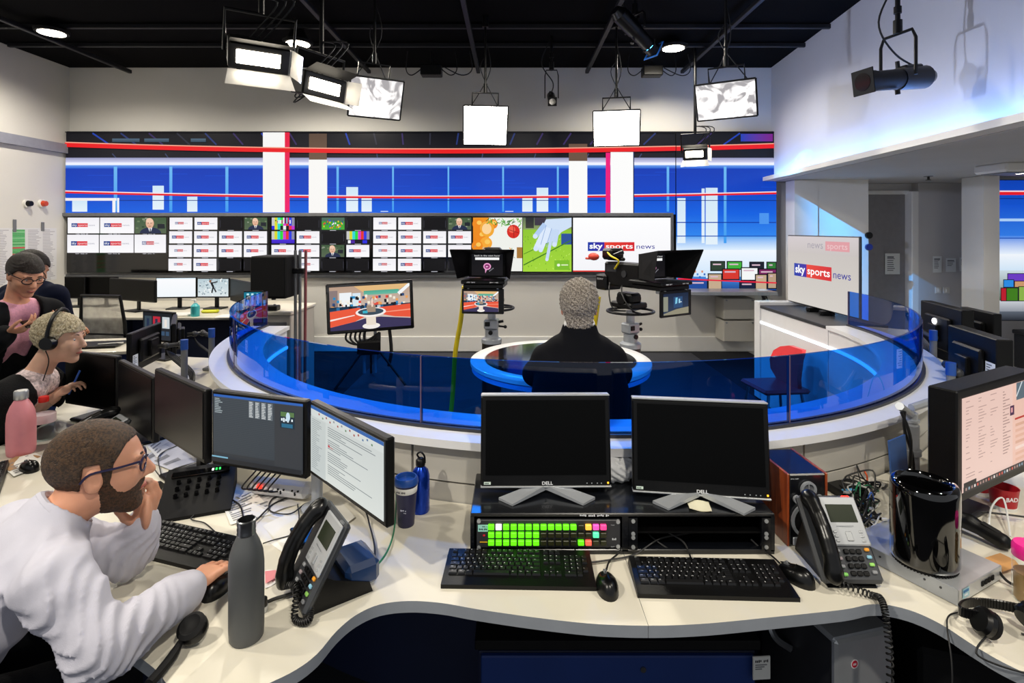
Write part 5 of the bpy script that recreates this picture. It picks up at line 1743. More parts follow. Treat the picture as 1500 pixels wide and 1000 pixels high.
# ================================================================== keyboards and mice
_KEY = {}
def key_mesh(wu, u, m):
    k = (round(wu, 2), u, m)
    if k not in _KEY:
        w, d, h = wu * u * .5 - .0011, u * .5 - .0011, .0055
        w2, d2 = w - .0016, d - .0020
        me = bpy.data.meshes.new('key')
        me.from_pydata([(-w, -d, 0), (w, -d, 0), (w, d, 0), (-w, d, 0), (-w2, -d2, h), (w2, -d2, h), (w2, d2, h), (-w2, d2, h)], [], [(0, 1, 5, 4), (1, 2, 6, 5), (2, 3, 7, 6), (3, 0, 4, 7), (4, 5, 6, 7)])
        me.materials.append(MATS[m])
        _KEY[k] = me
    return _KEY[k]
LAY = [[(0, 1, 'Esc'), (2, 1, 'F1'), (3, 1, 'F2'), (4, 1, 'F3'), (5, 1, 'F4'), (6.5, 1, 'F5'), (7.5, 1, 'F6'), (8.5, 1, 'F7'), (9.5, 1, 'F8'), (11, 1, 'F9'), (12, 1, 'F10'), (13, 1, 'F11'), (14, 1, 'F12'), (15.4, 1, 'Prt'), (16.4, 1, 'Scr'), (17.4, 1, 'Brk')],
       [(i, 1, ch) for i, ch in enumerate('`1234567890-=')] + [(13, 2, 'Back'), (15.4, 1, 'Ins'), (16.4, 1, 'Hm'), (17.4, 1, 'Pg'), (18.8, 1, 'Nm'), (19.8, 1, '/'), (20.8, 1, '*'), (21.8, 1, '-')],
       [(0, 1.5, 'Tab')] + [(1.5 + i, 1, ch) for i, ch in enumerate('QWERTYUIOP[]')] + [(13.5, 1.5, 'Ent'), (15.4, 1, 'Del'), (16.4, 1, 'End'), (17.4, 1, 'Pg'), (18.8, 1, '7'), (19.8, 1, '8'), (20.8, 1, '9'), (21.8, 1, '+')],
       [(0, 1.75, 'Caps')] + [(1.75 + i, 1, ch) for i, ch in enumerate("ASDFGHJKL;'#")] + [(13.75, 1.25, ''), (18.8, 1, '4'), (19.8, 1, '5'), (20.8, 1, '6')],
       [(0, 1.25, 'Shift'), (1.25, 1, '\\')] + [(2.25 + i, 1, ch) for i, ch in enumerate('ZXCVBNM,./')] + [(12.25, 2.75, 'Shift'), (16.4, 1, '^'), (18.8, 1, '1'), (19.8, 1, '2'), (20.8, 1, '3'), (21.8, 1, 'En')],
       [(0, 1.5, 'Ctrl'), (1.5, 1.25, 'Win'), (2.75, 1.25, 'Alt'), (4, 6, ''), (10, 1.25, 'Alt'), (11.25, 1.25, 'Win'), (12.5, 1, 'Mn'), (13.5, 1.5, 'Ctrl'), (15.4, 1, '<'), (16.4, 1, 'v'), (17.4, 1, '>'), (18.8, 2, '0'), (20.8, 1, '.')]]
def keyboard(loc, rz, label, w=.45, d=.158, body='black_plastic', key='key_black', ink='#f2f4f6', letters=True):
    t = thing('keyboard', label, 'keyboard', loc, rz, None)
    sl = .012 / d
    vs = [(-w / 2, -d / 2, 0), (w / 2, -d / 2, 0), (w / 2, d / 2, 0), (-w / 2, d / 2, 0), (-w / 2, -d / 2, .012), (w / 2, -d / 2, .012), (w / 2 - .003, d / 2 - .003, .024), (-w / 2 + .003, d / 2 - .003, .024)]
    MB().add(vs, [(3, 2, 1, 0), (0, 1, 5, 4), (1, 2, 6, 5), (2, 3, 7, 6), (3, 0, 4, 7), (4, 5, 6, 7)]).build('body', body, t, 20)
    u = (w - .03) / 22.8
    ud = u * .96
    ang = math.atan2(.012, d)
    c = Canvas(0, 0, 1, 1, 1, 1)
    b = MB()
    for r, row in enumerate(LAY):
        y = d / 2 - .018 - (r + (.35 if r else 0)) * ud
        for x, wu, ch in row:
            o = link(bpy.data.objects.new('key', key_mesh(wu, u, key)), t)
            px = -w / 2 + .015 + (x + wu / 2) * u
            pz = .012 + (y + d / 2) * .012 / d + .0005
            o.location = (px, y, pz)
            o.rotation_euler = (ang, 0, 0)
            if ch and letters:
                s = .0046 if len(ch) == 1 else .0028
                vs2, fs2, tw = text_geo(ch)
                ww = tw * s / .7
                b.add([(px - .0055 + a_ * ww, y + .0005 + q * s / .7, pz + .0061 + .00008 * 0) for a_, q in vs2], fs2)
    if letters:
        b.build('legends', mat('legend_' + ink, ink, .6, nv=0, emit=ink, es=.0), t, 0)['kind'] = 'stuff'
    return t
mat('key_black', '#101012', .4, nv=.1, ns=50)
mat('key_white', '#e6e6e4', .45, nv=.02)
def kb_pose(tl, tr, br, z=DZ):
    a, b_, c_ = G(*tl, z), G(*tr, z), G(*br, z)
    X = b_ - a
    return a, b_, c_, math.atan2(X.y, X.x)
kb = keyboard((G(760, 843).x, G(760, 838).y, DZ), R(-1.5), 'black keyboard in front of the lit green button panel', .445, .16)
k2 = dup(kb, (G(1036, 850).x + .004, G(1036, 850).y - .005, DZ), R(-2.2), 'black keyboard in front of the empty rack slots')
k3 = dup(kb, (-1.075, 1.765, DZ), R(-18), 'black keyboard in front of the bearded man')
k4 = dup(kb, (-2.12, 2.16, DZ), R(-52), 'black keyboard beside the pink bottle on the left desk')
kw = keyboard((G(1556, 798).x, G(1556, 798).y, DZ), R(32), 'white keyboard behind the silver box on the right desk', .43, .115, 'key_white', 'key_white', '#9a9c9e')

def mouse(loc, rz, label, s=1.):
    t = thing('computer_mouse', label, 'mouse', loc, rz)
    b = MB()
    n, m = 24, 8
    vs, fs = [], []
    for k in range(m + 1):
        a = PI / 2 * k / m
        for i in range(n):
            th = 2 * PI * i / n
            cx, cy = math.cos(th), math.sin(th)
            rr = math.cos(a) ** .55
            vs.append((.031 * s * rr * cx * (1 - .08 * cy), .057 * s * rr * cy, .003 + .035 * s * math.sin(a) * (1 - .22 * cy)))
    for k in range(m):
        for i in range(n):
            j = (i + 1) % n
            fs.append((k * n + i, k * n + j, (k + 1) * n + j, (k + 1) * n + i))
    fs.append(tuple(range(n))[::-1])
    b.add([(x, y, max(0, z - .003) if i < n else z) for i, (x, y, z) in enumerate(vs)], fs)
    b.build('shell', 'black_satin', t, 60)
    MB().cyl((-.004, .03 * s, .029 * s), (.004, .03 * s, .029 * s), .008, n=14).build('wheel', 'mid_grey', t)
    MB().box((0, .034 * s, .0305 * s), (.0012, .034, .004), rot=(R(-22), 0, 0)).build('button_gap', 'rubber', t)
    return t
mouse((G(889, 862).x, G(889, 862).y, DZ), R(2), 'black mouse lying between the two front keyboards')
mouse((G(1160, 848).x + .012, G(1160, 848).y, DZ), R(28), 'black mouse beside the silver grey desk phone')
mouse((-2.065, 2.335, DZ), R(60), 'black mouse beside the pink bottle')

def cable(pts, label, m='cable_black', r=.0028, name='desk_cable', k=9):
    return tag(MB().tube([Vector(p) for p in pts], r, 6, smooth=k).build(name, m), label, 'cable')
def gc(*px, lift=.0095):
    return [G(x, y, DZ) + Vector((0, 0, lift + (dz if len(q) else 0))) for (x, y, *q) in px for dz in [q[0] if q else 0]]
cable(gc((888, 840), (893, 826), (905, 815), (918, 806, .02), (940, 792, .04), (955, 800, .02), (985, 812)), 'black mouse cable rising into the rack slots')
cable(gc((866, 828), (895, 824), (930, 816), (965, 803, .02), (1000, 800, .03), (1050, 795, .04)), 'black keyboard cable crossing in front of the rack slots')
cable(gc((1142, 829), (1130, 818), (1115, 808), (1100, 803, .02)), 'black mouse cable by the rack box end')
cable(gc((752, 806, .03), (775, 795, .06), (800, 790, .065), (830, 800, .03), (845, 815)), 'thin black cable looping over the lit green buttons', r=.0018)
cable(gc((1012, 824), (1010, 816), (1000, 806, .02), (975, 800, .04)), 'short black cable from keyboard to rack slots')

# ================================================================== speaker
p = G(1153, 800)
t = thing('wood_speaker', 'small wooden desktop speaker with black front and silver tweeter', 'speaker', (p.x, p.y, DZ), R(3))
wood_mat('cherry_wood', '#7a3216', '#a84e22')
SW, SH, SD = .136, .235, .2
MB().box((SW / 2, SD / 2, SH / 2), (SW - .014, SD, SH - .004), .004).build('cabinet', mat('speaker_black', '#0d0e12', .3, coat=.3), t)
for x in (.004, SW - .004):
    MB().box((x, SD / 2 + .002, SH / 2), (.008, SD + .006, SH), .002).build('side_panel', 'cherry_wood', t)
def ring_part(nm, x, z, r0, r1, m, par, y=-.002, dep=.008):
    MB(TR(x, y, z, rx=R(90))).lathe([(r0, 0), (r0, dep), (r1, dep), (r1, 0), (r0, 0)], 26).build(nm, m, par)
tw = MB(TR(SW / 2, -.001, .185, rx=R(90))).lathe([(.0, .004), (.02, .003), (.021, 0)], 24).build('tweeter', 'mid_grey', t)
ring_part('tweeter_ring', SW / 2, .185, .019, .026, 'silver_paint', tw)
b = MB()
for a in (90, 210, 330):
    b.cyl((SW / 2, -.009, .185), (SW / 2 + .02 * math.cos(R(a)), -.009, .185 + .02 * math.sin(R(a))), .0016, n=6)
b.build('tweeter_guard', 'silver', tw)
for x in (.03, SW - .03):
    ring_part('port', x, .155, .009, .0125, 'silver_paint', t)
wf = MB(TR(SW / 2, -.001, .085, rx=R(90))).lathe([(.0, .0), (.018, .008), (.045, .003), (.05, .006)], 30).build('woofer', 'black_matt', t)
ring_part('woofer_ring', SW / 2, .085, .048, .057, 'silver_paint', wf, dep=.007)
MB().box((SW / 2, -.003, .018), (.1, .006, .026), .002).build('control_plate', 'silver_paint', t)
MB().box((.05, -.006, .016), (.004, .003, .004)).build('power_light', 'red_led', t)
c = Canvas(0, 0, 20, 4, .03, .006)
c.marks(0, 3.2, 18, 2.2, '#c8ccd0', 9)
c.build('maker_mark', t, TR(.012, -.0008, .222), False)

# ================================================================== desk phones
mat('phone_dark', '#3a3c40', .4, nv=.06)
mat('phone_silver', '#b4b7bb', .35, .25, nv=.03)
mat('lcd_green', '#2c3226', .25, nv=0)
def coil(path, r, turns, wire, k=14):
    P = catmull(path, 24)
    n = int(turns * 10)
    out = []
    for i in range(n + 1):
        f = i / n * (len(P) - 1)
        a, b_ = P[int(f)], P[min(len(P) - 1, int(f) + 1)]
        p = a.lerp(b_, f - int(f))
        tn = (P[min(len(P) - 1, int(f) + 1)] - P[max(0, int(f) - 1)]).normalized()
        u = tn.orthogonal().normalized() if i == 0 else (u - tn * u.dot(tn)).normalized()
        w = tn.cross(u)
        th = 2 * PI * i / 10
        out.append(p + (u * math.cos(th) + w * math.sin(th)) * r)
    return MB().tube(out, wire, 5)
def desk_phone(loc, rz, tilt, label, cord, base_col='black_plastic', lit=True, s=1., turns=30, low=1.):
    t = thing('desk_phone', label, 'phone', loc, rz)
    Mf = TR(0, -.085 * s, .016 * s, rx=R(tilt)) @ Matrix.Scale(s, 4)
    L, Wd = .235, .175
    MB(Mf).box((0, L / 2, -.004), (Wd, L, .024), .008).build('body', 'phone_dark', t)
    MB(Mf).box((.028, L - .075, .011), (Wd - .06, .135, .008), .006).build('faceplate', 'phone_silver', t)
    MB(Mf).box((.028, L - .055, .0155), (.082, .05, .003), .001).build('display', 'lcd_green', t)
    for r in range(4):
        for q in range(3):
            MB(Mf).box((.004 + q * .0185, .078 - r * .0185, .011), (.0145, .0125, .008), .002).build('number_key', 'black_plastic', t)
    for k, (x, y, col) in enumerate(((.066, .083, '#e89a20'), (.066, .064, '#8ac0d8'), (.066, .045, '#9ad868'), (-.02, .02, '#8ad868'), (.066, .026, '#8a8c90'), (-.02, .04, '#8a8c90'), (-.02, .06, '#9a8c90'), (-.02, .08, '#8a8c90'))):
        MB(Mf).box((x, y, .011), (.014, .009, .007), .002).build('function_key', mat('fkey_' + col, col, .5, nv=0), t)
    b = MB(Mf)
    b.box((.028, L - .118, .0165), (.018, .026, .005), .002)
    for x in (-.01, .066):
        for y in (.0, .012, .024):
            b.box((x, L - .13 + y, .016), (.011, .007, .004), .0015)
    b.build('navigation_keys', 'silver', t)
    c = Canvas(0, 0, 20, 6, .05, .012)
    for k in range(10):
        c.rect(k * 2, 1, k * 2 + 1.2, 2, '#5a6068')
    c.build('print', t, Mf @ TR(.0, L - .088, .0158, rx=R(-90)), False)
    MB(Mf).box((.062, L - .006, .004), (.026, .008, .014), .004).build('message_light', 'red_led' if lit else 'mid_grey', t)
    # handset lies along the left of the face
    H = SDF((-.045, -.03, -.01), (.045, .27, .085), .004)
    for _a, _b in ((0, 1), (1, 2), (2, 3), (3, 4), (4, 5)):
        _P = [(0, .03, .026), (0, .065, .037), (0, .1, .042), (0, .13, .042), (0, .165, .038), (0, .205, .028)]
        H.cone(_P[_a], _P[_b], .0225, .0225, .001)
    H.ell((0, .02, .018), (.026, .03, .02), k=.012).ell((0, .215, .02), (.027, .03, .02), k=.012)
    H.mesh('handset', 'black_satin', t, Mf @ TR(-.06, 0, .008))
    # stand
    a = R(tilt)
    top = (.19 * low * math.cos(a), .19 * low * math.sin(a))
    prof = [(-.08, .0), (-.085 + .03, .02), (-.085 + top[0], top[1] - .012), (-.06 + top[0], top[1] - .03), (.10, .03), (.11, 0)]
    vs = [(-.07 * s, y * s, z * s) for y, z in prof] + [(.07 * s, y * s, z * s) for y, z in prof]
    n = len(prof)
    MB().add(vs, [tuple(range(n)), tuple(range(n, 2 * n))[::-1]] + [(i, n + i, n + (i + 1) % n, (i + 1) % n) for i in range(n)]).build('stand', base_col, t, 25)
    if cord:
        inv = (TR(*loc, rz=rz)).inverted()
        a0 = Mf @ Vector((-.06, .0, .02))
        o = coil([a0] + [inv @ Vector(q) for q in cord], .0075 * s, turns, .0024 * s)
        o.build('coiled_cord', 'cable_black', t)
    return t
pr_ = G(1222, 832)
desk_phone((pr_.x, pr_.y - .012, DZ + .001), R(-1), 48, 'silver grey desk phone in front of the wooden speaker', [(1.0, 1.52, .752), (1.005, 1.485, .76), (.995, 1.45, .72), (.99, 1.43, .6), (.99, 1.45, .35), (1.0, 1.47, .12), (1.02, 1.5, .02)], turns=62)
pl_ = G(478, 868)
tl_ = desk_phone((pl_.x, pl_.y, DZ), R(-54), 60, 'desk phone standing steeply on a black base with painted blue reflection beside grey bottle', [tuple(G(434, 860, .80)), tuple(G(432, 905, .755)), tuple(G(452, 908, .755)), tuple(G(455, 885, .765))], base_col='black_plastic', lit=False, turns=34, low=.62)
MB().box((0, .085, .05), (.135, .1, .07), .014).build('stand_cover', mat('stand_blue_reflection', '#12325e', .35, nv=.1, coat=.3), tl_)  # blue colour stands in for the video wall reflected in the base
desk_phone((-1.98, 2.58, DZ), R(-38), 24, 'desk phone lying low beside the water bottle', None, lit=False)

# ================================================================== bottles and cups
def lathe_thing(name, label, cat, px, py, parts, rz=0., z=DZ):
    p = G(px, py, z)
    t = thing(name, label, cat, p, rz)
    for nm, prof, m in parts:
        MB().lathe(prof, 32).build(nm, m, t, 50)
    return t
mat('bottle_grey', '#4c4e50', .5, nv=.08, ns=8)
lathe_thing('grey_bottle', 'matt grey steel bottle without lid beside the desk phone', 'bottle', 361, 934,
            [('body', [(.0, 0), (.036, 0), (.04, .006), (.0415, .03), (.0415, .19), (.039, .215), (.032, .238), (.024, .255), (.0215, .262)], 'bottle_grey'),
             ('neck', [(.0215, .262), (.0225, .266), (.021, .27), (.0225, .277), (.021, .283), (.0225, .29), (.0225, .298), (.0195, .3), (.0185, .262), (.018, .2), (0, .2)], 'steel')])
lathe_thing('pink_bottle', 'pink metal bottle with steel cap on the left desk', 'bottle', 31, 664,
            [('body', [(0, 0), (.048, 0), (.052, .006), (.054, .03), (.054, .15), (.05, .19), (.04, .22), (.026, .245), (.024, .25)], mat('bottle_pink', '#e8929c', .45)),
             ('cap', [(.025, .25), (.027, .252), (.027, .285), (.024, .29), (0, .29)], 'silver')])
lathe_thing('water_bottle', 'clear water bottle with a red cap beside the pink bottle', 'bottle', 64, 643,
            [('body', [(0, 0), (.04, 0), (.047, .008), (.048, .02), (.045, .03), (.048, .04), (.045, .05), (.048, .06), (.048, .12), (.042, .15), (.02, .178), (.017, .185)], 'clear_plastic'),
             ('label_band', [(.0485, .085), (.0488, .086), (.0488, .125), (.0485, .126)], mat('water_label', '#e6cdd2', .5)),
             ('water', [(0, .003), (.043, .004), (.043, .1), (0, .1)], glass_mat('water', (.90, .94, .96), 1, 1.2)),
             ('cap', [(.02, .183), (.021, .185), (.021, .205), (.018, .21), (0, .21)], mat('cap_red', '#d8241c', .4))])
cu = lathe_thing('travel_cup', 'navy travel cup with a blue lid on the front desk', 'cup', 595, 768,
            [('body', [(0, 0), (.026, 0), (.028, .003), (.039, .145), (.039, .148)], mat('cup_navy', '#1c1c44', .4)),
             ('label_band', [(.0372, .118), (.0378, .1185), (.0393, .138), (.0388, .1385)], 'paper'),
             ('lid', [(.042, .146), (.043, .15), (.041, .162), (.037, .168), (.033, .168), (.03, .155), (0, .155)], mat('lid_blue', '#1c4a98', .35))], R(-12))
c = Canvas(0, 0, 20, 4, .04, .009)
c.marks(0, 3.4, 19, 2.8, '#2a2a30', 10)
c.build('band_text', cu, TR(-.02, -.0395, .133), False)
c = Canvas(0, 0, 20, 8, .03, .014)
c.marks(0, 4, 14, 3.2, '#d8dcf0', 6); c.marks(8, 8, 6, 2, '#d8dcf0', 3)
c.build('cup_text', cu, TR(-.006, -.0352, .07), False)
sb = lathe_thing('blue_flask', 'shiny blue metal flask with black clip cap behind the travel cup', 'bottle', 616, 748,
            [('body', [(0, 0), (.03, 0), (.033, .004), (.033, .13), (.028, .15), (.016, .162), (.014, .166)], mat('flask_blue', '#1440b8', .2, .7)),
             ('cap', [(.016, .165), (.017, .168), (.017, .186), (.01, .194), (0, .194)], 'black_plastic')])
MB().tube([(.0, 0, .188), (-.012, 0, .205), (.0, 0, .215), (.014, 0, .2), (.016, 0, .175)], .0035, smooth=6).build('clip', 'black_plastic', sb)
for k, (px, py, z) in enumerate(((1432, 712, .74), (1470, 735, .74))):
    p = G(px, py + 8)
    t = thing('red_mug', ('red paper cup with white mark behind the glossy cylinder', 'red paper cup with white lettering under the pink page monitor')[k], 'cup', p)
    MB().lathe([(0, 0), (.036, 0), (.037, .004), (.045, .075), (.046, .078), (.043, .078), (.036, .01), (0, .01)], 28).build('body', mat('mug_red', '#b81420', .4), t)
    MB().lathe([(.0366, .0), (.0385, .0), (.0395, .012), (.0378, .012)], 28).build('base_band', 'paper', t)
    c = Canvas(0, 0, 20, 8, .05, .02)
    c.text('BAD' if k else 'V', 1 if k else 6, 7, 6, '#f4ecec', 17 if k else 8, .03)
    c.build('lettering', t, TR(-.03, -.0425, .058, rx=R(4)), False)
lathe_thing('drink_bottle', 'clear drink bottle with a bright pink lid at desk edge', 'bottle', 1508, 880,
            [('body', [(0, 0), (.034, 0), (.037, .004), (.038, .1), (.033, .12)], 'clear_plastic'), ('drink', [(0, .003), (.033, .004), (.034, .08), (0, .08)], mat('drink_amber', '#8a6a3c', .3)),
             ('lid', [(.036, .12), (.038, .122), (.038, .15), (.034, .158), (0, .158)], mat('lid_pink', '#e8208c', .35))])

# ================================================================== glossy cylinder computer on a silver box
A_, B_, C_ = G(1287, 826), G(1404, 888), G(1467, 850)
ux = (C_ - B_).normalized()
t = thing('silver_box', 'flat silver rack unit under the glossy black cylinder', 'device', (B_.x, B_.y, DZ), math.atan2(ux.y, ux.x))
bw_, bl_ = .245, .30
MB().box((bw_ / 2, bl_ / 2, .024), (bw_, bl_, .04), .002).build('case', 'silver', t)
MB().box((-.002, bl_ / 2, .024), (.004, bl_, .044)).build('side_bracket', 'silver_paint', t)
for y in (.04, .08, .2, .24):
    MB().cyl((-.003, y, .03), (-.006, y, .03), .003, n=8).build('screw', 'dark_grey', t)
for k in range(4):
    MB().box((.13 + k * .019, -.001, .025), (.013, .003, .013)).build('port', 'black_matt', t)
c = Canvas(0, 0, 20, 14, .036, .026)
c.rect(0, 0, 20, 14, '#a8d4e0'); c.rect(2, 2, 18, 6, '#3a7ab0'); c.rect(4, 8, 14, 11, '#f0f4f6')
c.build('sticker', t, TR(.02, -.0008, .04), False)
cyl_loc = G(1354, 822, DZ + .045)
t = thing('cylinder_computer', 'glossy black cylinder computer standing on the silver box', 'computer', cyl_loc)
mat('mirror_black', '#060607', .06, .35, nv=0, coat=1.)
MB().lathe([(.078, .006), (.084, .01), (.086, .02), (.086, .215), (.085, .228), (.08, .238), (.072, .241), (.066, .236), (.062, .222), (.062, .1), (0, .1)], 64).build('shell', 'mirror_black', t, 60)
b = MB()
for k in range(60):
    a = 2 * PI * k / 60
    b.box((.079 * math.cos(a), .079 * math.sin(a), .004), (.004, .004, .008), rot=(0, 0, a))
b.lathe([(0, 0), (.077, 0), (.077, .008), (0, .008)], 40)
b.build('foot_ring', 'black_matt', t)
tag(MB().box((0, 0, .012), (.1, .06, .024), .012, T=TR(*G(1464, 830), rz=R(20))).build('wooden_block', mat('pale_wood', '#c8945a', .5, nv=.1)), 'small pale wooden block behind the silver box', 'block')
# black handset leaning behind the cylinder
p = G(1419, 784) + Vector((0, 0, .006))
t = thing('cordless_handset', 'black phone handset lying between the cylinder and white keyboard', 'phone', p, R(28))
S = SDF((-.05, -.14, -.01), (.05, .14, .08), .0045)
S.cone((0, -.09, .02), (0, .0, .04), .024, .022, .02).cone((0, 0, .04), (0, .1, .03), .022, .026, .02).ell((0, .11, .022), (.03, .026, .022))
S.mesh('shell', 'black_plastic', t)
MB().box((0, -.06, .05), (.02, .05, .004), .002, rot=(R(14), 0, 0)).build('grip', 'rubber', t)

# headphones
def headphones(loc, rz, label, span=.17, cup=.034, open_=False):
    t = thing('headphones', label, 'headphones', loc, rz)
    pts = [(-span / 2 + .01, .01, .05), (-span / 2 - .005, .045, .036), (-span * .3, .08, .026), (0, .094, .022), (span * .3, .08, .026), (span / 2 + .005, .045, .036), (span / 2 - .01, .01, .05)]
    b = MB()
    P = catmull(pts, 8)
    for k in range(len(P) - 1):
        a_, c_ = P[k], P[k + 1]
        b.box((a_ + c_) / 2, ((c_ - a_).length + .002, .006, .026), .002, rot=(0, 0, math.atan2(c_.y - a_.y, c_.x - a_.x)))
    b.build('headband', 'black_satin', t, 60)
    for s in (-1, 1):
        M = TR(s * (span / 2 - .012), .0, .042, rz=R(10 * s), ry=R(90 - 25 * s))
        e = MB(M).lathe([(0, -.012), (cup * .8, -.012), (cup, -.004), (cup, .008), (cup * .85, .012), (0, .012)], 26).build('ear_cup', 'black_satin', t)
        MB(M).lathe([(cup * .4, .012), (cup * .9, .012), (cup * .95, .022), (cup * .7, .027), (cup * .4, .02)], 26).build('ear_pad', 'black_matt', e)
    MB().tube([(-span / 2, -.02, .02), (-span / 2 - .06, -.06, .006), (-span / 2 + .02, -.12, .006), (.06, -.09, .006), (.1, -.04, .006), (.04, -.0, .006)], .0024, 6, smooth=8).build('cord', 'cable_black', t)
    return t
p = G(1452, 928)
headphones((p.x + .03, p.y - .01, DZ), R(4), 'black headphones lying on the right desk in front of silver box', .15)
cable([G(1404, 900) + Vector((0, 0, .006)), G(1390, 905) + Vector((0, 0, .006)), G(1383, 918) + Vector((0, -.01, .004)), G(1381, 930) + Vector((0, -.03, -.08)), G(1380, 950) + Vector((0, -.02, -.3))], 'thin black cable falling over the right desk edge', r=.002)
p = G(284, 940)
t = thing('ear_defender', 'black padded headset cup lying on desk in front of bearded man', 'headset', (p.x, p.y, DZ), R(-30))
M = TR(0, 0, .03, rx=R(28), ry=R(10))
e = MB(M).lathe([(0, -.02), (.024, -.018), (.033, -.006), (.034, .006), (.03, .012), (0, .012)], 26).build('ear_cup', 'black_satin', t)
MB(M).lathe([(.014, .012), (.03, .012), (.033, .02), (.024, .026), (.014, .018)], 26).build('ear_pad', 'black_matt', e)
MB().tube([(.0, -.03, .025), (.022, -.06, .02), (.045, -.1, .018), (.062, -.135, .018)], lambda u: .006 + .005 * min(1, u * 3), 8, smooth=6).build('headband', 'black_matt', t)

# ================================================================== intercom panel, socket block, papers and cables around the left workstation
A_, B_, C_ = G(238, 724, .78), G(300, 680, .86), G(362, 690, .84)
t = thing('intercom_panel', 'sloping black intercom keypad in front of the switched off monitor', 'intercom', (-1.185, 2.065, DZ), R(22))
prof = [(-.13, 0), (-.13, .012), (.10, .085), (.13, .085), (.13, 0)]
n = len(prof)
MB().add([(-.12, y, z) for y, z in prof] + [(.12, y, z) for y, z in prof], [tuple(range(n)), tuple(range(n, 2 * n))[::-1]] + [(i, n + i, n + (i + 1) % n, (i + 1) % n) for i in range(n)]).build('body', 'black_matt', t, 20)
sl = math.atan2(.073, .23)
Mi = TR(0, -.13, .012, rx=sl)
for r in range(3):
    for q in range(5):
        MB(Mi).cyl((-.07 + q * .034, .1 + r * .036, 0), (-.07 + q * .034, .1 + r * .036, .012), .0085, .007, 14).build('knob', 'gloss_black', t)
MB(Mi).box((0, .215, .004), (.2, .03, .008), .002).build('display_strip', 'gloss_black', t)
for q in range(3):
    MB(Mi).box((.04 + q * .012, .215, .009), (.006, .01, .002)).build('lit_mark', 'green_led' if q else 'white_led', t)
MB(TR(-.16, .02, .0)).box((0, 0, .028), (.05, .24, .04), .012, rot=(R(0), 0, 0)).build('handset', 'black_satin', t)
t = thing('socket_block', 'white socket block with red switch under the rundown monitor', 'socket', (-.885, 2.10, DZ + .006), R(-12))
MB().box((0, 0, .03), (.25, .07, .06), .018, rot=(R(-24), 0, 0)).build('body', mat('socket_white', '#d8d8da', .4), t)
MB().cyl((-.07, -.034, .042), (-.07, -.044, .047), .008).build('switch', 'red_led', t)
for x in (.02, .08):
    MB().box((x, -.036, .03), (.004, .008, .012)).box((x - .012, -.034, .04), (.006, .008, .005)).box((x + .012, -.034, .04), (.006, .008, .005)).build('socket_holes', 'rubber', t)
for k in range(6):
    x = -.1 + k * .022
    MB().tube([(x, -.03, .03), (x - .02, -.07, .05), (x + .01, -.03, .1), (x + .02, .0, .13)], .003, 6, smooth=7).build('plugged_cable', 'cable_black', t)

PAP = [([(326, 742), (372, 722), (404, 752), (338, 770)], 'printed sheet lying in front of the white socket block', 9, '#e9e6de'),
       ([(345, 728), (385, 712), (440, 738), (400, 752)], 'grey printed sheet sliding under the white socket block', 7, '#cfccca'),
       ([(196, 742), (238, 716), (276, 757), (226, 772)], 'handwritten sheet between the bearded man and intercom keypad', 6, '#e8e4d8'),
       ([(205, 672), (262, 640), (300, 672), (250, 690)], 'crumpled grey sheet under the switched off monitor', 3, '#bdbcc0'),
       ([(216, 655), (250, 630), (268, 640), (230, 672)], 'pale sheet behind the man near the black monitors', 4, '#d8d6d2'),
       ([(385, 770), (430, 752), (462, 792), (420, 812)], 'white sheet between grey bottle and desk phone', 0, '#e4e1d8'),
       ([(395, 795), (438, 782), (452, 806), (425, 820)], 'stack of small white cards under the black smartphone', 0, '#eceae4'),
       ([(440, 770), (500, 735), (520, 760), (470, 795)], 'white sheet under the monitor beside desk phone', 3, '#e4e0d6'),
       ([(0, 680), (52, 664), (75, 676), (20, 700)], 'ruled notebook page beside the pink bottle', 8, '#e2e0da'),
       ([(0, 682), (36, 664), (60, 670), (14, 692)], 'brown folder edge beside the pink bottle', 0, '#a8825a'),
       ([(128, 600), (168, 604), (170, 625), (128, 616)], 'white sheet behind the low desk phone', 0, '#dcdad6'),
       ([(1220, 712), (1262, 690), (1300, 712), (1250, 735)], 'pale sheet under the tangled cables', 2, '#d6d2c8')]
for q, lab, ln, tint in PAP:
    sheet_of_paper([G(x, y) for x, y in q], lab, 'paper_sheet', ln, tint)
t = sheet_of_paper([G(x, y) for x, y in ((386, 838), (408, 836), (412, 850), (388, 864))], 'white card with pink print beside the grey bottle', 'printed_card', 0, '#ece8e4', cat='card')
MB().add([tuple(G(x, y) - t.location + Vector((0, 0, .0095))) for x, y in ((388, 841), (404, 839), (407, 849), (389, 859))], [(3, 2, 1, 0)]).build('pink_print', mat('print_pink', '#e08a90', .7), t)
t = thing('smartphone', 'black smartphone lying on white cards behind the desk phone', 'phone', (*G(446, 792).xy, DZ + .012), R(32))
MB().box((0, 0, .004), (.068, .14, .008), .003).build('body', 'black_satin', t)
MB().box((0, 0, .0085), (.062, .132, .001)).build('glass', 'gloss_black', t)
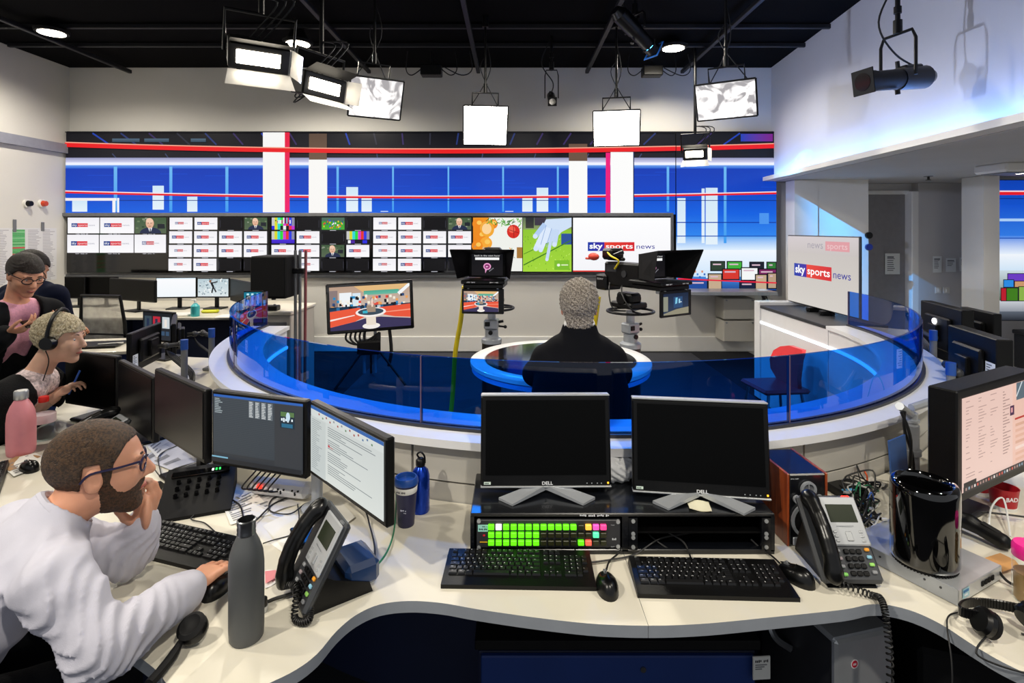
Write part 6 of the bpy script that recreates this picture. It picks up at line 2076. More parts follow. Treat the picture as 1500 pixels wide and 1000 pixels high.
# leaning paper behind the document monitor
p = G(585, 695)
t = thing('leaning_sheets', 'printed sheets leaning on the curved wall beside the blue flask', 'paper', (p.x, p.y, DZ), R(-16))
c = Canvas(0, 0, 40, 55, .16, .2)
c.rect(0, 0, 40, 55, '#e4e2dc'); c.marks(5, 6, 28, 1.6, '#5a5a60', 16)
for k in range(4):
    c.rect(8, 14 + k * 4, 30 - 3 * (k % 2), 16.6 + k * 4, '#8a8a8e', layer=0 if k else 1)
c.rect(28, 22, 33, 25, '#6a7ab0')
M = TR(-.1, .05, .2, rx=R(-14))
c.build('print', t, M @ TR(0, -.0018, 0), False)
MB(M).box((.08, 0, -.1), (.162, .003, .202)).build('sheet', 'paper', t)
MB(TR(-.05, .02, .13, rx=R(-20), rz=R(-8))).box((.08, 0, -.06), (.18, .002, .13)).build('front_sheet', 'paper', t)

cable(gc((330, 798), (318, 786), (300, 770), (280, 762), (315, 740), (338, 728)), 'thin black cable behind the keyboard of the bearded man', r=.0022)
cable(gc((330, 725), (340, 735), (352, 745), (356, 765), (350, 772), (372, 768), (400, 742), (432, 728)), 'black cable passing behind the grey bottle to socket block', r=.003)
cable(gc((435, 718, .03), (418, 725), (398, 735), (396, 752), (425, 756), (446, 742), (460, 736)), 'black cable looping beside the white monitor pole', r=.0026)
cable(gc((385, 800), (400, 795), (430, 785), (438, 765), (436, 742)), 'thin black cable running from grey bottle to monitor pole', r=.0022)
cable(gc((545, 845), (549, 825), (548, 800), (542, 775), (535, 760, .02), (520, 748, .03)), 'black cable curving behind the phone base with painted blue reflection', r=.003)
cable(gc((530, 843), (548, 836), (568, 810), (578, 775), (580, 735, .03), (574, 712, .06)), 'green network cable curving beside the travel cup', 'cable_green', .003)
cable(gc((388, 888), (402, 882), (418, 877), (428, 874)), 'short black lead beside grey bottle', r=.005)
lathe_thing('bottle_cap', 'small black and steel cap behind the grey bottle', 'cap', 384, 895, [('ring', [(0, 0), (.014, 0), (.015, .002), (.015, .016), (0, .016)], 'silver'), ('top', [(.013, .016), (.014, .018), (.013, .034), (0, .036)], 'black_plastic')])
cable(gc((226, 690), (236, 700), (233, 670), (260, 655)), 'thin cable on desk beside crumpled sheet', r=.002)

# tangled cables by the cylinder
t = thing('cable_tangle', 'tangle of many thin cables between desk phone and cylinder', 'cable bundle', (*G(1268, 770).xy, DZ))
o0 = t.location
for k in range(46):
    cm = random.choice(['cable_black'] * 6 + ['cable_green', 'cable_white', 'cable_blue', 'cable_black'])
    a, b_ = G(random.uniform(1228, 1262), random.uniform(712, 800)), G(random.uniform(1268, 1290), random.uniform(708, 790))
    m1 = a.lerp(b_, .33) + Vector((random.uniform(-.05, .05), random.uniform(-.06, .06), random.uniform(.01, .09)))
    m2 = a.lerp(b_, .66) + Vector((random.uniform(-.05, .05), random.uniform(-.06, .06), random.uniform(.01, .09)))
    z = Vector((0, 0, random.uniform(.004, .03)))
    MB().tube([a - o0 + z, m1 - o0, m2 - o0, b_ - o0 + z], random.choice([.002, .0026, .0034]), 5, smooth=6).build('cable', cm, t)
for k in range(7):
    p = G(random.uniform(1240, 1300), random.uniform(740, 805)) - o0 + Vector((0, 0, random.uniform(.03, .06)))
    MB().box(p, (.022, .01, .009), .002, rot=(0, .2, random.uniform(0, 3))).build('plug', random.choice(['silver_paint', 'cable_white', 'red_led' if k == 0 else 'black_plastic']), t)
cable([G(1212, 712) + Vector((0, 0, .03)), G(1225, 690) + Vector((0, 0, .05)), G(1250, 690) + Vector((0, 0, .05)), G(1270, 708) + Vector((0, 0, .03)), G(1264, 722) + Vector((0, 0, .01))], 'orange cable looping behind the wooden speaker', 'cable_orange', .0032)
cable([(.985, 1.746, .885), (.945, 1.744, .862), (.937, 1.743, .81), (.965, 1.742, .775)], 'green cable hanging in front of wooden speaker', 'cable_green', .003)
t = thing('black_adapter', 'flat black adapter box behind the silver grey desk phone', 'adapter', G(1240, 722), R(12))
MB().box((0, 0, .016), (.12, .1, .03), .006).build('body', 'black_plastic', t)
MB().box((-.03, -.04, .034), (.05, .015, .006), .002).build('plug', mat('plug_blue', '#5aa8d8', .4), t)
cable([G(1448, 795) + Vector((0, 0, .01)), G(1452, 765) + Vector((0, 0, .05)), G(1470, 755) + Vector((0, 0, .06)), G(1480, 790) + Vector((0, 0, .01))], 'white cable arching behind the white keyboard', 'cable_white', .003)
cable([G(1420, 752) + Vector((0, 0, .01)), G(1460, 760) + Vector((0, 0, .02)), G(1500, 765) + Vector((0, 0, .02))], 'black cable running under the pink page monitor', r=.0035)
cable(gc((1462, 850, .02), (1476, 856), (1500, 868)), 'black plug lead behind the silver box', r=.004)
t = thing('document_tray', 'stack of papers and card leaning behind the grey monitor pole', 'paper', (*G(1372, 700).xy, DZ + .002), R(31))
MB(TR(.09, -.01, 0, rx=R(-4))).box((0, 0, .15), (.16, .012, .3), .002).build('card', mat('card_brown', '#b48a54', .7), t)
MB(TR(-.30, .0, 0, rx=R(-4))).box((0, 0, .11), (.13, .006, .22), .001).build('folder', mat('folder_blue', '#31548c', .5), t)
MB(TR(.0, -.06, .0)).box((0, 0, .05), (.06, .06, .1), .02).build('wrapping', 'bag_plastic', t)

# stand of the big pink page monitor
t = thing('monitor_stand', 'dark foot holding the big pink page monitor on the right desk', 'stand', (1.6145, 2.0315, DZ), R(28.1))
MB().box((0, -.02, .01), (.2, .16, .02), .008).build('base', 'dark_grey', t)
MB().box((0, 0, .18), (.1, .03, .34), .008).build('post', 'dark_grey', t)

# ================================================================== back left benches
t = thing('back_bench', 'long cream bench along the back wall under the monitors', 'desk', (-4.6, 7.1, 0))
MB().box((0, 0, .725), (3.1, 1.5, .03), .004).build('top', 'desk_laminate', t)
MB().box((0, -.5, .35), (3.0, .03, .7)).build('modesty_panel', 'navy_panel', t)
for x in (-1.45, 0, 1.45):
    MB().box((x, 0, .355), (.04, 1.3, .71)).build('support_panel', 'navy_panel', t)
BM = [('black monitor at the wall chart end of the back bench', 94, 124, 7.15, 7.15, 405, 437, None),
      ('black monitor standing second along the back bench', 125, 172, 7.2, 7.2, 405, 437, None),
      ('large black monitor angled in front of others on back bench', 160, 227, 6.95, 6.6, 407, 438, None),
      ('white lit monitor on the back bench', 228, 288, 6.95, 7.0, 406, 437, sheet),
      ('monitor showing a climber on ice on the back bench', 288.5, 336, 7.0, 7.0, 407, 436, climb),
      ('black monitor at the speaker end of the back bench', 337, 374, 7.0, 6.4, 408, 440, None)]
for lab, x0, x1, d0, d1, y0, y1, dr in BM:
    a, b_ = Q(x0, y0, d0), Q(x1, y0, d1)
    zt, zb = EYE - (y0 - HY) * d0 / F, EYE - (y1 - HY) * d0 / F
    monitor(lab, (a.x, a.y), (b_.x, b_.y), zb, zt, dr, foot=DZ, name='bench_monitor')
t = thing('pump_bottle', 'turquoise pump bottle standing on the back bench', 'bottle', (*G(286, 463).xy, DZ))
MB().lathe([(0, 0), (.045, 0), (.048, .01), (.048, .12), (.02, .15), (.02, .155)], 20).build('body', mat('turquoise', '#3fb4bc', .3), t)
MB().cyl((0, 0, .155), (0, 0, .19), .012).box((-.02, 0, .19), (.06, .016, .014), .004).build('pump', 'ring_white', t)
t = thing('yellow_marker_case', 'yellow green pouch lying on the back bench', 'pouch', (*G(308, 458).xy, DZ), R(10))
MB().box((0, 0, .02), (.2, .08, .04), .018).build('body', mat('pouch_yellow', '#c8c818', .5), t)
MB().box((0, 0, .041), (.16, .006, .004)).build('zip', 'dark_grey', t)
for k, (x, y, w) in enumerate(((262, 462, .3), (331, 465, .18))):
    tag(MB().box((*G(x, y).xy, DZ + .012), (w, .2, .024), .008, rot=(0, 0, .1)).build('bench_papers', 'paper'), ('stack of papers in front of the white lit monitor', 'stack of papers beside the yellow pouch')[k], 'paper')
t = thing('side_bench', 'cream bench along the left wall near the standing men', 'desk', (-5.75, 5.2, 0))
MB().box((0, 0, .725), (1.1, 2.2, .03), .004).build('top', 'desk_laminate', t)
MB().box((.4, 0, .355), (.03, 2.0, .71)).build('modesty_panel', 'navy_panel', t)
t = thing('laptop', 'open grey laptop seen from behind on the left bench', 'laptop', (-4.95, 5.75, .74), R(-15))
MB().box((0, 0, .01), (.36, .25, .02), .005).build('base', 'dark_grey', t)
MB(TR(0, -.12, .02, rx=R(18))).box((0, 0, .12), (.36, .012, .24), .005).build('lid', mat('lid_violet', '#6f6f98', .35, .4), t)
t = thing('low_table', 'small cream table with a blue front behind the headset woman', 'table', (-3.62, 4.85, 0), R(12))
MB().box((0, 0, .725), (.85, .62, .03), .004).build('top', 'desk_laminate', t)
MB().box((0, -.26, .4), (.8, .02, .62), .003).build('front_panel', 'blue_drawer', t)
for x in (-.38, .38):
    MB().box((x, 0, .355), (.03, .5, .71)).build('side_panel', 'navy_panel', t)
t = thing('black_folder', 'black folder and pen lying on the small cream table', 'folder', (-3.62, 4.8, .74), R(12))
MB().box((0, 0, .012), (.34, .24, .024), .004).build('cover', 'black_plastic', t)
MB().cyl((.02, -.08, .03), (.2, -.04, .03), .006, n=8).build('pen', 'cable_white', t)

def mesh_chair(loc, rz, label, col='black_plastic'):
    t = thing('office_chair', label, 'chair', loc, rz)
    w, h = .46, .52
    b = MB().tube([(-w / 2, 0, 0), (-w / 2 - .01, .03, h * .5), (-w / 2 + .02, .05, h), (w / 2 - .02, .05, h), (w / 2 + .01, .03, h * .5), (w / 2, 0, 0)], .016, 8, T=TR(0, .22, .6))
    b.tube([(-w / 2, 0, 0), (w / 2, 0, 0)], .016, 8, T=TR(0, .22, .6)).tube([(-w / 2 - .005, .01, h * .28), (w / 2 + .005, .01, h * .28)], .01, 8, T=TR(0, .22, .6))
    b.build('back_frame', col, t)
    mm = mat('chair_mesh', '#c4c0b8', .8, nv=.3, ns=12)
    mm.node_tree.nodes['Principled BSDF'].inputs['Alpha'].default_value = .6
    MB().add([(-w / 2, .22, .6), (w / 2, .22, .6), (w / 2 - .02, .27, .6 + h), (-w / 2 + .02, .27, .6 + h)], [(0, 1, 2, 3)]).build('back_mesh', mm, t)
    MB().box((0, -.02, .46), (.48, .46, .07), .03).build('seat', 'black_matt', t)
    MB().cyl((0, .02, .08), (0, .02, .43), .026).build('gas_lift', 'steel', t)
    MB().tube([(0, .1, .42), (0, .26, .45), (0, .25, .66)], .022, 8, smooth=4).build('back_spine', 'silver_paint', t)
    for s in (-1, 1):
        MB().tube([(s * .22, .1, .43), (s * .28, .08, .5), (s * .28, .06, .66)], .015, 8, smooth=4).box((s * .28, .0, .675), (.07, .25, .025), .01).build('armrest', 'black_plastic', t)
    for k in range(5):
        a = 2 * PI * k / 5 + .3
        MB().tube([(0, .02, .1), (.28 * math.cos(a), .02 + .28 * math.sin(a), .06)], .017, 8).sph((.28 * math.cos(a), .02 + .28 * math.sin(a), .03), .03, 10).build('leg', 'black_plastic', t)
    return t
mesh_chair((-3.94, 5.55, 0), R(172), 'black office chair with mesh back by the back bench')
mesh_chair((-1.72, 1.12, 0), R(120), 'black office chair under the bearded man in white sweatshirt')
mesh_chair((-2.93, 2.73, 0), R(90), 'black office chair under the woman with headset')
# ================================================================== people
V3 = lambda *a: np.array(a, float)
def unit(v):
    v = np.array(v, float)
    return v / np.linalg.norm(v)

mat('hair_dark_brow', '#3a281c', .8, nv=.1)
class Head:
    def __init__(s, C, f, up=(0, 0, 1), k=1.):
        s.C, s.f, s.k = np.array(C, float), unit(f), k
        s.r = unit(np.cross(s.f, up))
        s.u = np.cross(s.r, s.f)
        s.ax = np.array([s.f, s.r, s.u])
    def p(s, f, r, u):
        return s.C + s.k * (s.f * f + s.r * r + s.u * u)
    def cranium(s, S, g=0., k=.02):
        S.ell(s.p(-.018, 0, .035), s.k * (V3(.098, .076, .088) + g), s.ax, k)
        S.ell(s.p(.02, 0, .0), s.k * (V3(.078, .068, .10) + g), s.ax, k)
    def build(s, S):
        K = s.k
        s.cranium(S)
        S.ell(s.p(.028, 0, -.055), K * V3(.066, .056, .062), s.ax, .025)
        S.ell(s.p(.07, 0, -.103), K * V3(.024, .028, .02), s.ax, .02)
        for q in (-1, 1):
            S.ell(s.p(.058, q * .04, -.022), K * V3(.03, .026, .028), s.ax, .02)
            S.ell(s.p(.079, q * .03, .026), K * V3(.016, .024, .009), s.ax, .012)
            S.ell(s.p(.1, q * .033, .006), K * V3(.012, .016, .011), s.ax, .012, 'sub')
            S.ell(s.p(-.008, q * .076, -.008), K * V3(.021, .009, .034), s.ax, .006)
            S.ell(s.p(-.002, q * .086, -.004), K * V3(.010, .007, .018), s.ax, .005, 'sub')
            S.ell(s.p(.098, q * .012, -.035), K * V3(.011, .009, .008), s.ax, .008)
        S.cone(s.p(.088, 0, .018), s.p(.116, 0, -.028), K * .0095, K * .0125, .012)
        S.ell(s.p(.092, 0, -.061), K * V3(.011, .024, .0055), s.ax, .006)
        S.ell(s.p(.089, 0, -.073), K * V3(.011, .021, .006), s.ax, .006)
    def eyes(s, parent, iris='#3a2a1e'):
        b = MB()
        for q in (-1, 1):
            b.sph(tuple(s.p(.0785, q * .032, .005)), .0102 * s.k, 12)
        b.cur = 1
        for q in (-1, 1):
            b.sph(tuple(s.p(.0848, q * .032, .004)), .0052 * s.k, 8)
        b.build('eyes', [mat('eye_white', '#cfc6c0', .3, nv=0), mat('iris_' + iris, iris, .2, nv=0)], parent, 60)
        for q in (-1, 1):
            MB().tube([Vector(s.p(.094, q * .014, .026)), Vector(s.p(.093, q * .03, .031)), Vector(s.p(.08, q * .05, .026))], .0032 * s.k, 6, smooth=3).build('eyebrow', 'hair_dark_brow', parent)
        MB().tube([Vector(s.p(.094, -.022, -.067)), Vector(s.p(.102, 0, -.066)), Vector(s.p(.094, .022, -.067))], lambda u: .002 + .004 * math.sin(PI * u), 6, smooth=5).build('lips', mat('lip_rose', '#a85a50', .5, nv=0), parent)
    def loc(s, X, Y, Z):
        x, y, z = X - s.C[0], Y - s.C[1], Z - s.C[2]
        return [(x * a[0] + y * a[1] + z * a[2]) / s.k for a in (s.f, s.r, s.u)]
    def shell(s, name, m, parent, region, g=.008, res=.0045, rough=.0016, fr=900., extra=None):
        """hair or beard: thickened head cut to a region given in head space (negative = keep)"""
        lo, hi = s.C - .17, s.C + .17
        S = SDF(lo, hi, res)
        s.cranium(S, g)
        if extra:
            extra(S)
        f, r, u = s.loc(*np.meshgrid(*[S.lo[i] + S.res * np.arange(S.n[i]) for i in range(3)], indexing='ij'))
        cut = region(f, r, u)
        nz = rough * (np.sin(f * fr + 2.1 * np.sin(u * fr * .7)) + np.sin(r * fr * .9 + 1.7 * np.sin(f * fr * .8)) + np.sin(u * fr * .8 + r * fr * .5))
        S.F = np.maximum(S.F + nz, cut * s.k).astype(np.float32)
        return S.mesh(name, m, parent)

def hand(S, W, d, n, th, curl=(.3, .4, .4), spread=.0, k=1., thumb=(.65, .7, .25), r0=.0088, fcurl=None):
    d, n, th = unit(d), unit(n), unit(th)
    W = np.array(W, float)
    S.ell(W + d * .045 * k, V3(.05, .036, .016) * k, np.array([d, th, n]), .012)
    for i, (ln, off) in enumerate(((.94, .031), (1.04, .0105), (1., -.0105), (.8, -.030))):
        kn = W + d * (.088 - .004 * abs(i - 1)) * k + th * off * k
        S.cone(W + d * .03 * k + th * off * .6 * k, kn, .0125 * k, .0105 * k, .006)
        a, p = 0., kn
        for j, L in enumerate((.042, .027, .021)):
            a += (fcurl[i] if fcurl else curl)[j]
            q = p + (d * math.cos(a) + n * math.sin(a) + th * spread * off * 8) * L * ln * k
            S.cone(p, q, (r0 - .0007 * j) * k, (r0 - .0007 * (j + 1)) * k, .003)
            p = q
    p = W + d * .022 * k + th * .026 * k
    for j, L in enumerate((.042, .033, .026)):
        v = unit(d * (thumb[0] + .15 * j) + th * (thumb[1] - .22 * j) + n * (thumb[2] + .1 * j))
        q = p + v * L * k
        S.cone(p, q, (.0125 - .0014 * j) * k, (.0112 - .0014 * j) * k, .005)
        p = q

def torso(S, J, g=0., wr=1., arms=True, k=.035, cuff=None, legs=False, upto=1.):
    N, H, Rs, Ls = (np.array(J[q], float) for q in ('N', 'H', 'Rs', 'Ls'))
    ax = unit(Ls - Rs)
    ch = np.array(J.get('chest', N * .62 + H * .38 + 0 * N), float)
    for q in (-1, 1):
        S.cone(H + ax * .075 * q * wr, ch + ax * .085 * q * wr, .112 * wr + g, .108 * wr + g, k)
        S.cone(ch + ax * .085 * q * wr, N + ax * .07 * q * wr - V3(0, 0, .05), .108 * wr + g, .07 * wr + g, k)
    S.cone(Rs, N - V3(0, 0, .02), .058 * wr + g, .058 * wr + g, k)
    S.cone(Ls, N - V3(0, 0, .02), .058 * wr + g, .058 * wr + g, k)
    if arms:
        for q in 'RL':
            s, e, w = (np.array(J[q + x], float) for x in ('s', 'e', 'w'))
            w2 = e + (w - e) * upto
            S.cone(s, e, .056 * wr + g, .045 * wr + g, k * .6)
            S.cone(e, w2, .044 * wr + g, (.028 * wr if upto > .99 else .033 * wr) + g, .02)
    if legs:
        for q in 'RL':
            S.cone(H + ax * .09 * (1 if q == 'L' else -1), J[q + 'k'], .085 * wr + g, .06 * wr + g, .03)
            S.cone(J[q + 'k'], J[q + 'a'], .058 * wr + g, .042 * wr + g, .02)

def bounds(J, hd, pad=.2):
    P = np.array([np.array(v, float) for v in J.values()] + [hd.C])
    return P.min(0) - pad, P.max(0) + pad

def wrinkle(S, amp, fx=38., seed=0.):
    g = [S.lo[i] + S.res * np.arange(S.n[i]) for i in range(3)]
    X, Y, Z = np.meshgrid(*g, indexing='ij', sparse=True)
    w = np.sin(X * fx + 2.2 * np.sin(Z * fx * .55 + seed) + Y * 9) * np.sin(Z * fx * .7 + Y * fx * .6 + 1.4 * np.sin(X * 21 + seed))
    S.F = (S.F + amp * w).astype(np.float32)

def fold(S, c, rad, amp, fx):
    g = [S.lo[i] + S.res * np.arange(S.n[i]) for i in range(3)]
    X, Y, Z = np.meshgrid(*g, indexing='ij', sparse=True)
    D = np.sqrt((X - c[0]) ** 2 + (Y - c[1]) ** 2 + (Z - c[2]) ** 2)
    w = np.clip(1 - D / rad, 0, 1) ** .7
    ph = X * fx * .55 + Y * fx * .6 - Z * fx * .55 + 1.6 * np.sin(Z * 31 + X * 17) + 1.2 * np.sin(Y * 27)
    S.F = (S.F + amp * w * (np.abs(np.sin(ph)) * 2 - 1)).astype(np.float32)

def skin_mat(name, col):
    m = mat(name, col, .5, nv=.05, ns=30)
    b = m.node_tree.nodes['Principled BSDF']
    b.inputs['Subsurface Weight'].default_value = .12
    b.inputs['Subsurface Radius'].default_value = (.012, .005, .003)
    return m
def cloth(name, col, bs=240, bump=.25, rough=.9, nv=.06):
    m = mat(name, col, rough, nv=nv, ns=10, bump=bump, bs=bs)
    m.node_tree.nodes['Principled BSDF'].inputs['Specular IOR Level'].default_value = .15
    return m
def hair_mat(name, a, b_):
    m = mat(name, a, .55, nv=0, bump=.9, bs=420)
    nt = m.node_tree
    n = nt.nodes.new('ShaderNodeTexNoise')
    n.inputs['Scale'].default_value = 160
    n.inputs['Detail'].default_value = 6
    tc = nt.nodes.new('ShaderNodeTexCoord')
    r = nt.nodes.new('ShaderNodeValToRGB')
    r.color_ramp.elements[0].position, r.color_ramp.elements[1].position = .38, .62
    r.color_ramp.elements[0].color, r.color_ramp.elements[1].color = (*srgb(a), 1), (*srgb(b_), 1)
    nt.links.new(tc.outputs['Object'], n.inputs['Vector'])
    nt.links.new(n.outputs['Fac'], r.inputs['Fac'])
    nt.links.new(r.outputs['Color'], nt.nodes['Principled BSDF'].inputs['Base Color'])
    return m

def person(label, base):
    t = thing('person', label, 'person', base)
    return t
def to_local(t):
    """child meshes are made in world space; put them under the empty without moving them"""
    L = Vector(t.location)
    for ch in t.children:
        ch.data.transform(Matrix.Translation(-L))

def glasses(hd, t, col, y=.006):
    b = MB()
    for q in (-1, 1):
        c_ = hd.p(.103, q * .033, y)
        b.tube([Vector(hd.p(.103 - .012 * (abs(q * .033 + .026 * math.cos(a)) / .06) ** 2, q * .033 + .026 * math.cos(a), y - .002 + .019 * math.sin(a))) for a in [2 * PI * i / 16 for i in range(16)]], .003, 6, closed=True)
        b.tube([Vector(hd.p(.09, q * .062, y + .012)), Vector(hd.p(.04, q * .079, y + .011)), Vector(hd.p(-.015, q * .084, y + .008)), Vector(hd.p(-.035, q * .084, y - .012))], .0031, 6, smooth=4)
    b.tube([Vector(hd.p(.104, -.008, y + .004)), Vector(hd.p(.108, 0, y + .006)), Vector(hd.p(.104, .008, y + .004))], .0022, 6)
    b.build('glasses', mat('frame_' + col, col, .3, nv=0), t)

# ------------------------------------------------------------------ the bearded man
hd = Head(Q(146, 684, 1.5), (.83, .55, -.03), k=1.02)
J = dict(N=(-1.225, 1.415, .975), H=(-1.66, 1.13, .635), chest=(-1.36, 1.32, .84), Rs=(-1.06, 1.265, .945), Ls=(-1.38, 1.53, .925), Re=(-.925, 1.235, .824), Rw=(-.868, 1.475, .803),
         Le=(-1.12, 1.60, .822), Lw=(-1.082, 1.602, .90), Rk=(-1.22, 1.42, .55), Lk=(-1.42, 1.62, .55), Ra=(-1.15, 1.5, .1), La=(-1.35, 1.68, .1))
t = person('bearded man in a white sweatshirt and glasses resting his chin on his hand', (-1.66, 1.13, 0))
lo, hi = bounds(J, hd, .17)
S = SDF(lo, hi, .0058)
hd.build(S)
S.cone(hd.p(-.03, 0, -.06), np.array(J['N']) - V3(0, 0, .01), .056, .062, .03)
torso(S, J, legs=True)
hand(S, J['Rw'], (.17, .97, -.03), (-.05, 0, -1), (-1, .1, 0), curl=(.25, .3, .25))
hand(S, J['Lw'], (.22, -.05, 1), (-.82, -.45, .05), (-.35, -.85, -.1), fcurl=((.55, .6, .4), (.5, .55, .4), (.4, .5, .4), (.4, .45, .4)), thumb=(.75, .55, .2), k=1.02)
S.mesh('body', skin_mat('skin_light', '#d69a7c'), t)
G2 = SDF(lo, hi, .0065)
torso(G2, J, .018, 1.0, upto=.93)
G2.cone(J['Re'], (np.array(J['Re']) * .25 + np.array(J['Rw']) * .75), .06, .05, .02)
G2.cone(J['Le'], (np.array(J['Le']) * .45 + np.array(J['Lw']) * .55), .06, .048, .02)
wrinkle(G2, .007, 30)
fold(G2, J['Re'], .2, .0065, 105)
fold(G2, J['Le'], .15, .006, 120)
fold(G2, J['Rs'], .17, .0045, 70)
fold(G2, J['H'], .3, .008, 55)
for q in 'RL':
    e, w = np.array(J[q + 'e']), np.array(J[q + 'w'])
    a, b_ = e + (w - e) * .86, e + (w - e) * .97
    G2.cone(a, b_, .045, .044, .004)
n_ = unit(hd.C - np.array(J['N']) + V3(0, 0, .25))
NB, HB2 = np.array(J['N']) + V3(0, 0, .005), hd.p(-.035, 0, -.07)
G2.cone(NB - V3(0, 0, .03), NB + (HB2 - NB) * .36, .105, .084, .03)
G2.cone(NB + (HB2 - NB) * .25, HB2, .066, .068, .004, 'sub').ell(hd.p(0, 0, -.01), V3(.125, .1, .125), hd.ax, .004, 'sub')
G2.half((0, 0, .46), (0, 0, -1))
G2.mesh('sweatshirt', cloth('sweat_white', '#bdbcc9', 500, .12), t)
seam = []
for k in range(9):
    a = k / 8
    seam.append(Vector(J['Rs']) + Vector((-.035 + .0 * a, -.02, 0)) + Vector((math.sin(a * PI) * .03 - .05 * a, -.075 * math.sin(a * PI * .9 + .3), .085 - .2 * a)))
na = Vector(HB2 - NB).normalized()
pc, nu = Vector(NB + (HB2 - NB) * .5), na.orthogonal().normalized()
nw = na.cross(nu)
MB().tube([pc + (nu * math.cos(2 * PI * i / 28) + nw * math.sin(2 * PI * i / 28)) * .072 for i in range(28)], .012, 8, closed=True).build('collar', 'sweat_white', t)
tr = SDF(lo, hi, .009)
for q, sg in (('R', -1), ('L', 1)):
    axx = unit(np.array(J['Ls']) - np.array(J['Rs']))
    tr.cone(np.array(J['H']) + axx * .09 * sg, J[q + 'k'], .1, .075, .03).cone(J[q + 'k'], J[q + 'a'], .072, .055, .02)
tr.cone(np.array(J['H']) - axx * .08, np.array(J['H']) + axx * .08, .13, .13, .03)
tr.mesh('trousers', cloth('trouser_dark', '#17181d'), t)
hair_mat('hair_brown', '#2c1c12', '#5a4028')
hair_mat('beard_brown', '#33200f', '#5e3d24')
hd.shell('hair', 'hair_brown', t, lambda f, r, u: np.interp(f, (-.06, -.036, -.03, .004, .01, .026, .034, .06, .09), (-.078, -.05, .034, .034, -.03, -.03, .03, .072, .08)) - u, g=.0062, rough=.0005, fr=700)
def beard_extra(S):
    S.ell(hd.p(.028, 0, -.055), V3(.072, .062, .07), hd.ax, .02).ell(hd.p(.07, 0, -.108), V3(.03, .034, .026), hd.ax, .02).ell(hd.p(.088, 0, -.05), V3(.014, .03, .012), hd.ax, .01)
hd.shell('beard', 'beard_brown', t, lambda f, r, u: np.maximum.reduce([u - np.interp(f, (0, .022, .04, .06, .078, .11), (.0, -.004, -.045, -.058, -.04, -.042)), np.interp(u, (-.13, -.06, -.02), (.0, -.002, .006)) - f, np.where(np.abs(r) < .03, .0065 - np.hypot((f - .104) * .8, u + .067), -1)]), g=.0015, rough=.0006, fr=700, extra=beard_extra)
glasses(hd, t, '#1c1a3c')
hd.eyes(t)
for q in 'RL':                                      # ribbed cuffs
    e, w = Vector(J[q + 'e']), Vector(J[q + 'w'])
    MB().cyl(e.lerp(w, .84), e.lerp(w, 1.0), .0465, .0435, 22).build('cuff', 'sweat_white', t)
to_local(t)
mouse((-.838, 1.558, DZ), R(-8), 'black mouse under the hand of the bearded man')

# ------------------------------------------------------------------ the anchor, seen from behind
hd = Head(Q(848, 449, 2.70), (.08, 1, -.04), k=1.06)
J = dict(N=(.33, 2.665, 1.215), H=(.33, 2.56, .66), chest=(.33, 2.64, .98), Rs=(.485, 2.69, 1.125), Ls=(.175, 2.69, 1.125), Re=(.54, 2.76, 1.04), Le=(.12, 2.76, 1.04), Rw=(.46, 3.0, 1.022), Lw=(.2, 3.0, 1.022),
         Rk=(.45, 2.98, .62), Lk=(.22, 2.98, .62), Ra=(.45, 3.0, .2), La=(.22, 3.0, .2))
t = person('grey haired man in a dark suit sitting at the anchor table', (.33, 2.56, 0))
lo, hi = bounds(J, hd, .18)
S = SDF(lo, hi, .008)
hd.build(S)
S.cone(hd.p(-.03, 0, -.06), np.array(J['N']), .06, .064, .03)
torso(S, J, legs=True, wr=1.05)
hand(S, J['Rw'], (-.35, .93, -.2), (0, -.2, -1), (-.9, -.3, 0), curl=(-.1, .0, .05), thumb=(.65, .7, 0))
hand(S, J['Lw'], (.35, .93, -.2), (0, -.2, -1), (.9, -.3, 0), curl=(-.1, .0, .05), thumb=(.65, .7, 0))
S.mesh('body', skin_mat('skin_ruddy', '#c98a70'), t)
G2 = SDF(lo, hi, .008)
torso(G2, J, .016, 1.08, upto=.95)
G2.ell((.33, 2.63, 1.0), (.205, .145, .2), None, .05)
G2.cone((.33, 2.67, 1.18), (.332, 2.68, 1.258), .1, .09, .02)
G2.fn(lambda x, y, z: np.sqrt((x - .33) ** 2 + (y - 2.685) ** 2) - .078, (.1, 2.5, 1.2), (.55, 2.9, 1.5), 0, 'sub')
wrinkle(G2, .002, 26)
G2.half((0, 0, .55), (0, 0, -1))
G2.mesh('jacket', cloth('suit_navy', '#07080e', 400, .1), t)
S = SDF((.2, 2.55, 1.1), (.46, 2.85, 1.36), .005)
S.cone((.33, 2.675, 1.19), (.332, 2.685, 1.286), .086, .078, .002)
S.mesh('shirt_collar', cloth('shirt_white', '#eceaea', 300, .05), t)
tr = SDF(lo, hi, .01)
for q, sg in (('R', 1), ('L', -1)):
    tr.cone((.33 + .09 * sg, 2.56, .66), J[q + 'k'], .1, .075, .03).cone(J[q + 'k'], J[q + 'a'], .072, .055, .02)
tr.mesh('trousers', 'suit_navy', t)
hair_mat('hair_grey', '#5a5048', '#c2b8ac')
hd.shell('hair', 'hair_grey', t, lambda f, r, u: np.maximum.reduce([f - .085, -(u - .05 + np.clip(.03 - f, 0, .06) * 1.3 + np.clip(-f - .015, 0, .1) * 1.3), -(u + .112)]), g=.0135, rough=.0022, fr=420, extra=lambda S: S.ell(hd.p(-.05, 0, -.06), V3(.05, .066, .07), hd.ax, .02))
hd.eyes(t)
to_local(t)
t = thing('anchor_chair', 'dark swivel chair under the grey haired man', 'chair', (.33, 2.6, 0))
MB().lathe([(.24, .0), (.24, .02), (.04, .05), (.035, .45), (.0, .45)], 28).build('pedestal', 'steel', t)
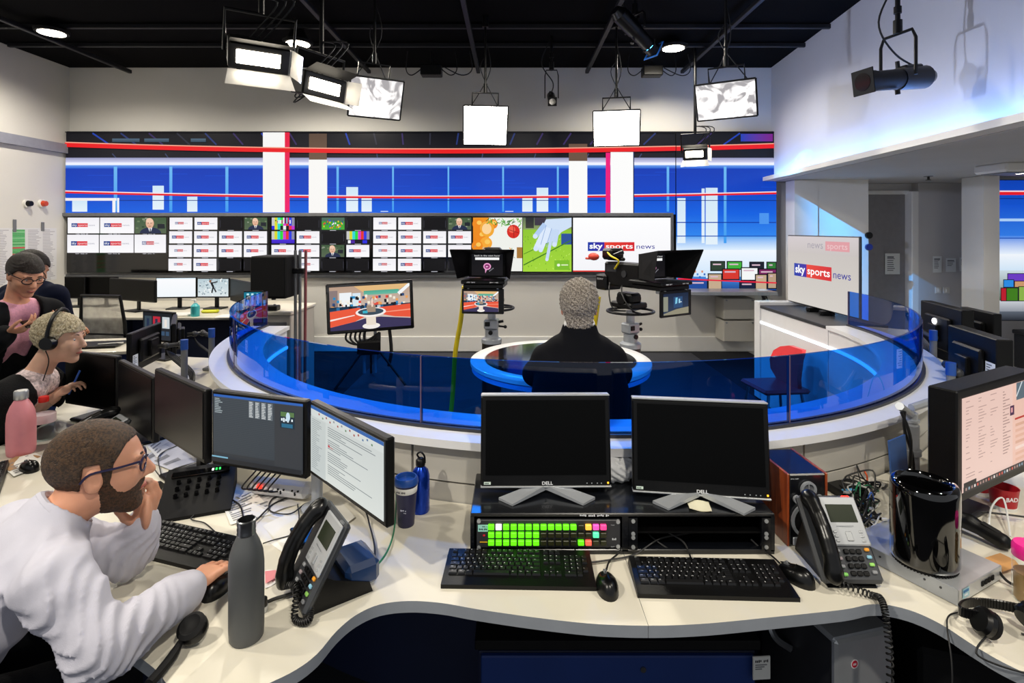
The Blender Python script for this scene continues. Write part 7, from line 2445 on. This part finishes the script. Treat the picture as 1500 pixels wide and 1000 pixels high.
MB().box((0, .02, .48), (.46, .42, .07), .03).build('seat', 'black_matt', t)
MB().box((0, -.225, .66), (.36, .04, .34), .018).build('backrest', 'black_matt', t)

# ------------------------------------------------------------------ the woman with a headset
hd = Head((-2.305, 2.785, 1.21), (.96, .16, -.08), k=.98)
J = dict(N=(-2.415, 2.765, 1.02), H=(-2.88, 2.72, .635), chest=(-2.55, 2.75, .87), Rs=(-2.42, 2.605, .965), Ls=(-2.47, 2.865, .965), Re=(-2.46, 2.66, .80), Rw=(-2.335, 2.79, .91), Le=(-2.58, 2.91, .76), Lw=(-2.55, 2.85, .64),
         Rk=(-2.5, 2.6, .56), Lk=(-2.5, 2.82, .56), Ra=(-2.5, 2.6, .1), La=(-2.5, 2.82, .1))
t = person('fair haired woman with a black headset leaning towards black monitors', (-2.86, 2.72, 0))
lo, hi = bounds(J, hd, .16)
S = SDF(lo, hi, .0075)
hd.build(S)
S.cone(hd.p(-.03, 0, -.06), np.array(J['N']), .05, .056, .03)
torso(S, J, legs=True, wr=.95)
hand(S, J['Rw'], (.55, .3, .6), (.3, .5, -.7), (0, 1, .1), curl=(.7, .7, .5), k=.9)
hand(S, J['Lw'], (.95, -.2, -.05), (0, 0, -1), (.1, -1, 0), k=.9)
S.mesh('body', skin_mat('skin_pale', '#dcae94'), t)
G2 = SDF(lo, hi, .008)
torso(G2, J, .02, 1., upto=.95)
wrinkle(G2, .003, 40)
G2.fn(lambda x, y, z: np.sqrt((x + 2.40) ** 2 + (y - 2.765) ** 2 + (z - 1.13) ** 2) - .1, (-2.7, 2.5, .9), (-2.1, 3.1, 1.4), 0, 'sub')
G2.fn(lambda x, y, z: np.maximum(np.abs(y - 2.76 + .15 * (x + 2.4)) - .05 - .25 * np.clip(z - .85, -.2, .2), -(x + 2.47)), (-2.5, 2.5, .6), (-2.1, 3.1, 1.3), 0, 'sub')
G2.half((0, 0, .46), (0, 0, -1))
G2.mesh('cardigan', cloth('cardigan_black', '#1c1c1e', 150, .6), t)
G3 = SDF(lo, hi, .008)
torso(G3, J, .011, 1., arms=False)
G3.fn(lambda x, y, z: np.sqrt((x + 2.375) ** 2 + (y - 2.765) ** 2 + (z - 1.16) ** 2) - .1, (-2.7, 2.5, .9), (-2.1, 3.1, 1.4), 0, 'sub')
G3.half((0, 0, .6), (0, 0, -1))
m = cloth('blouse_print', '#d8bcc0', 300, .05)
G3.mesh('blouse', mat('blouse_floral', '#dcc4c6', .8, nv=.5, ns=70), t)
tr = SDF(lo, hi, .01)
for q in 'RL':
    tr.cone(np.array(J['H']) + V3(0, -.09 if q == 'R' else .09, 0), J[q + 'k'], .1, .07, .03).cone(J[q + 'k'], J[q + 'a'], .068, .05, .02)
tr.mesh('trousers', 'trouser_dark', t)
hair_mat('hair_blond', '#a8946c', '#efe2c4')
hd.shell('hair', 'hair_blond', t, lambda f, r, u: np.maximum.reduce([f - .1, -(u - .045 + np.clip(.055 - f, 0, .06) * 1.4 + np.clip(-f - .0, 0, .1) * .6), -(u + .075)]), g=.015, rough=.0018, fr=330)
hd.eyes(t, '#4a5a6a')
to_local(t)
t = thing('headset', 'black headset worn over the fair hair of the woman', 'headset', tuple(hd.p(0, 0, .0)))
L = Vector(t.location)
MB(Matrix.Translation(-L)).tube([Vector(hd.p(-.005 + .0 * a, .1 * math.cos(a), .01 + .145 * math.sin(a))) for a in [PI * i / 16 for i in range(17)]], .0085, 8).build('headband', 'black_plastic', t)
for q in (-1, 1):
    e = MB(Matrix.Translation(-L)).cyl(hd.p(0, q * .085, -.005), hd.p(0, q * .112, -.005), .037, .03, 20).build('ear_cup', 'black_satin', t)
    MB(Matrix.Translation(-L)).cyl(hd.p(0, q * .078, -.005), hd.p(0, q * .086, -.005), .036, n=20).build('ear_pad', 'black_matt', e)
MB(Matrix.Translation(-L)).tube([Vector(hd.p(.0, .105, -.04)), Vector(hd.p(.01, .09, -.1)), Vector(hd.p(-.02, .07, -.2))], .0025, 6, smooth=5).build('cord', 'cable_black', t)
pw = np.array(J['Rw']) + V3(.06, .05, .05)
tag(MB().cyl(pw - V3(.03, .0, .05), pw + V3(.02, .01, .07), .005, n=8).build('blue_pen', 'cable_blue'), 'blue pen held in the hand of the headset woman', 'pen')

# ------------------------------------------------------------------ man in a pink shirt looking at his phone
hd = Head(Q(37, 402, 3.4), (.86, -.35, -.42), k=1.02)
J = dict(N=(-3.13, 3.44, 1.29), H=(-3.32, 3.5, .86), chest=(-3.19, 3.46, 1.12), Rs=(-3.17, 3.26, 1.22), Ls=(-3.08, 3.62, 1.22), Re=(-3.17, 3.18, .99), Rw=(-2.965, 3.2, 1.155), Le=(-2.98, 3.62, .99), Lw=(-2.91, 3.40, 1.17),
         Rk=(-3.3, 3.42, .48), Lk=(-3.3, 3.6, .48), Ra=(-3.34, 3.42, .06), La=(-3.34, 3.6, .06))
t = person('man in glasses, pink shirt and dark jacket smiling down at a phone', (-3.32, 3.5, 0))
lo, hi = bounds(J, hd, .17)
S = SDF(lo, hi, .008)
hd.build(S)
S.cone(hd.p(-.03, 0, -.06), np.array(J['N']), .056, .06, .03)
torso(S, J, legs=True)
hand(S, J['Rw'], (.75, .35, .25), (-.2, .3, .9), (.3, -.8, .3), curl=(.5, .6, .4))
hand(S, J['Lw'], (.75, -.4, .2), (-.2, -.2, .9), (.3, .8, .3), curl=(.5, .6, .4))
S.mesh('body', 'skin_light', t)
G3 = SDF(lo, hi, .008)
torso(G3, J, .01, 1., upto=.98)
G3.half((0, 0, .84), (0, 0, -1))
G3.fn(lambda x, y, z: np.sqrt((x + 3.08) ** 2 + (y - 3.42) ** 2 + (z - 1.42) ** 2) - .12, (-3.4, 3.1, 1.2), (-2.8, 3.7, 1.6), 0, 'sub')
G3.mesh('shirt', mat('shirt_pink', '#d89ab0', .8, nv=.12, ns=90), t)
G2 = SDF(lo, hi, .009)
torso(G2, J, .03, 1.03, upto=.9)
wrinkle(G2, .003, 30)
fx, fy = unit((.93, -.3))
G2.fn(lambda x, y, z: np.maximum(np.abs(-(x + 3.15) * fy + (y - 3.45) * fx) - .075 - .06 * (z - 1.), -((x + 3.15) * fx + (y - 3.45) * fy) + .0), (-3.4, 3.0, .7), (-2.7, 3.9, 1.5), 0, 'sub')
G2.fn(lambda x, y, z: np.sqrt((x + 3.1) ** 2 + (y - 3.43) ** 2 + (z - 1.4) ** 2) - .13, (-3.4, 3.1, 1.2), (-2.8, 3.8, 1.7), 0, 'sub')
G2.half((0, 0, .78), (0, 0, -1))
G2.mesh('jacket', cloth('jacket_charcoal', '#131417', 300, .2), t)
tr = SDF(lo, hi, .01)
for q, s_ in (('R', -.09), ('L', .09)):
    tr.cone((-3.32, 3.5 + s_, .86), J[q + 'k'], .1, .075, .03).cone(J[q + 'k'], J[q + 'a'], .072, .06, .02)
tr.mesh('trousers', 'trouser_dark', t)
hair_mat('hair_dark', '#120c09', '#2e211a')
hd.shell('hair', 'hair_dark', t, lambda f, r, u: np.maximum.reduce([f - .1, -(u - .052 + np.clip(.045 - f, 0, .06) * 1.2 + np.clip(-f - .02, 0, .1) * .8), -(u + .08)]), g=.0095, rough=.0008, fr=600)
glasses(hd, t, '#15131a')
hd.eyes(t)
to_local(t)
t = thing('held_phone', 'dark phone held in both hands by the man in pink shirt', 'phone', (-2.86, 3.29, 1.205), R(70))
MB(TR(rx=R(25))).box((0, 0, 0), (.15, .075, .009), .003).build('body', 'black_satin', t)
MB(TR(rx=R(25))).box((0, 0, .005), (.14, .068, .001)).build('glass', 'gloss_black', t)

# ------------------------------------------------------------------ man in dark navy bending over, back turned
hd = Head(Q(46, 392, 4.15), (.35, .75, -.5), k=1.02)
J = dict(N=(-3.60, 4.09, 1.33), H=(-3.62, 3.98, .9), chest=(-3.6, 4.03, 1.17), Rs=(-3.41, 4.07, 1.27), Ls=(-3.78, 4.13, 1.27), Re=(-3.45, 4.22, 1.02), Rw=(-3.55, 4.42, .96), Le=(-3.8, 4.3, 1.05), Lw=(-3.65, 4.5, .98),
         Rk=(-3.54, 4.05, .48), Lk=(-3.72, 4.05, .48), Ra=(-3.54, 4.0, .06), La=(-3.72, 4.0, .06))
t = person('dark haired man in a navy jumper turned away behind the phone reader', (-3.62, 3.98, 0))
lo, hi = bounds(J, hd, .17)
S = SDF(lo, hi, .009)
hd.build(S)
S.cone(hd.p(-.03, 0, -.06), np.array(J['N']), .056, .06, .03)
torso(S, J, legs=True)
hand(S, J['Rw'], (-.2, .9, -.3), (0, -.2, -1), (-.9, 0, 0))
hand(S, J['Lw'], (.2, .9, -.3), (0, -.2, -1), (.9, 0, 0))
S.mesh('body', 'skin_light', t)
G2 = SDF(lo, hi, .009)
torso(G2, J, .022, 1.08, upto=.95)
wrinkle(G2, .003, 30)
G2.half((0, 0, .8), (0, 0, -1))
G2.mesh('jumper', cloth('jumper_navy', '#141a30', 200, .3), t)
tr = SDF(lo, hi, .011)
for q, s_ in (('R', .09), ('L', -.09)):
    tr.cone((-3.62 + s_, 3.98, .88), J[q + 'k'], .1, .075, .03).cone(J[q + 'k'], J[q + 'a'], .072, .06, .02)
tr.mesh('trousers', 'trouser_dark', t)
hd.shell('hair', 'hair_dark', t, lambda f, r, u: np.maximum.reduce([f - .09, -(u - .05 + np.clip(.04 - f, 0, .06) * 1.2 + np.clip(-f - .02, 0, .1) * .8), -(u + .085)]), g=.009, rough=.0008, fr=600)
hd.eyes(t)
to_local(t)
